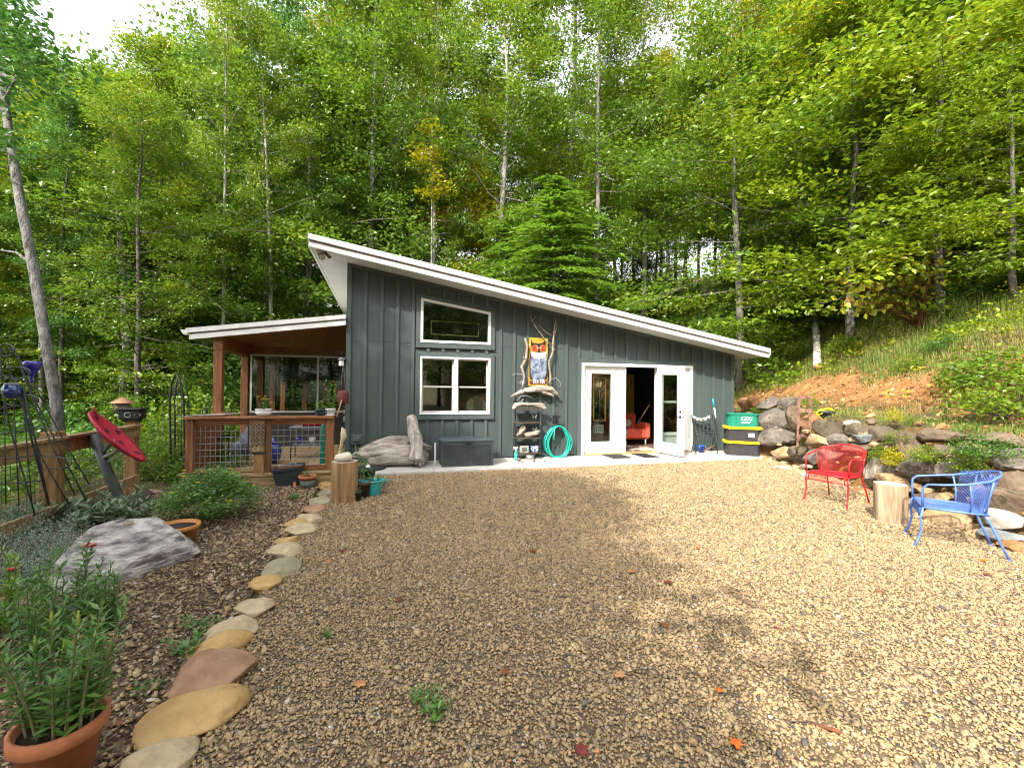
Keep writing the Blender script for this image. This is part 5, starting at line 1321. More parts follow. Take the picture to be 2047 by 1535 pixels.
flat('painted_glint', [(508, 416), (524, 428), (516, 440), (504, 428)], PW); flat('painted_glint', [(553, 416), (537, 428), (545, 440), (557, 428)], PW)
flat('painted_pupil', disc(512, 424, 6), PB); flat('painted_pupil', disc(548, 424, 6), PB)
flat('painted_beak', [(522, 438), (538, 438), (534, 466), (530, 474), (526, 466)], PB)
flat('painted_perch', [(445, 727), (605, 727), (605, 754), (445, 754)], mat('owl perch', (.12, .03, .035), .5, .2, 9, 0))
for x0 in (482, 500, 518, 545, 560, 574): flat('painted_claw', [(x0 - 5, 718), (x0 + 5, 718), (x0 + 7, 752), (x0 - 2, 752)], PW)
# driftwood ledge and branches round the owl
lg_ = MB(); q = lambda x, y, Y=9.02: Z7(x, y, Y)
lumpy(lg_, [q(272, 868), q(330, 845), q(400, 815), q(480, 805), q(560, 805), q(640, 812), q(690, 845), q(705, 855)], [.012, .03, .055, .075, .075, .07, .03, .012], 21, 14, .16)
lumpy(lg_, [q(430, 800, 9.06), q(530, 785, 9.06), q(640, 792, 9.06), q(670, 815, 9.06)], [.03, .045, .04, .02], 22, 12, .14)
lumpy(lg_, [q(300, 870), q(350, 850), q(400, 835)], [.008, .018, .02], 23, 8, .1); lumpy(lg_, [q(560, 830, 8.99), q(640, 852, 8.98), q(665, 868, 8.98)], [.03, .03, .015], 24, 10, .15)
solo('driftwood_ledge', lg_, M_DRIFT, 'driftwood ledge on the wall right under the painted owl', 'driftwood')
M_BRANCH = mat('bare branch', (.20, .155, .115), .85, .3, 12, .3, 40, col2=(.38, .31, .25))
b1 = MB(); b1.tube([q(405, 345, 9.06), q(415, 380, 9.05), q(425, 415, 9.04), q(420, 470, 9.05), q(412, 535, 9.06), q(372, 600, 9.05), q(388, 650, 9.04), q(398, 690, 9.04), q(390, 740, 9.04), q(380, 812, 9.03)], [.022, .026, .030, .028, .030, .030, .026, .025, .026, .03], 10)
b1.tube([q(425, 415, 9.04), q(438, 405, 9.0)], [.02, .012], 8); b1.tube([q(412, 535, 9.05), q(390, 515, 9.02)], [.02, .012], 8)
solo('bare_branch', b1, M_BRANCH, 'crooked grey branch standing left of the owl panel', 'branch')
b2 = MB(); b2.tube([q(686, 172), q(672, 235), q(664, 300), q(660, 360), q(654, 420), q(655, 470), q(640, 510), q(618, 560), q(625, 610), q(634, 680), q(630, 780)], [.008, .013, .017, .020, .022, .024, .022, .024, .022, .022, .024], 9)
for pts, r in ((((450, 142), (468, 188), (505, 248), (545, 300), (590, 370), (648, 405)), (.006, .009, .011, .012, .013, .014)), (((505, 140), (480, 172), (468, 190)), (.005, .006, .008)), (((536, 146), (530, 225), (560, 262), (600, 295), (658, 325)), (.005, .007, .009, .010, .011)), (((530, 225), (515, 250)), (.006, .003)), (((575, 265), (590, 290), (606, 290)), (.005, .004, .002)), (((686, 200), (695, 235), (680, 280), (664, 330)), (.006, .010, .012, .013)), (((710, 235), (694, 240)), (.005, .008)), (((672, 440), (658, 462)), (.008, .012)), (((690, 172), (683, 195)), (.006, .009))):
    b2.tube([q(x, y, 9.01) for x, y in pts], r, 7)
solo('bare_branch', b2, M_BRANCH, 'tall forked bare branch rising right of the owl panel', 'branch')
for pts, lb in ((((288, 680), (320, 662), (370, 668), (410, 715)), 'thin curved wire left of the owl panel'), (((600, 760), (640, 715), (685, 700), (720, 740), (732, 800)), 'thin curved wire right of the owl panel'), (((330, 910), (360, 870), (420, 860), (480, 890)), 'thin curved wire below the driftwood ledge')):
    solo('curved_wire', MB().tube([q(x, y, 8.97) for x, y in pts], .004, 5), mat('pale wire', (.40, .40, .38), .5, .1, 8, 0), lb, 'wire')
def butterfly(x, y, lb):
    c = q(x, y, 8.95); m = MB()
    for s in (-1, 1):
        m.prism([c, c + [s * .05, -.02, .05], c + [s * .055, -.02, .0], c + [s * .01, 0, -.01]], (0, .002, 0)); m.prism([c + [0, 0, -.012], c + [s * .045, -.02, -.01], c + [s * .035, -.015, -.05]], (0, .002, 0))
    solo('metal_butterfly', m, mat('pewter', (.22, .24, .24), .4, .3, 14, 0, metal=.6), lb, 'ornament')
butterfly(350, 740, 'small dark butterfly ornament on the wall left of the owl'); butterfly(488, 1050, 'small pale butterfly ornament in the top bay of the metal shelf'); butterfly(365, 905, 'small butterfly ornament above the top piece of driftwood'); butterfly(490, 1165, 'small butterfly ornament above the lower shelf driftwood')
# metal shelf stand
SYF, SYB = 8.86, 9.06
es = thing('shelf_stand', tuple(Z7(435, 1425, SYF) * [1, 1, 0] + [0, 0, .05]), 'thin black metal shelf stand on the walk under the owl', 'shelf')
sx0, sx1 = Z7(325, 1200, SYF)[0], Z7(545, 1200, SYF)[0]; stop = Z7(400, 985, SYF)[2]
fr = MB()
for x in (sx0, sx1):
    for y in (SYF, SYB): fr.tube([(x, y, .052), (x, y, stop)], .007, 6)
    for k in range(4):
        z = .2 + k * .27; fr.tube([(x, SYF + .1 + .06 * math.cos(t), z + .07 * math.sin(t)) for t in np.linspace(0, 6.28, 12)], .004, 5)
part('frame', fr, M_BLACK, es)
SH_Z = [Z7(400, y, SYF)[2] for y in (988, 1107, 1247, 1385)]
for z in SH_Z: part('shelf_board', MB().bevbox((sx0 - .01, SYF - .01, z - .006), (sx1 + .01, SYB + .01, z + .006), .002), mat('brown metal shelf', (.09, .06, .04), .5, .3, 8, 0), es)
t1 = MB(); lumpy(t1, [q(292, 985, 8.93), q(320, 950, 8.93), q(380, 940, 8.93), q(430, 948, 8.93), q(500, 945, 8.93), q(560, 960, 8.93), q(594, 978, 8.93)], [.022, .045, .05, .045, .048, .045, .02], 31, 12, .22)
t1.v = [(x, y, z + .005) for x, y, z in t1.v]; solo('driftwood_piece', t1, M_DRIFT, 'knotted driftwood piece on the top of the shelf stand', 'driftwood')
t2 = MB(); lumpy(t2, [q(325, 1222, 8.95), q(360, 1200, 8.95), q(400, 1150, 8.95), q(385, 1130, 8.95), q(355, 1170, 8.95)], [.02, .045, .04, .03, .02], 32, 10, .25); lumpy(t2, [q(400, 1215, 8.94), q(450, 1212, 8.94), q(500, 1195, 8.94), q(538, 1180, 8.94)], [.04, .05, .055, .03], 33, 12, .22)
zmin = min(p[2] for p in t2.v); t2.v = [(x, y, z + SH_Z[2] + .007 - zmin) for x, y, z in t2.v]; solo('driftwood_piece', t2, M_DRIFT, 'twisted driftwood piece on the lower shelf of the stand', 'driftwood')
def on_shelf(x, k, Y): return np.array([Z7(x, 1300, Y)[0], Y, SH_Z[k] + .006])
c = on_shelf(398, 3, 8.93); tf_ = thing('framed_tile', tuple(c), 'small square grey framed tile on the bottom shelf', 'tile')
part('frame', MB().bevbox((c[0] - .10, 8.92, c[2] + .001), (c[0] + .10, 8.945, c[2] + .15), .006), mat('pewter frame', (.30, .31, .29), .5, .2, 14, .3), tf_)
part('face', MB().box((c[0] - .06, 8.915, c[2] + .03), (c[0] + .06, 8.9195, c[2] + .12)), mat('tile face', (.10, .115, .11), .5, .4, 20, .3), tf_)
c = on_shelf(492, 3, 8.93); pt = thing('blue_pot', tuple(c), 'blue and white patterned china pot on the bottom shelf', 'pot')
m = mat('blue china', (.06, .12, .42), .25, .1, 14, 0, col2=(.55, .62, .75), ramp=(.48, .56), coat=.4); part('body', MB().lathe(c, [(.055, .001), (.075, .03), (.09, .08), (.085, .12), (.078, .12), (.075, .05), (.0, .03)]), m, pt); part('rim', MB().lathe(c, [(.086, .118), (.098, .125), (.098, .140), (.078, .142), (.078, .121)]), m, pt)
c = np.array([Z7(322, 1440, 8.80)[0], 8.80, .051]); sp_ = thing('spray_bottle', tuple(c), 'teal spray bottle with a white trigger left of the shelf stand', 'bottle')
part('body', MB().lathe(c, [(.034, 0), (.036, .02), (.036, .15), (.014, .20), (.014, .215)], 16), mat('teal liquid bottle', (.05, .36, .34), .25, .1, 8, 0), sp_)
part('trigger', MB().tube([c + [0, 0, .2151], c + [0, 0, .25]], .016, 10).box(c + [-.055, -.012, .2505], c + [.03, .012, .28]).tube([c + [-.035, 0, .25], c + [-.05, 0, .21]], .006, 6), M_WHITE, sp_)
c = np.array([Z7(447, 1445, 8.85)[0], 8.85, .051]); mp_ = thing('metal_pan', tuple(c), 'small steel pan with a handle on the walk under the shelf stand', 'pan')
part('body', MB().lathe(c, [(.085, 0), (.09, .005), (.09, .10), (.086, .10), (.085, .01), (0, .008)], 24), mat('dull steel', (.32, .32, .31), .4, .2, 9, 0, metal=.7), mp_); part('handle', MB().tube([c + [-.09, 0, .08], c + [-.16, -.03, .09]], .008, 6), M_BLACK, mp_)
for x, y, r, m, lb in ((375, 1450, .032, R_WHITE, 'round white stone left of the steel pan'), (578, 1438, .034, R_WHITE, 'round white stone right of the steel pan'), (350, 1438, .045, R_GREY, 'grey stone beside the spray bottle'), (487, 1444, .03, R_MOSS, 'dark stone touching the steel pan')):
    bseed[0] += 1; v, f = rock_v(bseed[0], 2, 3, .1, .7, .95, (r, r * .9, r * .8)); g = G(960 + x / 4.514, 600 + y / 4.514 + 3, .05); s_ = MB().raw(v + g + [0, 0, r * .75], f, True); solo('stone', s_, m, lb, 'stone')
# garden hose on its hanger
hh = thing('hose_hanger', tuple(Z7(692, 1160, 9.05)), 'black hose hanger bracket on the wall', 'hanger')
a = Z7(655, 1048, 8.98); b = Z7(730, 1048, 8.98); cz = Z7(692, 1130, 9.0)
hm_ = MB().bar((a[0], 8.98, a[2]), (b[0], 8.98, a[2]), .02, .018); hm_.tube([(cz[0] - .05, 9.0, a[2]), (cz[0] - .035, 9.04, cz[2]), (cz[0] - .05, 9.1, cz[2] - .06)], .008, 6); hm_.tube([(cz[0] + .05, 9.0, a[2]), (cz[0] + .035, 9.04, cz[2]), (cz[0] + .05, 9.1, cz[2] - .06)], .008, 6)
part('bracket', hm_, M_BLACK, hh); part('saddle', MB().tube([(cz[0] + .09 * math.cos(t), 9.06 - .02, cz[2] - .03 + .055 * math.sin(t)) for t in np.linspace(.1, PI - .1, 10)], .022, 8), M_BLACK, hh); part('back_plate', MB().box((cz[0] - .06, 9.10, cz[2] - .08), (cz[0] + .06, 9.126, a[2] + .02)), M_BLACK, hh)
ho = MB(); rng = np.random.default_rng(8); ctr = Z7(702, 1283, 9.0); sxx = abs(Z7(830, 1283, 9.0)[0] - ctr[0]); szz = abs(Z7(702, 1130, 9.0)[2] - ctr[2])
pts = []
for k in range(11):
    rx = sxx * rng.uniform(.62, .99); rz_ = szz * rng.uniform(.86, 1.0); yy = 8.94 + .012 * k
    for t in np.linspace(0, 2 * PI, 30, endpoint=False):
        fl = .62 + .38 * (1 - math.sin(t + PI / 2 - PI / 2 + 0)) / 2 * 1.0
        x = rx * math.sin(t) * (1 - .28 * max(0, math.cos(t))); z = szz * .98 - (szz * .98 - (-rz_)) * (1 - math.cos(t)) / 2
        pts.append((ctr[0] + x, yy + .006 * math.sin(t * 2 + k), max(z + ctr[2], .066)))
ho.tube(pts, .0115, 7)
ho.tube([(ctr[0] - .11, 8.93, ctr[2] + szz * .8), (ctr[0] - .13, 8.925, ctr[2] + szz * .3), (ctr[0] - .12, 8.93, ctr[2] + .05)], .0115, 7)
solo('garden_hose', ho, mat('teal hose', (.012, .36, .28), .35, .15, 20, 0), 'coiled teal garden hose hanging on the wall beside the doors', 'hose')
# door mats
for (ax, ay), (bx, by), lb in (((1200, 908.2), (1264, 914.8), 'black door mat in front of the fixed left door leaf'), ((1263, 907.5), (1318, 913.5), 'black door mat in front of the open doorway')):
    p0, p1 = G(ax, ay, .055), G(bx, by, .055); mm = MB().bevbox((p0[0] + .0, min(p1[1], p0[1]), .051), (p1[0], max(p1[1], p0[1]) + .02, .062), .004); solo('door_mat', mm, mat('rubber mat', (.012, .012, .013), .8, .4, 30, .4, 120), lb, 'mat')
# leaded glass panel hanging inside the left leaf
sy = 9.26; zq = lambda x, y, Y=sy: Wp(1150 + x / 6.976, 700 + y / 6.976, Y)
sg = thing('leaded_glass', tuple(zq(340, 985)), 'gold framed leaded glass panel with a tulip hanging inside the left door', 'glass panel')
a, b = zq(255, 375), zq(425, 985); M_GOLDF = mat('gilt frame', (.42, .26, .09), .4, .2, 9, 0, metal=.2)
gf_ = MB(); w = .022
gf_.box((a[0], sy, b[2]), (a[0] + w, sy + .02, a[2])); gf_.box((b[0] - w, sy, b[2]), (b[0], sy + .02, a[2])); gf_.box((a[0] + w + .0005, sy, a[2] - w), (b[0] - w - .0005, sy + .02, a[2])); gf_.box((a[0] + w + .0005, sy, b[2]), (b[0] - w - .0005, sy + .02, b[2] + w)); part('frame', gf_, M_GOLDF, sg)
M_LEAD = mat('lead came', (.20, .21, .19), .4, .1, 9, 0, metal=.5); tl = MB()
tl.tube([zq(340 + 60 * math.cos(t), 490 + 85 * math.sin(t)) for t in np.linspace(0, 6.28, 22)], .006, 5); tl.tube([zq(340, 540), zq(335, 650), zq(345, 760), zq(340, 960)], .008, 5); tl.tube([zq(335, 650), zq(290, 590), zq(285, 540)], .006, 5); tl.tube([zq(345, 700), zq(395, 600), zq(400, 540)], .006, 5); tl.tube([zq(340, 800), zq(280, 790), zq(300, 720)], .005, 5)
part('came', tl, M_LEAD, sg)
for pts in (((305, 450), (330, 440), (340, 500), (325, 520)), ((345, 440), (375, 450), (355, 520), (342, 500)), ((300, 455), (285, 500), (318, 520))): part('petal', MB().prism([zq(x, y, sy + .004) for x, y in pts], (0, .004, 0)), mat('milk glass', (.62, .56, .38), .2, .2, 9, 0), sg)
c = zq(322, 1150); pq = thing('plaque', tuple(c), 'small grey plaque standing behind the glass of the left door', 'plaque')
a, b = zq(243, 1045, 9.4), zq(402, 1155, 9.4); part('slab', MB().bevbox((a[0], 9.4, b[2]), (b[0], 9.43, a[2]), .01), mat('plaque stone', (.40, .42, .37), .6, .2, 14, .2), pq)
for k in range(5): x = 262 + k * 28; part('relief', MB().prism([zq(x, 1130, 9.396), zq(x + 20, 1130, 9.396), zq(x + 16, 1085 + 9 * (k % 2), 9.396), zq(x + 5, 1070 + 12 * (k % 3), 9.396)], (0, .0035, 0)), mat('plaque relief', (.10, .14, .11), .6, .2, 14, 0), pq)
part('stand', MB().box((a[0] + .02, 9.405, .061), (b[0] - .02, 9.43, b[2] - .001)), M_DARK, pq)
# leaded frame inside the upper window
uq = lambda x, y, Y=9.22: Wp(820 + x / 11.372, 580 + y / 11.372, Y)
ug = thing('window_frame_ornament', tuple(uq(1010, 1060)), 'long gold framed glass panel hanging inside the upper window', 'glass panel'); P4 = [uq(478, 698), uq(1562, 765), uq(1550, 1058), uq(473, 998)]
gm = MB()
for i in range(4): gm.bar(P4[i], P4[(i + 1) % 4], .018, .014)
part('frame', gm, mat('bright gilt', (.62, .44, .16), .4, .2, 9, 0), ug)

# ------------------------------------------------------------------ what one sees inside
M_CORAL = mat('coral upholstery', (.60, .085, .045), .8, .15, 12, .2, 90)
SF = 10.35; sq = lambda x, y, Y=SF: Wp(1150 + x / 6.976, 700 + y / 6.976, Y)
so = thing('sofa', tuple(sq(840, 1300) * [1, 1, 0] + [0, 0, .06]), 'coral red loveseat standing inside the open doorway', 'sofa')
xa, xb = sq(560, 1100)[0], sq(1035, 1100)[0]; zt = sq(800, 872)[2]
part('seat', MB().bevbox((xa, SF, .22), (xb - .10, SF + .62, .50), .05), M_CORAL, so); part('backrest', MB().bevbox((xa + .08, SF + .6, .22), (xb, SF + .8, .90), .07), M_CORAL, so); part('armrest', MB().bevbox((xb - .10, SF - .02, .22), (xb + .06, SF + .63, .66), .06), M_CORAL, so)
for x in (xa + .1, sq(735, 1270)[0], xb - .05): part('leg', MB().tube([(x, SF + .1, .061), (x, SF + .12, .225)], [.016, .026], 8), mat('pale leg', (.55, .50, .45), .4, .1, 8, 0), so)
cu = thing('cushion', tuple(sq(725, 1020, SF + .4)), 'black and white printed cushion on the coral loveseat', 'cushion'); p = sq(725, 1015, SF + .4)
part('cover', MB().bevbox((p[0] - .16, SF + .36, .505), (p[0] + .14, SF + .48, .73), .05), mat('printed cotton', (.50, .48, .44), .9, .2, 9, 0), cu)
for k in range(3): part('print', MB().bar((p[0] - .09 + .07 * k, SF + .357, .58), (p[0] - .07 + .07 * k, SF + .357, .67), .025, .004), M_BLACK, cu)
thr = MB(); p = sq(670, 1060, SF); thr.bevbox((p[0] - .12, SF - .03, .36), (p[0] + .14, SF + .3, .515), .03); solo('throw', thr, mat('grey plaid throw', (.12, .12, .12), .9, .4, 30, 0, col2=(.40, .39, .37)), 'dark plaid throw over the front of the loveseat', 'throw')
br = thing('broom', tuple(sq(885, 1000, 10.2)), 'dark headed broom with a wooden handle leaning across the loveseat', 'broom'); part('handle', MB().tube([sq(1036, 755, 10.15), sq(915, 945, 10.2)], .013, 8), mat('broom handle', (.40, .20, .10), .5, .2, 9, 0), br); part('head', MB().tube([sq(915, 945, 10.2), sq(885, 985, 10.2), sq(855, 1022, 10.2)], [.03, .07, .09], 10, flat=.4), M_BLACK, br)
cv = MB(); xs_ = np.linspace(sq(640, 600, 11.6)[0], sq(815, 600, 11.6)[0], 26); cvp = [(x, 11.6 + .05 * math.sin(i * 1.5)) for i, x in enumerate(xs_)]
cv.raw([(x, y, .07) for x, y in cvp] + [(x, y, 2.0) for x, y in cvp] + [(x, y + .012, .07) for x, y in cvp] + [(x, y + .012, 2.0) for x, y in cvp], [(i, i + 1, 27 + i, 26 + i) for i in range(25)] + [(52 + i + 1, 52 + i, 78 + i, 78 + i + 1) for i in range(25)], True)
solo('curtain', cv, mat('mustard curtain', (.30, .20, .03), .9, .2, 6, 0), 'mustard curtain in the dark room behind the doorway', 'curtain')
rg = MB().bevbox((sq(620, 1340, 9.6)[0], 9.42, .061), (6.6, 10.25, .07), .003); solo('rug', rg, mat('patterned rug', (.10, .06, .05), .95, .3, 3, 0, col2=(.62, .50, .42), ramp=(.47, .53), detail=1), 'pale patterned rug on the floor inside the doorway', 'rug')
tb = thing('dining_table', (1.6, 10.6, .06), 'red wooden table seen through the lower window', 'table'); M_RED = mat('red table paint', (.35, .03, .03), .4, .2, 8, 0)
part('tabletop', MB().bevbox((.9, 10.2, 1.22), (2.3, 11.0, 1.26), .01), M_RED, tb)
for x in (.95, 2.2): 
    for y in (10.25, 10.92): part('leg', MB().box((x, y, .062), (x + .06, y + .06, 1.219)), M_RED, tb)
wc = thing('wicker_chair', (2.1, 9.85, .06), 'pale wicker chair back seen through the right half of the lower window', 'chair'); M_WICK = mat('pale wicker', (.40, .35, .25), .8, .3, 60, .4, 90)
part('backrest', MB().prism([(1.86, 9.78, .5), (2.26, 9.78, .5), (2.28, 9.78, 1.22), (2.18, 9.78, 1.33), (2.07, 9.78, 1.38), (1.94, 9.78, 1.33), (1.84, 9.78, 1.22)], (0, .05, 0)), M_WICK, wc); part('seat', MB().bevbox((1.86, 9.84, .46), (2.26, 10.18, .52), .01), M_WICK, wc)
for x in (1.88, 2.2):
    for y in (9.79, 10.12): part('leg', MB().box((x, y, .062), (x + .035, y + .035, .459)), M_WICK, wc)
sl_ = thing('string_lights', (1.45, 9.33, 2.0), 'string of tiny white lights drooping behind the lower window', 'string lights'); wr, bulbs = MB(), MB()
lq = lambda x, y: Wp(820 + x / 11.372, 700 + y / 11.372, 9.33)
for ch in (((320, 390), (390, 425), (460, 430), (535, 430), (600, 405), (655, 360), (705, 310), (712, 240)), ((815, 290), (850, 350), (880, 415), (930, 450)), ((1232, 305), (1298, 420), (1365, 455), (1425, 420), (1465, 470), (1540, 465), (1600, 455), (1645, 430), (1715, 390), (1708, 520), (1705, 590), (1700, 655), (1697, 720))):
    wr.tube([lq(*c) for c in ch], .003, 4)
    for c in ch: bulbs.lathe(lq(*c) - [0, 0, .014], [(.001, -.012), (.010, 0), (.010, .012), (.001, .022)], 6)
part('wire', wr, mat('pale cord', (.5, .5, .46), .5, .1, 8, 0), sl_); part('bulb', bulbs, mat('frosted bulb', (.8, .8, .76), .3, .05, 8, 0), sl_)

# ------------------------------------------------------------------ right end of the walk
A_, B_, C_ = G(1434, 906, .05), G(1472, 912.3, .05), G(1497, 912, .05)
tdir = unit((B_ - A_)[:2]); trz = math.atan2(tdir[1], tdir[0])
M_TOTE = mat('black tote plastic', (.035, .033, .034), .4, .2, 8, .04, 60); M_YEL = mat('yellow lid plastic', (.72, .56, .01), .4, .08, 8, 0); M_GRN = mat('green tub plastic', (.012, .17, .11), .4, .12, 8, .03)
tc_ = np.array([8.17, 8.44]); TL_, TW_ = .80, .50
def tl_(x, y): c, s = math.cos(TRZ), math.sin(TRZ); return (tc_[0] + x * c - y * s, tc_[1] + x * s + y * c)
TRZ = math.radians(-34)
def tote(z0, h, m, lidm, name, label, L=TL_, Wd=TW_, ribs=9, tp=.9):
    r = thing(name, (tc_[0], tc_[1], z0), label, 'bin')
    def ring(s, z): 
        cut = .06; a, b = L / 2 * s, Wd / 2 * s
        return [(*tl_(x, y), z) for x, y in ((-a + cut, -b), (a - cut, -b), (a, -b + cut), (a, b - cut), (a - cut, b), (-a + cut, b), (-a, b - cut), (-a, -b + cut))]
    m_ = MB(); zt_ = z0 + h - (.05 if lidm else .0); r0, r1 = ring(tp - .03, z0 + .001), ring(tp, zt_)
    if lidm: m_.raw(r0 + r1, [tuple(range(8))[::-1], tuple(range(8, 16))] + [(i, (i + 1) % 8, 8 + (i + 1) % 8, 8 + i) for i in range(8)])
    else:
        r2, r3 = ring(tp - .03, zt_ - .002), ring(tp - .06, z0 + .02)
        m_.raw(r0 + r1 + r2 + r3, [tuple(range(8))[::-1]] + [(i, (i + 1) % 8, 8 + (i + 1) % 8, 8 + i) for i in range(8)] + [(8 + i, 8 + (i + 1) % 8, 16 + (i + 1) % 8, 16 + i) for i in range(8)] + [(16 + i, 16 + (i + 1) % 8, 24 + (i + 1) % 8, 24 + i) for i in range(8)] + [tuple(range(24, 32))])
    part('body', m_, m, r)
    rb = MB()
    for k in range(ribs):
        x = (-.5 + (k + .5) / ribs) * (L * tp - .16)
        for y in (-1, 1): 
            rb.prism([(*tl_(x - .012, y * (Wd / 2 * (tp - .03) - .006)), z0 + .012), (*tl_(x + .012, y * (Wd / 2 * (tp - .03) - .006)), z0 + .012), (*tl_(x + .012, y * (Wd / 2 * tp - .004)), zt_ - .03), (*tl_(x - .012, y * (Wd / 2 * tp - .004)), zt_ - .03)], (np.array([*tl_(0, y * .012), 0]) - np.array([*tl_(0, 0), 0])))
    for k in range(4):
        y = (-.5 + (k + .5) / 4) * (Wd * tp - .14)
        rb.prism([(*tl_(-(L / 2 * (tp - .03) - .006), y - .012), z0 + .012), (*tl_(-(L / 2 * (tp - .03) - .006), y + .012), z0 + .012), (*tl_(-(L / 2 * tp - .004), y + .012), zt_ - .03), (*tl_(-(L / 2 * tp - .004), y - .012), zt_ - .03)], (np.array([*tl_(-.012, 0), 0]) - np.array([*tl_(0, 0), 0])))
    part('rib', rb, m, r)
    if lidm:
        l_ = MB(); q0, q1, q2 = ring(1.0, z0 + h - .05), ring(1.0, z0 + h - .012), ring(.93, z0 + h - .001)
        l_.raw(q0 + q1 + q2, [tuple(range(8))[::-1], tuple(range(16, 24))] + [(i + 8 * j, (i + 1) % 8 + 8 * j, 8 + (i + 1) % 8 + 8 * j, 8 + i + 8 * j) for j in range(2) for i in range(8)])
        part('lid', l_, lidm, r)
        tb_ = MB()
        for k in range(10):
            x = (-.5 + (k + .5) / 10) * L * .84
            tb_.prism([(*tl_(x - .025, -Wd / 2 - .008), z0 + h - .055), (*tl_(x + .025, -Wd / 2 - .008), z0 + h - .055), (*tl_(x + .022, -Wd / 2 - .008), z0 + h - .016), (*tl_(x - .022, -Wd / 2 - .008), z0 + h - .016)], (np.array([*tl_(0, .0075), 0]) - np.array([*tl_(0, 0), 0])))
        part('lid_tab', tb_, lidm, r)
    else:
        rm = MB(); q0, q1, q2, q3 = ring(tp + .06, z0 + h - .03), ring(tp + .07, z0 + h), ring(tp - .02, z0 + h + .004), ring(tp + .005, z0 + h - .03)
        rm.raw(q0 + q1 + q2 + q3, [(i + 8 * j, (i + 1) % 8 + 8 * j, 8 + (i + 1) % 8 + 8 * j, 8 + i + 8 * j) for j in range(3) for i in range(8)]); part('rim', rm, m, r)
    return r
th = .335
t_a = tote(.05, th, M_TOTE, M_YEL, 'storage_tote', 'black tote with a yellow lid, bottom of the stack at the corner of the house')
t_b = tote(.05 + th, th, M_TOTE, M_YEL, 'storage_tote', 'black yellow lidded tote with a white label, middle of the stack')
yv = -TW_ / 2 * .9 - .014
part('label', MB().prism([(*tl_(.10, yv), .05 + th + .10), (*tl_(.22, yv), .05 + th + .10), (*tl_(.22, yv), .05 + th + .19), (*tl_(.10, yv), .05 + th + .19)], (np.array([*tl_(0, .002), 0]) - np.array([*tl_(0, 0), 0]))), M_WHITE, t_b)
t_c = tote(.05 + 2 * th, .30, M_GRN, None, 'green_tub', 'open green tub with white lettering on top of the stacked totes', L=.72, Wd=.50, ribs=3)
def lettering(txt, loc, rz, size, m, parent, shear=0.0, name='lettering', off=.002):
    cu = bpy.data.curves.new(name, 'FONT'); cu.body = txt; cu.size = size; cu.extrude = .0008; cu.shear = shear; cu.align_x = 'CENTER'; cu.offset = off; cu.materials.append(m)
    o = bpy.data.objects.new(name, cu); COL.objects.link(o); o.parent = parent; og = ORG[parent.name]
    o.location = (loc[0] - og[0], loc[1] - og[1], loc[2] - og[2]); o.rotation_euler = (PI / 2, 0, rz); return o
yv = -.25 * .9 - .004
lettering('GDS', (*tl_(.05, yv), .05 + 2 * th + .15), TRZ, .125, M_WHITE, t_c, .25, off=.0006)
sw_ = MB(); sw_.prism([(*tl_(x, yv), .05 + 2 * th + z) for x, z in ((-.06, .10), (.16, .125), (.13, .105), (.10, .085), (-.05, .085))], (np.array([*tl_(0, .002), 0]) - np.array([*tl_(0, 0), 0]))); part('swoosh', sw_, M_WHITE, t_c)
p = Dp(1425, 797, pix(tc_[0], tc_[1], 1)[2] + .1); pb_ = Dp(1431, 836, pix(tc_[0], tc_[1], 1)[2] + .1); pole = thing('tool_handle', tuple(pb_), 'white pole with a teal grip standing in the green tub', 'pole')
mid = pb_ * .45 + p * .55; part('pole', MB().tube([pb_, mid], .016, 8), M_WHITE, pole); part('grip', MB().tube([mid + (p - mid) * .005, p], [.019, .021], 8), mat('teal grip', (.01, .28, .42), .4, .1, 8, 0), pole)
# folding plant stand, bunting, bucket, brush
pr = lambda x, y, Y: Wp(1340 + x / 10.235, 800 + y / 10.235, Y)
ps = thing('plant_stand', tuple(G(1408, 908, .05)), 'black folding metal plant stand by the right end of the wall', 'plant stand'); m = MB()
YB2, YF2 = 9.0, 8.62
def gl(x, y, Y): q_ = pr(x, y, Y); q_[2] = max(q_[2], .056); return q_
m.tube([gl(430, 1080, YB2), pr(520, 640, 8.9), pr(465, 360, 9.05)], .009, 6); m.tube([gl(525, 1130, YF2), pr(490, 780, 8.8), pr(440, 300, 9.05)], .009, 6); m.tube([gl(830, 1100, YB2), pr(910, 680, 8.9), pr(860, 290, 9.05)], .009, 6); m.tube([gl(965, 1150, YF2), pr(930, 640, 8.75), pr(800, 560, 9.02)], .009, 6)
part('frame', m, M_BLACK, ps); m = MB()
for (x0, y0), (x1, y1), (Y0, Y1) in (((500, 380), (810, 520), (9.05, 9.05)), ((520, 630), (900, 640), (8.95, 8.9)), ((490, 770), (830, 945), (8.9, 8.75)), ((520, 690), (930, 690), (8.8, 8.8)), ((540, 1040), (940, 1010), (8.8, 8.8))): m.tube([pr(x0, y0, Y0), pr(x1, y1, Y1)], .007, 6)
for k in range(7): x = 540 + k * 52; m.tube([pr(x, 460 + k * 12, 9.04), pr(x + 10, 800 + k * 18, 8.9)], .004, 5)
part('shelf_wire', m, M_BLACK, ps); m = MB()
for k in range(4):
    x = 530 + k * 80; y = 470 + k * 28; m.prism([pr(x, y, 9.03), pr(x + 55, y + 14, 9.03), pr(x + 50, y + 75, 9.03), pr(x + 22, y + 90, 9.03)], (0, .004, 0))
part('pennant', m, M_BLACK, ps)
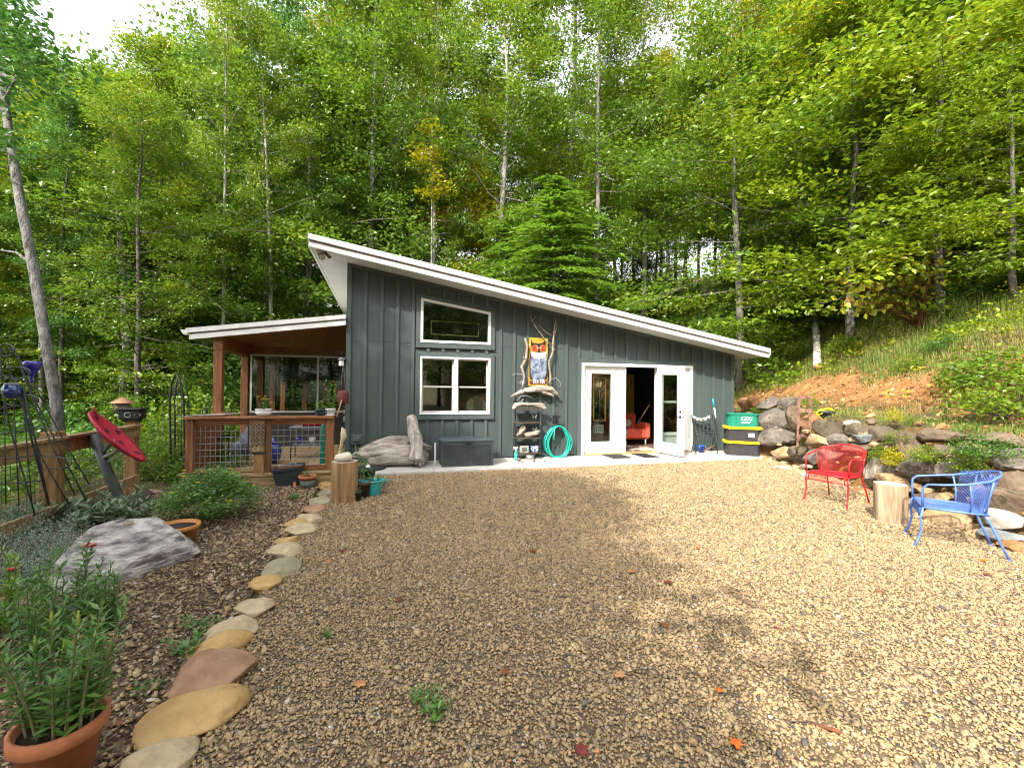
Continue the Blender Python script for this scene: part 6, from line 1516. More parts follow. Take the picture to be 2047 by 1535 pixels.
bu = thing('bunting', tuple(pr(640, 380, 9.02)), 'string of small pale flags above the black plant stand', 'bunting'); m = MB(); bp_ = [pr(455, 310, 9.02), pr(530, 350, 9.0), pr(620, 370, 8.99), pr(710, 360, 9.0), pr(775, 330, 9.01), pr(812, 290, 9.02)]; m.tube(bp_, .003, 4); part('cord', m, M_WHITE, bu)
for x, y, cl in ((495, 345, (.35, .52, .58)), (555, 375, (.68, .67, .60)), (625, 385, (.60, .58, .36)), (710, 370, (.70, .70, .66)), (785, 335, (.66, .64, .48))): part('flag', MB().prism([pr(x - 30, y - 20, 8.985), pr(x + 30, y - 14, 8.985), pr(x + 28, y + 25, 8.985), pr(x, y + 38, 8.985), pr(x - 26, y + 22, 8.985)], (0, .002, 0)), mat('flag %d' % x, cl, .8, .08, 9, 0), bu)
c = G(1340 + 635 / 10.235, 800 + 1065 / 10.235, .05); bk = thing('bucket', tuple(c), 'small bright blue bucket under the black plant stand', 'bucket'); mb_ = mat('blue bucket plastic', (.01, .07, .50), .35, .1, 8, 0)
part('body', MB().lathe(c, [(.062, .001), (.085, .15), (.09, .15), (.09, .165), (.08, .165), (.06, .012), (0, .01)], 20), mb_, bk); part('handle', MB().tube([c + [.088 * math.cos(t), -.04, .15 + .06 * math.sin(t)] for t in np.linspace(PI, 2 * PI, 12)], .004, 5), M_WHITE, bk)
hb = thing('hand_brush', tuple(pr(780, 990, 8.6)), 'brown handled brush leaning below the plant stand', 'brush'); part('handle', MB().tube([gl(680, 1050, 8.62), pr(790, 985, 8.62), pr(885, 925, 8.62)], .012, 7), mat('brown handle', (.22, .09, .05), .5, .2, 8, 0), hb); part('head', MB().tube([pr(885, 925, 8.62), pr(915, 940, 8.62), pr(930, 990, 8.62)], [.03, .035, .02], 8, flat=.5), M_BLACK, hb)
# water jug
c = G(1505, 910, .02); c[2] = .03; wj = thing('water_jug', tuple(c), 'clear plastic water jug with a blue label right of the totes', 'jug')
part('body', MB().lathe(c, [(.06, 0), (.07, .02), (.07, .12), (.062, .14), (.07, .16), (.066, .20), (.03, .235), (.02, .25)], 16), glassmat('clear plastic', (.75, .85, .9), .4), wj); part('label', MB().lathe(c, [(.0715, .03), (.0715, .10)], 16), M_WHITE, wj); part('cap', MB().lathe(c, [(.021, .251), (.022, .275), (.0, .276)], 12), M_WHITE, wj); part('sticker', MB().lathe(c, [(.0702, .165), (.0665, .198)], 16), mat('blue label', (.03, .12, .45), .5, .1, 8, 0), wj)
# rusty steel arches leaning on the wall
M_RUST = mat('rusty steel', (.10, .045, .03), .85, .4, 10, .3, 50, col2=(.25, .13, .09)); dR = wall_depth(1608, 0.0) - .05
rq = lambda x, y, dd=0.0: Dp(ZX + x / ZS, ZY + y / ZS, dR + dd)
ra = thing('rusty_arches', tuple(rq(450, 470)), 'rusty steel strip of stacked pointed arches leaning on the rock wall', 'ornament')
Lx0, Rx0 = lambda y: 415 + (y - 105) * -.03, lambda y: 520 + (y - 105) * -.045
bk_ = unit(ray(1608, 800) * [1, 1, 0]) * .012
for k in range(4):
    y0 = 110 + k * 92; y1 = y0 + 92
    def P_(u, y): return rq(Lx0(y) + u * (Rx0(y) - Lx0(y)), y, .25 * (1 - (y - 105) / 370))
    arch = [P_(.16, y1), P_(.16, y0 + 55), P_(.24, y0 + 38), P_(.38, y0 + 24), P_(.5, y0 + 18), P_(.62, y0 + 24), P_(.76, y0 + 38), P_(.84, y0 + 55), P_(.84, y1)]
    outer = [P_(0, y1), P_(0, y0 + 55), P_(0, y0 + 38), P_(.0, y0 + 2), P_(.5, y0 + 2), P_(1, y0 + 2), P_(1, y0 + 38), P_(1, y0 + 55), P_(1, y1)]
    m = MB()
    for i in range(8): m.prism([outer[i], outer[i + 1], arch[i + 1], arch[i]], bk_)
    part('arch', m, M_RUST, ra)
# black pot with a coil of yellow rope
c = rq(618, 290, .55); bp2 = thing('black_pot', tuple(c), 'black bowl shaped pot standing on the mossy boulder', 'pot'); part('body', MB().lathe(c, [(.10, 0), (.14, .05), (.155, .15), (.165, .15), (.165, .18), (.145, .18), (.13, .06), (0, .05)], 22), M_RES, bp2); part('rim', MB().lathe(c, [(.168, .165), (.175, .175), (.175, .195), (.15, .2), (.15, .182)], 22), M_RES, bp2)
rp = MB(); rng = np.random.default_rng(4); pts = []
for t in np.linspace(0, 34, 240): pts.append(c + np.array([.22 * math.cos(t) * (1 + .15 * math.sin(t * .37)) + .09 * math.sin(t * .21) + .03, .10 * math.sin(t) + .02, .12 + .13 * math.sin(t * 1.0 + .4) * math.cos(t * .11) + .02 * math.sin(t * 2.7)]))
for k in range(14): pts.append(pts[-1] + np.array([.03, -.002, -.012 if k > 4 else .004]))
rp.tube(pts, .009, 5); solo('yellow_rope', rp, mat('yellow rope', (.70, .58, .01), .6, .15, 30, .2), 'tangled bright yellow rope draped round the black pot on the wall', 'rope')
# floodlight under the high eave
f0 = Wp(640, 500, 8.75); f0[2] = zs(f0[0]) - .002; flo = MB().lathe(f0 + [0, 0, -.02], [(.05, 0), (.05, .02)], 12); part('lamp_base', flo, M_WHITE, roof)
for px, py, r in ((640, 505, .062), (643.5, 514, .055)):
    c = Wp(px, py, 8.72); d = unit(np.array([.25, -1, -.35])); m = MB().tube([f0 + [0, 0, -.015], c - d * .05], .014, 6); m.tube([c - d * .09, c - d * .03, c], [.03, r, r], 14); part('floodlight', m, M_BLACK, roof); part('lens', MB().tube([c + d * .001, c + d * .004], r * .82, 14), mat('lamp lens', (.62, .63, .6), .2, .05, 8, 0), roof)
m = MB().tube([f0 + [.02, 0, -.01], Wp(650, 507, 8.72)], .012, 6); m.bar(Wp(649, 505, 8.7), Wp(660, 515, 8.66), .05, .05); part('sensor', m, M_BLACK, roof)
# ------------------------------------------------------------------ on and round the porch
M_PETALY = mat('yellow petals', (.72, .50, .01), .6, .2, 20, 0); M_PETALR = mat('red petals', (.62, .03, .05), .6, .3, 20, 0); M_SOIL = mat('potting soil', (.035, .025, .018), .95, .3, 20, .4)
M_TERRA = mat('terracotta', (.36, .115, .045), .8, .2, 6, .15, 60, col2=(.50, .19, .085))
M_PLANT = leafmat('garden leaf', [(0, (.045, .125, .025)), (.5, (.10, .22, .042)), (1, (.21, .36, .07))], .3)
M_PLANTY = leafmat('light garden leaf', [(0, (.08, .18, .02)), (.5, (.15, .28, .025)), (1, (.28, .38, .04))], .3)
M_SAGE = leafmat('grey green leaf', [(0, (.10, .16, .085)), (.5, (.19, .27, .15)), (1, (.30, .38, .24))], .2, .7)
M_SILVER = leafmat('silver leaf', [(0, (.17, .22, .18)), (.5, (.30, .36, .30)), (1, (.44, .49, .43))], .15, .8)
def stem_leaves(base, stems, rng, per, L, asp, tone=.45, tvar=.16, spread=.9, droop=.1, lo=.1, fold=.12, grow_up=.5):
    """stems: list of point lists; leaves set along each stem"""
    C, D, N_, S_ = [], [], [], []
    for st_ in stems:
        p = np.array(st_, float); n = per; u = lo + (1 - lo) * (np.arange(n) + rng.uniform(0, .6, n)) / n; u = np.minimum(u, .999)
        k = (u * (len(p) - 1)).astype(int); f = (u * (len(p) - 1) - k)[:, None]; q = p[k] * (1 - f) + p[k + 1] * f
        a = np.arange(n) * 2.4 + rng.uniform(0, 6.28); o = np.stack([np.cos(a), np.sin(a), np.full(n, grow_up)], 1) + rng.normal(size=(n, 3)) * .2; o[:, 2] += (u - .5) * .9 - droop
        ll = L * rng.uniform(.7, 1.2, n) * (1.1 - .45 * u); o = unit(o)
        C.append(q + o * (ll * .5)[:, None]); D.append(o); nn = np.stack([-np.cos(a) * .5, -np.sin(a) * .5, np.ones(n)], 1) + rng.normal(size=(n, 3)) * .25; N_.append(nn); S_.append(ll)
    C, D, N_, S_ = map(np.concatenate, (C, D, N_, S_)); v, f = leaf_mesh(C - np.array(base), D, N_, S_, S_ * asp, fold)
    return v, f, np.repeat(np.clip(rng.normal(tone, tvar, len(C)), 0, 1), 4)
def make_stems(base, n, h, spread, rng, curve=.25):
    out = []
    for i in range(n):
        a = rng.uniform(0, 6.28); r = spread * math.sqrt(rng.uniform(0, 1)); hh = h * rng.uniform(.6, 1.05); b = np.array(base) + [r * .45 * math.cos(a), r * .45 * math.sin(a), 0]
        out.append([b + np.array([math.cos(a), math.sin(a), 0]) * r * .55 * u ** 1.4 + np.array([0, 0, hh * u]) + rng.normal(size=3) * .012 * u * curve * 4 for u in np.linspace(0, 1, 6)])
    return out
def plant(name, base, n, h, spread, per, L, asp, m, label, cat='plant', parent=None, seed=1, stem_r=.004, flowers=None, grow_up=.5, lo=.1, group=None, droop=.1):
    rng = np.random.default_rng(seed); st_ = make_stems(base, n, h, spread, rng)
    r = parent or thing(name, tuple(base), label, cat, group); T = MB()
    for s_ in st_: T.tube(s_, [stem_r, stem_r, stem_r * .9, stem_r * .8, stem_r * .6, stem_r * .4], 4, False)
    part('stems', T, mat('green stem', (.10, .17, .04), .7, .2, 8, 0), r)
    v, f, t = stem_leaves(ORG[r.name], st_, rng, per, L, asp, grow_up=grow_up, lo=lo, droop=droop)
    link('foliage', npmesh(name + ' leaves', v, f, m, {'tone': t}), r)
    if flowers:
        k, mm, rad = flowers
        for i in range(k):
            e = st_[i % n][-1] + rng.normal(size=3) * .01; F = MB()
            for j in range(9):
                a = j * 2.4; o = np.array([math.cos(a), math.sin(a), .25 + .07 * j]) * rad * (1 - j * .06); w = np.array([-math.sin(a), math.cos(a), 0]) * rad * .42
                F.raw([e, e + o * .6 + w, e + o, e + o * .6 - w], [(0, 1, 2), (0, 2, 3)])
            part('flower', F, mm, r)
    return r
def potlathe(c, r, h, rim=True, taper=.7):
    pr_ = [(r * taper, 0), (r * .97, h * .80)] + ([(r * 1.06, h * .80), (r * 1.1, h * .83), (r * 1.1, h), (r * .98, h)] if rim else [(r, h), (r * .94, h)]) + [(r * .9, h * .86), (0, h * .84)]
    return MB().lathe(c, pr_, 28)
def pot(name, c, r, h, m, label, taper=.7, rim=True):
    o = thing(name, tuple(c), label, 'pot'); part('body', potlathe(np.array(c), r, h, rim, taper), m, o)
    part('soil', MB().lathe(np.array(c), [(0, h * .87), (r * .905, h * .865)], 20), M_SOIL, o); return o
CZ = 1.084
def on_cap(px, Y=RY): p = Wp(px, 825, Y); return np.array([p[0], Y, CZ])
c = on_cap(527); o = thing('bowl_planter', tuple(c), 'white ribbed bowl planter with yellow flowers on the deck railing', 'planter')
part('body', MB().lathe(c, [(.075, .001), (.105, .03), (.115, .07), (.10, .088), (.115, .095), (.118, .108), (.10, .108), (.09, .08), (0, .07)], 28), M_WHITE, o)
plant('yellow_flower', c + [0, 0, .08], 7, .20, .10, 9, .05, .5, M_PLANT, 'yellow', parent=o, seed=2, flowers=(7, M_PETALY, .032))
c = on_cap(640); o = thing('glazed_pot', tuple(c), 'dark teal glazed pot with a spindly plant on the deck railing', 'pot'); part('body', MB().lathe(c, [(.06, .001), (.078, .03), (.08, .085), (.085, .09), (.085, .105), (.07, .105), (.06, .08), (0, .075)], 24), mat('dark teal glaze', (.012, .045, .055), .2, .3, 8, 0, coat=.5), o)
plant('p', c + [0, 0, .08], 6, .17, .10, 8, .06, .6, M_PLANTY, '', parent=o, seed=3)
c = on_cap(660.5); o = thing('white_pot', tuple(c), 'white pot of red zinnias at the right end of the deck railing', 'pot'); part('body', MB().lathe(c, [(.048, .001), (.072, .09), (.078, .092), (.080, .115), (.068, .115), (.055, .08), (0, .075)], 24), M_WHITE, o); part('saucer', MB().lathe(c, [(.068, .0006), (.080, .014), (.07, .014)], 24), M_WHITE, o)
plant('p', c + [0, 0, .08], 6, .46, .12, 16, .075, .5, M_PLANTY, '', parent=o, seed=4, flowers=(2, M_PETALR, .042))
pl_ = MB(); lumpy(pl_, [Wp(365, 828, RY), Wp(400, 826.5, RY), Wp(440, 826, RY), Wp(488, 822, RY)], [.01, .045, .055, .02], 44, 10, .12, .35); zmin = min(p[2] for p in pl_.v); pl_.v = [(x, y, z - zmin + CZ) for x, y, z in pl_.v]
solo('driftwood_slab', pl_, M_DRIFT, 'thin curved driftwood slab lying on the left end of the deck railing', 'driftwood')
solo('leaning_stick', MB().tube([Wp(673, 833, RY), Wp(683, 800, 7.75)], .012, 7), mat('bamboo', (.40, .28, .13), .6, .2, 8, 0), 'short bamboo stick leaning beside the red zinnias', 'stick')
# wind bell and bird feeder hanging at the corner of the house
HY = 8.75; hq = lambda x, y: Wp(x, y, HY)
wbl = thing('wind_bell', tuple(hq(686, 808)), 'rusty red iron bell hanging on a chain at the corner of the house', 'bell'); c0 = hq(686, 808); sc_ = (hq(686, 780)[2] - c0[2])
part('body', MB().lathe(c0, [(.085, .01), (.098, .02), (.10, sc_ * .5), (.10, sc_ * .8), (.085, sc_ * .93), (.045, sc_), (.04, sc_), (.08, sc_ * .85), (.085, .02)], 22), mat('rusty red iron', (.12, .028, .025), .7, .3, 10, .2), wbl)
ch = MB()
for s_ in (-1, 1): ch.tube([hq(686 + s_ * 4, 781), hq(686 + s_ * 2, 745), hq(687, 722)], .004, 5)
for k in range(5): ch.lathe(hq(688, 814 + k * 7), [(.006, 0), (.012, .012), (.006, .024)], 8)
part('chain', ch, M_WIRE, wbl); part('clapper', MB().lathe(hq(688, 844), [(.0, 0), (.016, .01), (.016, .09), (.0, .1)], 10), M_BARKP, wbl); part('bracket', MB().bar(hq(676, 716), (X0, HY + .36, hq(676, 716)[2]), .02).bar(hq(674, 716), hq(690, 716), .018), M_BLACK, wbl)
bfd = thing('bird_feeder', tuple(hq(683, 731)), 'small white feeder with a grey roof hanging under the porch corner', 'feeder'); c0 = hq(682.5, 731.5)
part('body', MB().lathe(c0, [(.045, 0), (.05, .01), (.04, .11), (.03, .12)], 14), M_WHITE, bfd); part('roof', MB().lathe(c0, [(.075, .115), (.06, .135), (.01, .155), (.0, .16)], 14), mat('grey tin', (.22, .23, .23), .5, .2, 8, 0), bfd); part('hook', MB().tube([c0 + [0, 0, .155], c0 + [0, 0, .25]], .005, 5), M_BLACK, bfd)
# things standing on the deck behind the wire
def deckp(px, py, Y): p = Wp(px, py, Y); return p
c = np.array([deckp(546, 880, 8.3)[0], 8.3, DZ + .002]); o = thing('blue_jar', tuple(c), 'cobalt blue lidded jar on the deck behind the wire', 'jar'); mb_ = mat('cobalt glaze', (.02, .035, .20), .25, .2, 8, 0, coat=.4); part('body', MB().lathe(c, [(.07, 0), (.12, .08), (.135, .20), (.11, .30), (.08, .33)], 22), mb_, o); part('lid', MB().lathe(c, [(.085, .331), (.08, .36), (.03, .40), (.03, .43), (0, .44)], 18), mb_, o)
c = np.array([deckp(650, 890, 7.75)[0], 7.75, DZ + .002]); solo('green_bottle', MB().lathe(c, [(.07, 0), (.075, .02), (.075, .62), (.05, .70), (.03, .72), (.03, .76), (0, .76)], 18), mat('green bottle', (.01, .19, .13), .4, .2, 8, 0), 'tall green cylinder standing by the right railing post', 'bottle')
tbd = thing('side_table', (-1.15, 8.75, DZ), 'low dark metal table on the deck behind the wire', 'table'); part('tabletop', MB().bevbox((-1.55, 8.5, .80), (-.85, 9.0, .825), .005), mat('grey table', (.16, .165, .17), .5, .2, 8, 0), tbd); part('shelf', MB().box((-1.5, 8.55, .50), (-.9, 8.95, .515)), mat('grey table', (0, 0, 0)), tbd)
for x in (-1.52, -.9): 
    for y in (8.53, 8.95): part('leg', MB().tube([(x, y, DZ + .003), (x, y, .80)], .012, 6), M_BLACK, tbd)
solo('red_cushion', MB().bevbox((-1.38, 8.58, .8262), (-.95, 8.85, .93), .04), mat('crimson cloth', (.42, .012, .03), .8, .2, 8, 0), 'crimson rolled cushion on the low table on the deck', 'cushion')
for x, m, lb, r in ((-1.42, 'cobalt', 'small dark blue pot on the shelf of the deck table', .06), (-1.2, 'white', 'small white bowl on the shelf of the deck table', .055), (-1.0, 'rust', 'small rust coloured pot on the shelf of the deck table', .06)):
    c = np.array([x, 8.72, .5155]); solo('small_pot', MB().lathe(c, [(r * .7, 0), (r, .06), (r * 1.05, .11), (r * .9, .11), (r * .7, .02), (0, .015)], 16), {'cobalt': mb_, 'white': M_WHITE, 'rust': M_TERRA}[m], lb, 'pot')
gc = MB(); v, f = rock_v(901, 3, 0, .5, .9, 1, (.17, .2, .33)); gc.raw(v + np.array([deckp(480, 880, 8.25)[0] + .05, 8.3, DZ + .33]), f, True); solo('grey_cover', gc, mat('grey cloth', (.13, .14, .16), .9, .3, 5, .5, 12), 'grey cloth heap covering something on the deck left of the lattice', 'cover')
dch = thing('deck_chair', (deckp(420, 890, 8.9)[0], 8.9, DZ), 'dark metal patio chair on the deck behind the left wire panel', 'chair'); cx_ = deckp(420, 890, 8.9)[0]
part('seat', MB().bevbox((cx_ - .25, 8.7, .62), (cx_ + .25, 9.15, .66), .01), M_BLACK, dch)
m = MB(); m.tube([(cx_ - .24, 9.14, .66), (cx_ - .23, 9.22, 1.12), (cx_ + .23, 9.22, 1.12), (cx_ + .24, 9.14, .66)], .014, 6)
for k in range(7): m.tube([(cx_ - .18 + k * .06, 9.15, .66), (cx_ - .18 + k * .06, 9.21, 1.11)], .006, 5)
part('backrest', m, M_BLACK, dch)
for x in (-.22, .22):
    for y in (8.73, 9.12): part('leg', MB().tube([(cx_ + x, y, DZ + .003), (cx_ + x, y, .62)], .013, 6), M_BLACK, dch)
# planters in front of the step
p0 = G(573, 978); pln = thing('square_planter', tuple(p0), 'black square plastic planter tilted in front of the deck step', 'planter'); cx_, cy_ = p0[0], p0[1] + .14
def sq_ring(a, z, ox=0): return [(cx_ + ox - a, cy_ - a, z), (cx_ + ox + a, cy_ - a, z), (cx_ + ox + a, cy_ + a, z), (cx_ + ox - a, cy_ + a, z)]
m = MB(); rs = [sq_ring(.135, .012), sq_ring(.185, .27, .0), sq_ring(.20, .271), sq_ring(.205, .315), sq_ring(.185, .315), sq_ring(.15, .08)]; vs = sum(rs, [])
m.raw(vs, [(3, 2, 1, 0)] + [(4 * j + i, 4 * j + (i + 1) % 4, 4 * j + 4 + (i + 1) % 4, 4 * j + 4 + i) for j in range(5) for i in range(4)] + [(20, 21, 22, 23)]); m.v = [(x, y, z + (x - cx_) * .10 + .012) for x, y, z in m.v]; part('body', m, M_RES, pln)
part('tray', MB().bar((cx_ - .15, cy_ - .1, .345), (cx_ + .06, cy_ + .02, .335), .05, .012), mat('grey tray', (.2, .21, .22), .5, .2, 8, 0), pln)
c = G(612, 981); c[1] += .1; o = pot('clay_pot', c * [1, 1, 0] + [0, 0, .012], .115, .20, M_TERRA, 'low clay pot with a green glazed base right of the square planter'); part('glaze', MB().lathe(c * [1, 1, 0] + [0, 0, .012], [(.0825, .002), (.1085, .13)], 24), mat('green glaze', (.10, .14, .10), .5, .3, 8, .1), o)
plant('p', c * [1, 1, 0] + [0, 0, .19], 5, .10, .09, 6, .045, .5, M_SAGE, '', parent=o, seed=9)
solo('plant_tag', MB().box((c[0] - .185, c[1] - .06, .05), (c[0] - .145, c[1] - .056, .13)), mat('orange tag', (.60, .25, .10), .5, .3, 20, 0), 'small orange plant tag between the square planter and the clay pot', 'tag')
# tall log with white stone, gnarled stick
sc0 = G(686, 1008); sc0 = np.array([sc0[0], sc0[1] + .16, .0]); s_h = 1.56 - (922 - 772) / FPX * pix(*sc0)[2]
stump(sc0, .168, s_h, 'tall_log', 'tall upright log with a white stone on it at the corner of the gravel', mat('fresh log side', (.19, .10, .045), .8, .35, 3.2, .7, 14, stretch=(4, 4, .4), col2=(.42, .26, .12), dist=.02))
bseed[0] += 1; v, f = rock_v(bseed[0], 3, 5, .1, .65, .95, (.115, .09, .062)); solo('white_stone', MB().raw(v + sc0 + [-.02, -.02, s_h + .060], f, True), mat('smooth white stone', (.60, .52, .42), .6, .12, 5, .1), 'smooth cream stone lying on top of the tall log', 'stone')
bs_ = MB(); lumpy(bs_, [sc0 + [-.085, .06, s_h + .003], sc0 + [-.07, .06, s_h + .12], sc0 + [-.045, .05, s_h + .25], sc0 + [-.02, .05, s_h + .33], sc0 + [-.025, .05, s_h + .40], sc0 + [-.05, .05, s_h + .45]], [.018, .016, .019, .038, .03, .008], 46, 9, .14); solo('pale_stick', bs_, mat('pale yellow wood', (.42, .33, .16), .7, .3, 9, .3, col2=(.62, .54, .36)), 'gnarled pale stick standing behind the cream stone on the log', 'stick')
# plants and pots right of the log
c = G(727, 985) * [1, 1, 0]; c += np.array([.02, .28, .012]); o = thing('black_planter', tuple(c), 'black planter with a wide brim and a string of red chillies behind the teal pot', 'planter')
part('body', MB().lathe(c, [(.10, .0), (.135, .22), (.14, .30), (.125, .30), (.10, .06), (0, .05)], 24), M_BLACK, o); part('brim', MB().lathe(c + [.04, 0, .30], [(.12, .004), (.25, -.012), (.255, -.006), (.13, .012)], 28), mat('black felt', (.018, .016, .018), .9, .3, 9, 0), o)
m = MB(); rng = np.random.default_rng(6)
for k in range(26): a = rng.uniform(-.07, .07); z = rng.uniform(.03, .24); m.tube([c + [a, -.145, z], c + [a + rng.normal() * .02, -.16, z - .035], c + [a + rng.normal() * .03, -.155, z - .07]], [.010, .009, .002], 5)
part('chilli', m, mat('dry red chilli', (.38, .06, .02), .45, .4, 14, 0), o)
plant('p', c + [-.08, 0, .30], 6, .16, .12, 8, .06, .45, M_PLANT, '', parent=o, seed=12)
bseed[0] += 1; v, f = rock_v(bseed[0], 2, 2, .1, .7, .95, (.035, .03, .03)); solo('white_pebble', MB().raw(v + c + [.03, -.06, .33], f, True), M_WHITE, 'small white stone on the brim of the black planter', 'stone')
c = G(722, 997) * [1, 1, 0]; c += np.array([0, .10, .012]); pot('brown_pot', c, .14, .22, mat('brown pot', (.07, .045, .035), .6, .3, 8, .1), 'brown pot between the tall log and the teal pot', .75)
c = G(713, 1004) * [1, 1, 0]; c += np.array([0, .06, .012]); o = pot('nursery_pot', c, .06, .13, mat('green nursery pot', (.02, .045, .02), .5, .3, 8, 0), 'small dark green nursery pot right beside the tall log', .8); plant('p', c + [0, 0, .115], 4, .06, .05, 6, .04, .5, M_PLANT, '', parent=o, seed=13)
c = G(745, 994) * [1, 1, 0]; c += np.array([0, .12, .012]); o = thing('teal_pot', tuple(c), 'turquoise pot with side handles and a trailing plant at the corner of the gravel', 'pot'); mt_ = mat('turquoise glaze', (.045, .36, .36), .35, .1, 8, 0, coat=.3)
part('body', MB().lathe(c, [(.095, 0), (.10, .012), (.135, .15), (.138, .165), (.132, .17), (.140, .20), (.125, .20), (.10, .1), (0, .09)], 28), mt_, o); part('rim', MB().lathe(c, [(.141, .185), (.165, .195), (.168, .212), (.13, .214), (.126, .201)], 28), mt_, o); part('soil', MB().lathe(c, [(0, .18), (.125, .178)], 20), M_SOIL, o)
for s_ in (-1, 1): part('handle', MB().tube([c + [s_ * .16, 0, .20], c + [s_ * .195, 0, .20], c + [s_ * .19, 0, .175], c + [s_ * .15, 0, .17]], .012, 7), mt_, o)
plant('p', c + [.03, 0, .18], 8, .10, .16, 9, .045, .45, M_PLANT, '', parent=o, seed=14)
plant('leafy_plant', G(690, 940, .3) + [0, .35, -.3], 12, .62, .34, 16, .06, .5, M_PLANT, 'wispy green plant growing behind the tall log at the deck corner', seed=15)
plant('leafy_plant', sc0 + [.25, .30, 0], 8, .5, .2, 14, .07, .5, M_PLANT, 'leafy green plant just right of the tall log', seed=16)

# ------------------------------------------------------------------ the garden on the left
P2 = Dp(262, 985, 6.29); P1 = Dp(106, 866, 4.75); P2[2] = 0; P1[2] = 0; dirf = unit(P1 - P2); P0 = P1 + dirf * 1.9
wf = thing('garden_fence', tuple(P2), 'treated timber garden fence with wire grid on the left', 'fence'); azf = math.atan2(dirf[1], dirf[0])
for P_, w_, h_ in ((P2, .13, 1.02), (P1, .15, 1.03), (P0, .14, 1.03)):
    part('post', MB().bevbox((P_[0] - w_ / 2, P_[1] - w_ / 2, -.2), (P_[0] + w_ / 2, P_[1] + w_ / 2, h_), .006, azf), M_TIMBERV, wf)
off = np.array([dirf[1], -dirf[0], 0]) * -.085
if np.dot(off, EYE - P2) < 0: off = -off
for za, zb_ in ((.80, .95), (.13, .26)):
    for A, B in ((P2, P1), (P1, P0)):
        a = A + off + dirf * .01 + [0, 0, (za + zb_) / 2]; b = B + off - dirf * .01 + [0, 0, (za + zb_) / 2]; part('rail', MB().bar(a, b, .04, zb_ - za), M_TIMBER, wf)
part('cap_rail', MB().bar(P2 + [0, 0, .965] + off, P1 + [0, 0, .965] + off, .11, .028), M_TIMBER, wf); part('cap_rail', MB().bar(P1 + [0, 0, .9655] + off, P0 + [0, 0, .9655] + off, .11, .028), M_TIMBER, wf)
wm = MB()
for A, B in ((P2, P1), (P1, P0)):
    L_f = np.linalg.norm(B - A); nx_ = int(L_f / .10)
    for k in range(nx_ + 1): q_ = A + (B - A) * k / nx_ - off * .3; wm.tube([q_ + [0, 0, .1], q_ + [0, 0, .86]], .0035, 4, False)
    for k in range(8): wm.tube([A - off * .3 + [0, 0, .12 + k * .1], B - off * .3 + [0, 0, .12 + k * .1]], .0035, 4, False)
part('wire_panel', wm, mat('dark wire', (.14, .145, .14), .5, .2, 8, 0, metal=.5), wf)
capz = 1.022; cpo = thing('solar_post_light', (P2[0], P2[1], capz), 'black patterned solar light on the corner post of the garden fence', 'light'); part('body', MB().bevbox((P2[0] - .12, P2[1] - .12, capz + .03), (P2[0] + .12, P2[1] + .12, capz + .16), .012, azf), M_BLACK, cpo); part('base', MB().bevbox((P2[0] - .09, P2[1] - .09, capz), (P2[0] + .09, P2[1] + .09, capz + .029), .008, azf), M_BLACK, cpo); part('lid', MB().bevbox((P2[0] - .14, P2[1] - .14, capz + .161), (P2[0] + .14, P2[1] + .14, capz + .185), .008, azf), M_BLACK, cpo)
vr = unit((EYE - P2) * [1, 1, 0]); u_ = np.array([-vr[1], vr[0], 0]); fc = P2 + vr * .137 + [0, 0, capz + .095]; m = MB()
for ox in (-.055, .05): m.tube([fc + u_ * (ox + .035 * math.cos(t)) + [0, 0, .035 * math.sin(t)] for t in np.linspace(0, 6.28, 9 if ox < 0 else 5)], .006, 5)
part('pattern', m, mat('frosted panel', (.40, .42, .42), .5, .1, 8, 0), cpo)
# lantern feeder hanging from the arm of the arch
AD = 7.3; aq = lambda x, y, d=AD: Dp(x, y, d)
at_ = thing('arch_trellis', tuple(aq(348, 962) * [1, 1, 0]), 'narrow black metal arch trellis at the left end of the deck railing', 'trellis'); m = MB()
for dz_, dx_ in ((0, 0), (.35, 10)):
    m.tube([aq(344 + dx_, 968, AD + dz_), aq(341 + dx_, 900, AD + dz_), aq(339 + dx_, 800, AD + dz_), aq(343 + dx_, 765, AD + dz_), aq(352 + dx_, 746, AD + dz_), aq(361 + dx_, 765, AD + dz_), aq(367 + dx_, 800, AD + dz_), aq(369 + dx_, 880, AD + dz_), aq(371 + dx_, 965, AD + dz_)], .016 if dx_ == 0 else .010, 6)
for k in range(9): y = 790 + k * 20; m.tube([aq(340, y), aq(350, y, AD + .35), aq(378, y, AD + .35), aq(368, y)], .006, 5)
for k in range(3): m.tube([aq(348 + k * 7, 770 - (6 if k == 1 else 0)), aq(349 + k * 7, 960)], .005, 5)
part('frame', m, M_BLACK, at_)
lf = thing('hanging_feeder', tuple(aq(244, 822, 6.6)), 'lantern shaped bird feeder with a copper roof hanging over the fence', 'feeder'); c0 = aq(244.5, 823, 6.6); k_ = 6.6 / FPX
part('roof', MB().lathe(c0, [(.0 + 20 * k_, 17 * k_), (20 * k_, 18 * k_), (9 * k_, 25 * k_), (3 * k_, 29 * k_), (0, 30 * k_)], 20), mat('copper', (.55, .30, .16), .4, .2, 8, 0, metal=.5), lf); part('body', MB().lathe(c0, [(13 * k_, 1 * k_), (12 * k_, 16.8 * k_)], 16), mat('seed glass', (.20, .17, .12), .3, .4, 8, 0), lf); part('tray', MB().lathe(c0, [(16 * k_, -1 * k_), (17 * k_, 0), (17 * k_, 1 * k_)], 16), M_BLACK, lf)
part('hook', MB().tube([c0 + [0, 0, 30 * k_], aq(245, 770, 6.6), aq(247, 752, 6.6), aq(254, 742, 6.6), aq(255, 740, 6.6), aq(290, 764, 6.9), aq(339, 796, 7.25)], .006, 5), mat('grey rod', (.22, .23, .24), .4, .2, 8, 0, metal=.5), lf)
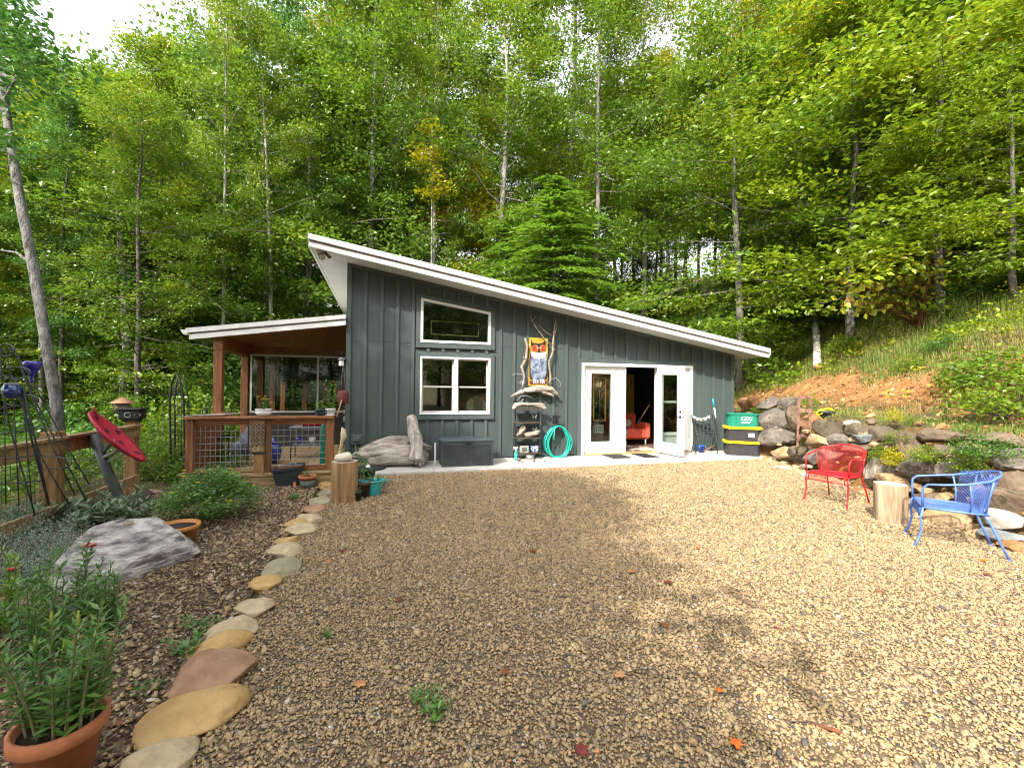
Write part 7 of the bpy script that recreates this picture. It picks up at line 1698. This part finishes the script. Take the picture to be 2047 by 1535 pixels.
# ladybird dish on its pole
DD = 5.2; dq = lambda x, y, d=DD: Dp(x, y, d)
di = thing('ladybird_dish', tuple(dq(243, 1003)), 'satellite dish painted red with black spots on a grey leaning pole', 'dish'); part('pole', MB().tube([dq(249, 1020), dq(214, 940), dq(187, 869)], .052, 14), mat('grey painted pole', (.10, .115, .12), .4, .15, 8, .05), di)
cen_ = dq(238, 872, DD - .12); ax_ = unit(dq(283, 918) - dq(193, 826)); vw = unit(cen_ - EYE); up_ = unit(np.cross(ax_, vw)); up_ = up_ if up_[2] > 0 else -up_; nrm = unit(up_ * .975 - vw * .20); bx_ = unit(np.cross(nrm, ax_)); R_d = 66 * DD / FPX
def dsurf(r, a, o=0.0): return cen_ + ax_ * (r * R_d * math.cos(a)) + bx_ * (r * R_d * .92 * math.sin(a)) - nrm * (.10 * R_d * 2 * (1 - r * r)) + nrm * o
nr, na_ = 8, 36; vs = [dsurf(i / nr, 2 * PI * k / na_) for i in range(nr + 1) for k in range(na_)] + [dsurf(i / nr, 2 * PI * k / na_, -.022) for i in range(nr + 1) for k in range(na_)]; nn = (nr + 1) * na_
fs = [(i * na_ + k, i * na_ + (k + 1) % na_, (i + 1) * na_ + (k + 1) % na_, (i + 1) * na_ + k) for i in range(nr) for k in range(na_)]; fs += [tuple(nn + q_ for q_ in f_[::-1]) for f_ in fs] + [(nr * na_ + k, nr * na_ + (k + 1) % na_, nn + nr * na_ + (k + 1) % na_, nn + nr * na_ + k) for k in range(na_)]
part('dish', MB().raw(vs, fs, True), mat('ladybird red', (.42, .02, .045), .5, .12, 5, 0), di)
for r, a in ((.45, .3), (.45, 1.5), (.45, 2.7), (.45, 4.0), (.45, 5.2), (.8, 0), (.8, .9), (.8, 2.1), (.8, 3.2), (.8, 4.3), (.8, 5.4)):
    part('spot', MB().raw([dsurf(min(.97, math.hypot(r * math.cos(a) + .10 * math.cos(t), r * math.sin(a) + .10 * math.sin(t))), math.atan2(r * math.sin(a) + .10 * math.sin(t), r * math.cos(a) + .10 * math.cos(t)), .003) for t in np.linspace(0, 2 * PI, 12, endpoint=False)], [tuple(range(12))]), mat('spot paint', (.07, .008, .012), .6, .2, 8, 0), di)
m = MB().bar(dq(206, 915), dq(240, 898, DD - .05), .06, .03); m.bar(dq(205, 905), dq(226, 880, DD - .1), .03, .03); m.bar(dq(210, 925), dq(252, 905, DD - .06), .02, .02); part('bracket', m, mat('steel bracket', (.25, .26, .27), .4, .2, 8, 0, metal=.5), di)
m = MB().tube([dq(193, 828, DD - .1), dq(186, 815, DD - .2)], .018, 8); part('feed_horn', m, M_TERRA, di)
# black metal obelisk trellises at the left edge
TD = 3.9; tq = lambda x, y, d=TD: Dp(x, y, d)
ob = thing('obelisk_trellis', tuple(tq(120, 1010) * [1, 1, 0]), 'tall dark metal garden obelisk with curled bars at the left edge', 'trellis'); m = MB()
for xs_, d in ((((18, 692), (40, 720), (66, 790), (110, 880), (172, 1000)), 0), (((10, 695), (20, 740), (50, 830), (86, 920), (140, 1012)), .25), (((0, 700), (4, 760), (18, 850), (50, 960), (70, 1030)), -.2), (((22, 694), (52, 735), (84, 800), (128, 882), (178, 968)), .3), (((40, 730), (70, 810), (108, 900), (150, 990)), .12)): m.tube([tq(x, y, TD + d) for x, y in xs_], .0062, 5)
for y0, x0, w_ in ((745, 4, 58), (800, 8, 70), (865, 22, 92), (925, 60, 84), (700, -6, 36)): m.tube([tq(x0 + w_ * (1 - math.cos(t)) / 2, y0 + 12 * math.sin(t), TD + .25 * math.cos(t)) for t in np.linspace(0, 6.28, 18)], .0045, 5)
m.tube([tq(12 + 12 * math.cos(t), 700 + 13 * math.sin(t)) for t in np.linspace(0, 5.5, 14)], .006, 5); m.tube([tq(-4 + 10 * math.cos(t), 706 + 10 * math.sin(t)) for t in np.linspace(1, 6, 12)], .006, 5)
part('bars', m, mat('green black iron', (.022, .030, .030), .5, .3, 8, 0), ob)
ob2 = thing('arched_trellis', tuple(tq(30, 1030) * [1, 1, 0]), 'shorter round topped metal trellis beside the obelisk at the left edge', 'trellis'); m = MB(); TD2 = 3.4
for k, s_ in enumerate((1, .8)): m.tube([tq(-30, 1000, TD2), tq(-20 + 6 * k, 860, TD2), tq(-4 + 6 * k, 775 + 10 * k, TD2), tq(22, 752 + 12 * k, TD2), tq(46 - 5 * k, 775 + 10 * k, TD2), tq(66 - 8 * k, 860, TD2), tq(98, 1010, TD2)], .007, 5)
for y in (820, 870, 920, 970): m.tube([tq(-22, y, TD2), tq(60 + (y - 860) * .22, y - 10, TD2)], .005, 5)
for k in range(4): m.tube([tq(-10 + k * 18, 775, TD2), tq(-14 + k * 26, 1010, TD2)], .004, 5)
part('bars', m, mat('green black iron', (0, 0, 0)), ob2)
M_BLUEG = mat('cobalt glass', (.008, .012, .30), .08, .2, 6, 0, spec=.8, coat=.6)
gb = thing('blue_bottle', tuple(tq(64, 764)), 'cobalt blue glass bottle upside down on top of the obelisk', 'bottle'); c0 = tq(64, 765); k_ = TD / FPX * .82
part('glass', MB().lathe(c0, [(4.5 * k_, 0), (5 * k_, 1 * k_), (4 * k_, 12 * k_), (6 * k_, 22 * k_), (13 * k_, 33 * k_), (16.5 * k_, 43 * k_), (17 * k_, 49 * k_), (14 * k_, 52 * k_), (0, 53 * k_)], 22), M_BLUEG, gb)
c0 = tq(23, 782, TD2 - .05); k2 = TD2 / FPX; bj = thing('blue_jar_lantern', tuple(c0 - [0, 0, .06]), 'blue glass ball hanging on the round topped trellis at the left edge', 'ornament'); part('glass', MB().lathe(c0, [(0, -15 * k2), (9 * k2, -12 * k2), (14 * k2, -4 * k2), (14 * k2, 4 * k2), (11 * k2, 12 * k2), (9 * k2, 15 * k2), (0, 15.5 * k2)], 20), mat('blue glass', (.006, .03, .16), .1, .2, 6, 0, spec=.8, coat=.6), bj); part('rim', MB().lathe(c0, [(10 * k2, 12.6 * k2), (11.5 * k2, 13 * k2), (10.5 * k2, 16.2 * k2), (9 * k2, 16.2 * k2)], 16), mat('grey tin', (0, 0, 0)), bj)
# big flat layered rock
cR = (G(150, 1150) + G(400, 1100)) / 2; v, f = rock_v(711, 4, 16, .14, .5, .88, (.47, .36, .27))
v[:, 2] *= np.where(v[:, 2] > 0, .75, 1.0)
lay_ = np.floor((v[:, 2] + .22 + v[:, 0] * .10 + v[:, 1] * .06 + .012 * np.sin(v[:, 0] * 9 + v[:, 1] * 5)) * 26); lr_ = np.random.default_rng(5).normal(size=60); v = v * (1 + .030 * lr_[np.clip(lay_, 0, 59).astype(int)])[:, None]; az = math.atan2(*(G(400, 1110) - G(150, 1140))[:2][::-1]); ca, sa = math.cos(az + .05), math.sin(az + .05)
V = np.stack([cR[0] + v[:, 0] * ca - v[:, 1] * sa, cR[1] - .20 + v[:, 0] * sa + v[:, 1] * ca, .15 + v[:, 2] + v[:, 1] * .30], 1)
mr_ = mat('layered slate rock', (.15, .125, .12), .75, .3, 5, 1.0, 9, stretch=(1, 1, 4), col2=(.52, .48, .44), dist=.05, detail=14, ramp=(.38, .6)); solo('layered_rock', MB().raw(V, f, False), mr_, 'big layered white and grey rock lying in the garden bed', 'rock')
bseed[0] += 1; v, f = rock_v(bseed[0], 2, 4, .1, .6, .9, (.04, .03, .015)); solo('flat_stone', MB().raw(v + cR + [.0, -.22, .40], f, True), R_TAN, 'small flat tan stone lying on the big layered rock', 'stone')
# stones edging the gravel
M_ES = [rockmat('cream edging stone', (.36, .27, .15), (.60, .49, .32)), rockmat('ochre edging stone', (.38, .22, .075), (.60, .40, .18)), rockmat('reddish edging stone', (.26, .13, .075), (.44, .27, .17)), rockmat('olive edging stone', (.22, .19, .11), (.40, .35, .23))]
for i, (x, y, w_, h_, k, tl, lb) in enumerate(((318, 1508, 118, 105, 0, 52, 'smooth cream edging stone nearest the camera'), (385, 1418, 170, 95, 1, 32, 'long ochre edging stone second from the camera'), (423, 1335, 140, 90, 2, 28, 'reddish edging stone, the only brick red one'), (440, 1292, 105, 36, 1, 25, 'thin ochre edging stone behind the reddish one'), (456, 1258, 88, 66, 0, 40, 'cream edging stone behind the thin ochre one'), (506, 1206, 66, 72, 0, 60, 'pale speckled edging stone in the middle of the border'), (530, 1166, 58, 30, 1, 10, 'small bright ochre edging stone'), (556, 1132, 72, 48, 3, 30, 'olive grey edging stone shaped like an egg'), (570, 1100, 58, 28, 0, 25, 'cream edging stone behind the olive egg shaped one'), (572, 1084, 46, 20, 1, 15, 'small orange edging stone half buried'), (602, 1056, 52, 36, 0, 38, 'pale flat edging stone with a sharp corner'), (588, 1046, 40, 18, 1, 20, 'thin tan stone against the pale flat one'), (616, 1036, 46, 22, 0, 12, 'pale slab edging stone half way to the log'), (628, 1015, 38, 20, 2, 20, 'rust brown edging stone near the tall log'), (642, 1000, 44, 26, 3, 40, 'grey edging stone near the tall log'), (652, 985, 34, 20, 3, 35, 'mottled edging stone beside the tall log'), (654, 970, 32, 18, 1, 15, 'ochre edging stone behind the tall log'))):
    g = G(x, y + h_ * .25, 0); d = pix(*g)[2]; s_ = d / FPX; sl_ = 1.0 / max(.25, (1.56 / np.linalg.norm(g - EYE)))
    bseed[0] += 1; wid = w_ * s_ / 2; v, f = rock_v(bseed[0], 4, 12, .10, .58, .93, (wid * 1.12, max(.07, min(d * d * h_ / (FPX * 1.56) * .58, wid * 1.1)), min(.08, wid * .48)))
    a_ = math.radians(tl) + math.radians(8); ca, sa = math.cos(a_), math.sin(a_); V = np.stack([g[0] + v[:, 0] * ca - v[:, 1] * sa, g[1] + v[:, 0] * sa + v[:, 1] * ca, v[:, 2] + min(.028, wid * .2)], 1)
    solo('edging_stone', MB().raw(V, f, True), M_ES[k], lb, 'edging stone', 'stones edging the gravel')
# big terracotta pot with snapdragons
PD = 1.67; cP = Dp(121, 1436, PD); rP = 178 * PD / FPX / 2 * .84; cB = cP * [1, 1, 0] + [0, 0, .012]; hP = cP[2] - .012
o = thing('terracotta_pot', tuple(cB), 'large terracotta pot of leafy snapdragons nearest the camera on the left', 'pot'); part('body', potlathe(cB, rP / 1.1, hP, True, .66), M_TERRA, o); part('soil', MB().lathe(cB, [(0, hP * .90), (rP * .82, hP * .89)], 24), M_SOIL, o)
rng = np.random.default_rng(60); st_ = []
for k in range(17):
    a = rng.uniform(0, 6.28); r = rP * .7 * math.sqrt(rng.uniform(0, 1)); b = cB + [r * math.cos(a), r * math.sin(a), hP * .88]; h_ = rng.uniform(.22, .47); t_ = np.array([math.cos(a), math.sin(a), 0]) * rng.uniform(.02, .12)
    st_.append([b + t_ * u ** 1.3 + np.array([0, 0, h_ * u]) for u in np.linspace(0, 1, 6)])
T = MB()
for s_ in st_: T.tube(s_, [.006, .0055, .005, .004, .003, .002], 5, False)
part('stems', T, mat('pale stem', (.20, .19, .09), .7, .2, 8, 0), o); v, f, t = stem_leaves(cB, st_, rng, 54, .075, .27, tone=.5, grow_up=.55, lo=.12); link('foliage', npmesh('snapdragon leaves', v, f, M_PLANT, {'tone': t}), o)
for s_ in st_[:6]: part('bud_spike', MB().lathe(np.array(s_[-1]), [(.001, -.02), (.006, -.012), (.004, -.004), (.007, .002), (.004, .01), (.006, .016), (.003, .024), (.004, .03), (0, .038)], 8), mat('yellow green bud', (.30, .36, .06), .6, .3, 30, .3), o)
# snapdragons behind the pot, silver and grey green plants
for i, (px, py, n_, h_, sp_, lb) in enumerate(((60, 1330, 12, .52, .26, 'bushy snapdragon in the bed behind the terracotta pot'), (150, 1240, 12, .45, .22, 'snapdragon with a pink flower head beside the layered rock'), (20, 1260, 10, .5, .25, 'yellowish green snapdragon at the left edge'), (215, 1265, 7, .34, .14, 'slim snapdragon in front of the layered rock'))):
    g = G(px, py, .03); g[2] = .03
    plant('snapdragon', g, n_, h_, sp_, 36, .08, .30, M_PLANTY if i == 2 else M_PLANT, lb, seed=70 + i, stem_r=.005, flowers=(1, mat('pink petals', (.55, .03, .10), .6, .3, 20, 0), .05) if i == 1 else (1, M_PETALR, .035) if i == 2 else None)
rng = np.random.default_rng(80)
for i, (px, py) in enumerate(((10, 1180), (60, 1165), (110, 1150), (155, 1120), (30, 1120), (90, 1105), (0, 1090))):
    g = G(px, py, .02); g[2] = .02; plant('silver_plant', g, 30, .34, .34, 30, .04, .22, M_SILVER, 'feathery silver leaved plant behind the snapdragons on the left', seed=90 + i, stem_r=.002, group='silver plants on the left')
for i, (px, py) in enumerate(((70, 1065), (120, 1055), (170, 1060), (215, 1055), (255, 1050), (30, 1075), (190, 1035), (240, 1030))):
    g = G(px, py, .02); g[2] = .02; plant('lambs_ear', g, 9, .30, .26, 12, .16, .34, M_SAGE, 'grey green broad leaved plant in the row along the garden fence', seed=110 + i, stem_r=.004, group='grey green plants along the fence')
# orange pot and the bushy marigold
g = G(372, 1092); cO = np.array([g[0] - .08, g[1] + .02, .012]); o = pot('orange_pot', cO, .17, .2, mat('orange glaze', (.46, .16, .03), .5, .25, 6, .1, col2=(.58, .26, .07)), 'orange pot tucked behind the layered rock', .8)
g = G(405, 1065); gb_ = np.array([g[0] - .05, g[1] + .42, .03]); rng = np.random.default_rng(120); mg = thing('marigold_bush', tuple(gb_), 'bushy green plant with small yellow flowers behind the orange pot', 'plant')
n_ = 150; a = rng.uniform(0, 6.28, n_); r = np.sqrt(rng.uniform(0, 1, n_)); cen = np.stack([gb_[0] + .46 * r * np.cos(a), gb_[1] + .45 * r * np.sin(a), .08 + .47 * (1 - .55 * r * r) * rng.uniform(.45, 1.05, n_)], 1)
v, f, t = blob_leaves(cen - gb_, np.full(n_, .10), 60, rng, .045, .35, .8, np.clip(rng.normal(.5, .15, n_), 0, 1), .15, .0, .7); link('foliage', npmesh('marigold leaves', v, f, M_PLANT, {'tone': t}), mg)
T = MB()
for k in range(0, n_, 4): T.tube([gb_ + [0, 0, 0], (gb_ + cen[k]) / 2 - [0, 0, .05], cen[k]], [.006, .005, .002], 4, False)
part('stems', T, mat('green stem', (0, 0, 0)), mg)
for k in range(26):
    e = cen[(k * 7) % n_] + rng.normal(size=3) * .03 + [0, 0, .07]; F = MB()
    for j in range(6): q_ = j * 1.05; F.raw([e, e + [.02 * math.cos(q_ - .4), .02 * math.sin(q_ - .4), .008], e + [.026 * math.cos(q_), .026 * math.sin(q_), .006], e + [.02 * math.cos(q_ + .4), .02 * math.sin(q_ + .4), .008]], [(0, 1, 2), (0, 2, 3)])
    part('flower', F, M_PETALY, mg)
for i, (px, py, s_, lf, lb) in enumerate(((410, 950, .5, M_LEAFB, 'wispy grey green shrub in front of the left railing panel'), (445, 975, .35, M_LEAFB, 'small grey green shrub at the left end of the deck step'), (375, 960, .45, M_LEAF, 'green shrub under the black arch trellis'), (300, 960, .5, M_LEAF, 'green bush between the fence corner and the arch trellis'))):
    g = G(px, py); bush(g[0], g[1] + .25, s_, lb, None, lf, z=-.03)
for px, py, r, lb in ((300, 990, .16, 'flat tan stone behind the fence corner post'), (250, 1015, .12, 'grey stone at the foot of the fence corner post')):
    bseed[0] += 1; g = G(px, py); v, f = rock_v(bseed[0], 2, 5, .1, .6, .9, (r, r * .7, r * .35)); solo('stone', MB().raw(v + g + [0, 0, .03], f, True), R_TAN if r > .14 else R_GREY, lb, 'stone')
lgm = MB(); lumpy(lgm, [G(255, 1030), G(275, 1008), G(290, 995)], [.05, .08, .07], 66, 12, .15); lgm.v = [(x, y, z + .06) for x, y, z in lgm.v]; solo('short_log', lgm, M_BARKD, 'short dark log lying behind the lamb ear plants by the fence', 'log')

# ------------------------------------------------------------------ weeds and fallen leaves
for i, (px, py, s_, lb) in enumerate(((845, 1398, .05, 'small green weed in the gravel in the foreground, left of two'), (868, 1428, .065, 'small green weed in the gravel in the foreground, right of two'), (375, 1300, .09, 'green weed tuft between the bed and the reddish edging stone'), (405, 1262, .08, 'green weed tuft beside the cream edging stones'), (585, 1000, .08, 'thin weed patch in the bed below the clay pot'), (538, 985, .07, 'thin weed patch in the bed below the square planter'), (655, 1272, .03, 'tiny weed in the gravel below the border'), (290, 1390, .05, 'small weed at the edge of the bed by the ochre stone'))):
    g = G(px, py, .01); plant('weed', np.array([g[0], g[1], .01]), 9, s_ * 1.2, s_ * 1.6, 7, s_ * .8, .4, M_PLANT, lb, 'weed', seed=140 + i, stem_r=.0015)
def leafshape(s): return [(s * x, s * y) for x, y in ((0, -.55), (.12, -.3), (.5, -.38), (.32, -.05), (.55, .18), (.22, .22), (.1, .6), (0, .42), (-.1, .6), (-.22, .22), (-.55, .18), (-.32, -.05), (-.5, -.38), (-.12, -.3))]
LC = {'orange': mat('orange fallen leaf', (.62, .13, .012), .7, .2, 14, 0), 'red': mat('dark red fallen leaf', (.15, .022, .016), .7, .3, 14, 0), 'brown': mat('brown fallen leaf', (.20, .065, .03), .8, .3, 14, 0), 'tan': mat('tan fallen leaf', (.42, .20, .08), .8, .3, 14, 0)}
for i, (px, py, s_, k, lb) in enumerate(((1472, 1489, .045, 'orange', 'bright orange fallen leaf at the bottom of the gravel'), (1660, 1461, .05, 'brown', 'long dark brown fallen leaf on the lower right gravel'), (1162, 1502, .05, 'red', 'dark red fallen leaf at the bottom edge of the gravel'), (1438, 1382, .03, 'orange', 'small orange fallen leaf above the bright orange one'), (1552, 1257, .025, 'red', 'small red fallen leaf on the sunlit gravel'), (1336, 1166, .05, 'red', 'dark red fallen leaf on the edge of the tree shade'), (1262, 1144, .06, 'tan', 'tan fallen leaf on the edge of the tree shade'), (1065, 1103, .06, 'red', 'dark red fallen leaf in the middle of the yard'), (1395, 1096, .04, 'orange', 'small orange fallen leaf near the sunlit patch'), (798, 1200, .045, 'red', 'red fallen leaf in the shade left of the middle'), (684, 1102, .06, 'red', 'dark red fallen leaf near the edging stones'), (1328, 1252, .05, 'brown', 'brown fallen leaf in the shade below the red one'), (1198, 1016, .05, 'red', 'small red fallen leaf in the upper part of the yard'), (1975, 1150, .05, 'brown', 'brown fallen leaf at the right edge below the blue chair'), (1966, 1122, .045, 'orange', 'orange brown fallen leaf by the back leg of the blue chair'), (1760, 1185, .045, 'brown', 'brown fallen leaf on the sunlit gravel below the stump'), (720, 1370, .06, 'tan', 'pale tan fallen leaf in the lower left gravel'), (842, 1400, .02, 'orange', 'tiny orange leaf lying on the weed'), (235, 1448, .05, 'brown', 'brown fallen leaf in the bed beside the terracotta pot'), (245, 1332, .04, 'red', 'dark red fallen leaf in the bed'), (475, 1165, .03, 'orange', 'small orange leaf in the bed beside the layered rock'), (1240, 1352, .05, 'tan', 'curled tan leaf in the shaded foreground'), (1010, 1345, .04, 'brown', 'brown leaf in the shaded foreground'), (330, 1425, .05, 'tan', 'tan leaf beside the long ochre stone'))):
    g = G(px, py, .02); a = rng.uniform(0, 6.28); ca, sa = math.cos(a), math.sin(a); pts = leafshape(s_ * 1.25) if px not in (1660,) else [(x * .45, y * 1.5) for x, y in leafshape(s_ * 1.3)]
    tz = rng.normal() * .25; P_ = [(g[0] + x * ca - y * sa, g[1] + x * sa + y * ca, .022 + .006 + abs(x) * .25 + y * tz * .3) for x, y in pts]
    solo('fallen_leaf', MB().prism(P_, (0, 0, .0012)), LC[k], lb, 'leaf', 'fallen leaves')
for i, (pts, lb) in enumerate((((1500, 1172), 'short dark twig on the sunlit gravel'), ((1270, 1345), 'thin dark twig in the shaded foreground'), ((1140, 1345), 'dark curved twig in the middle foreground'), ((950, 1145), 'short stick in the middle of the yard'), ((1620, 1450), 'thin twig near the long brown leaf'), ((1890, 1135), 'thin curved twig by the blue chair'))):
    g = G(*pts, .02); a = rng.uniform(0, 3.14); d_ = np.array([math.cos(a), math.sin(a), 0]) * rng.uniform(.05, .11); solo('twig', MB().tube([g - d_ + [0, 0, .004], g + [.01, .01, .012], g + d_ + [0, 0, .004]], [.002, .0035, .0018], 5), M_BARKD, lb, 'twig')
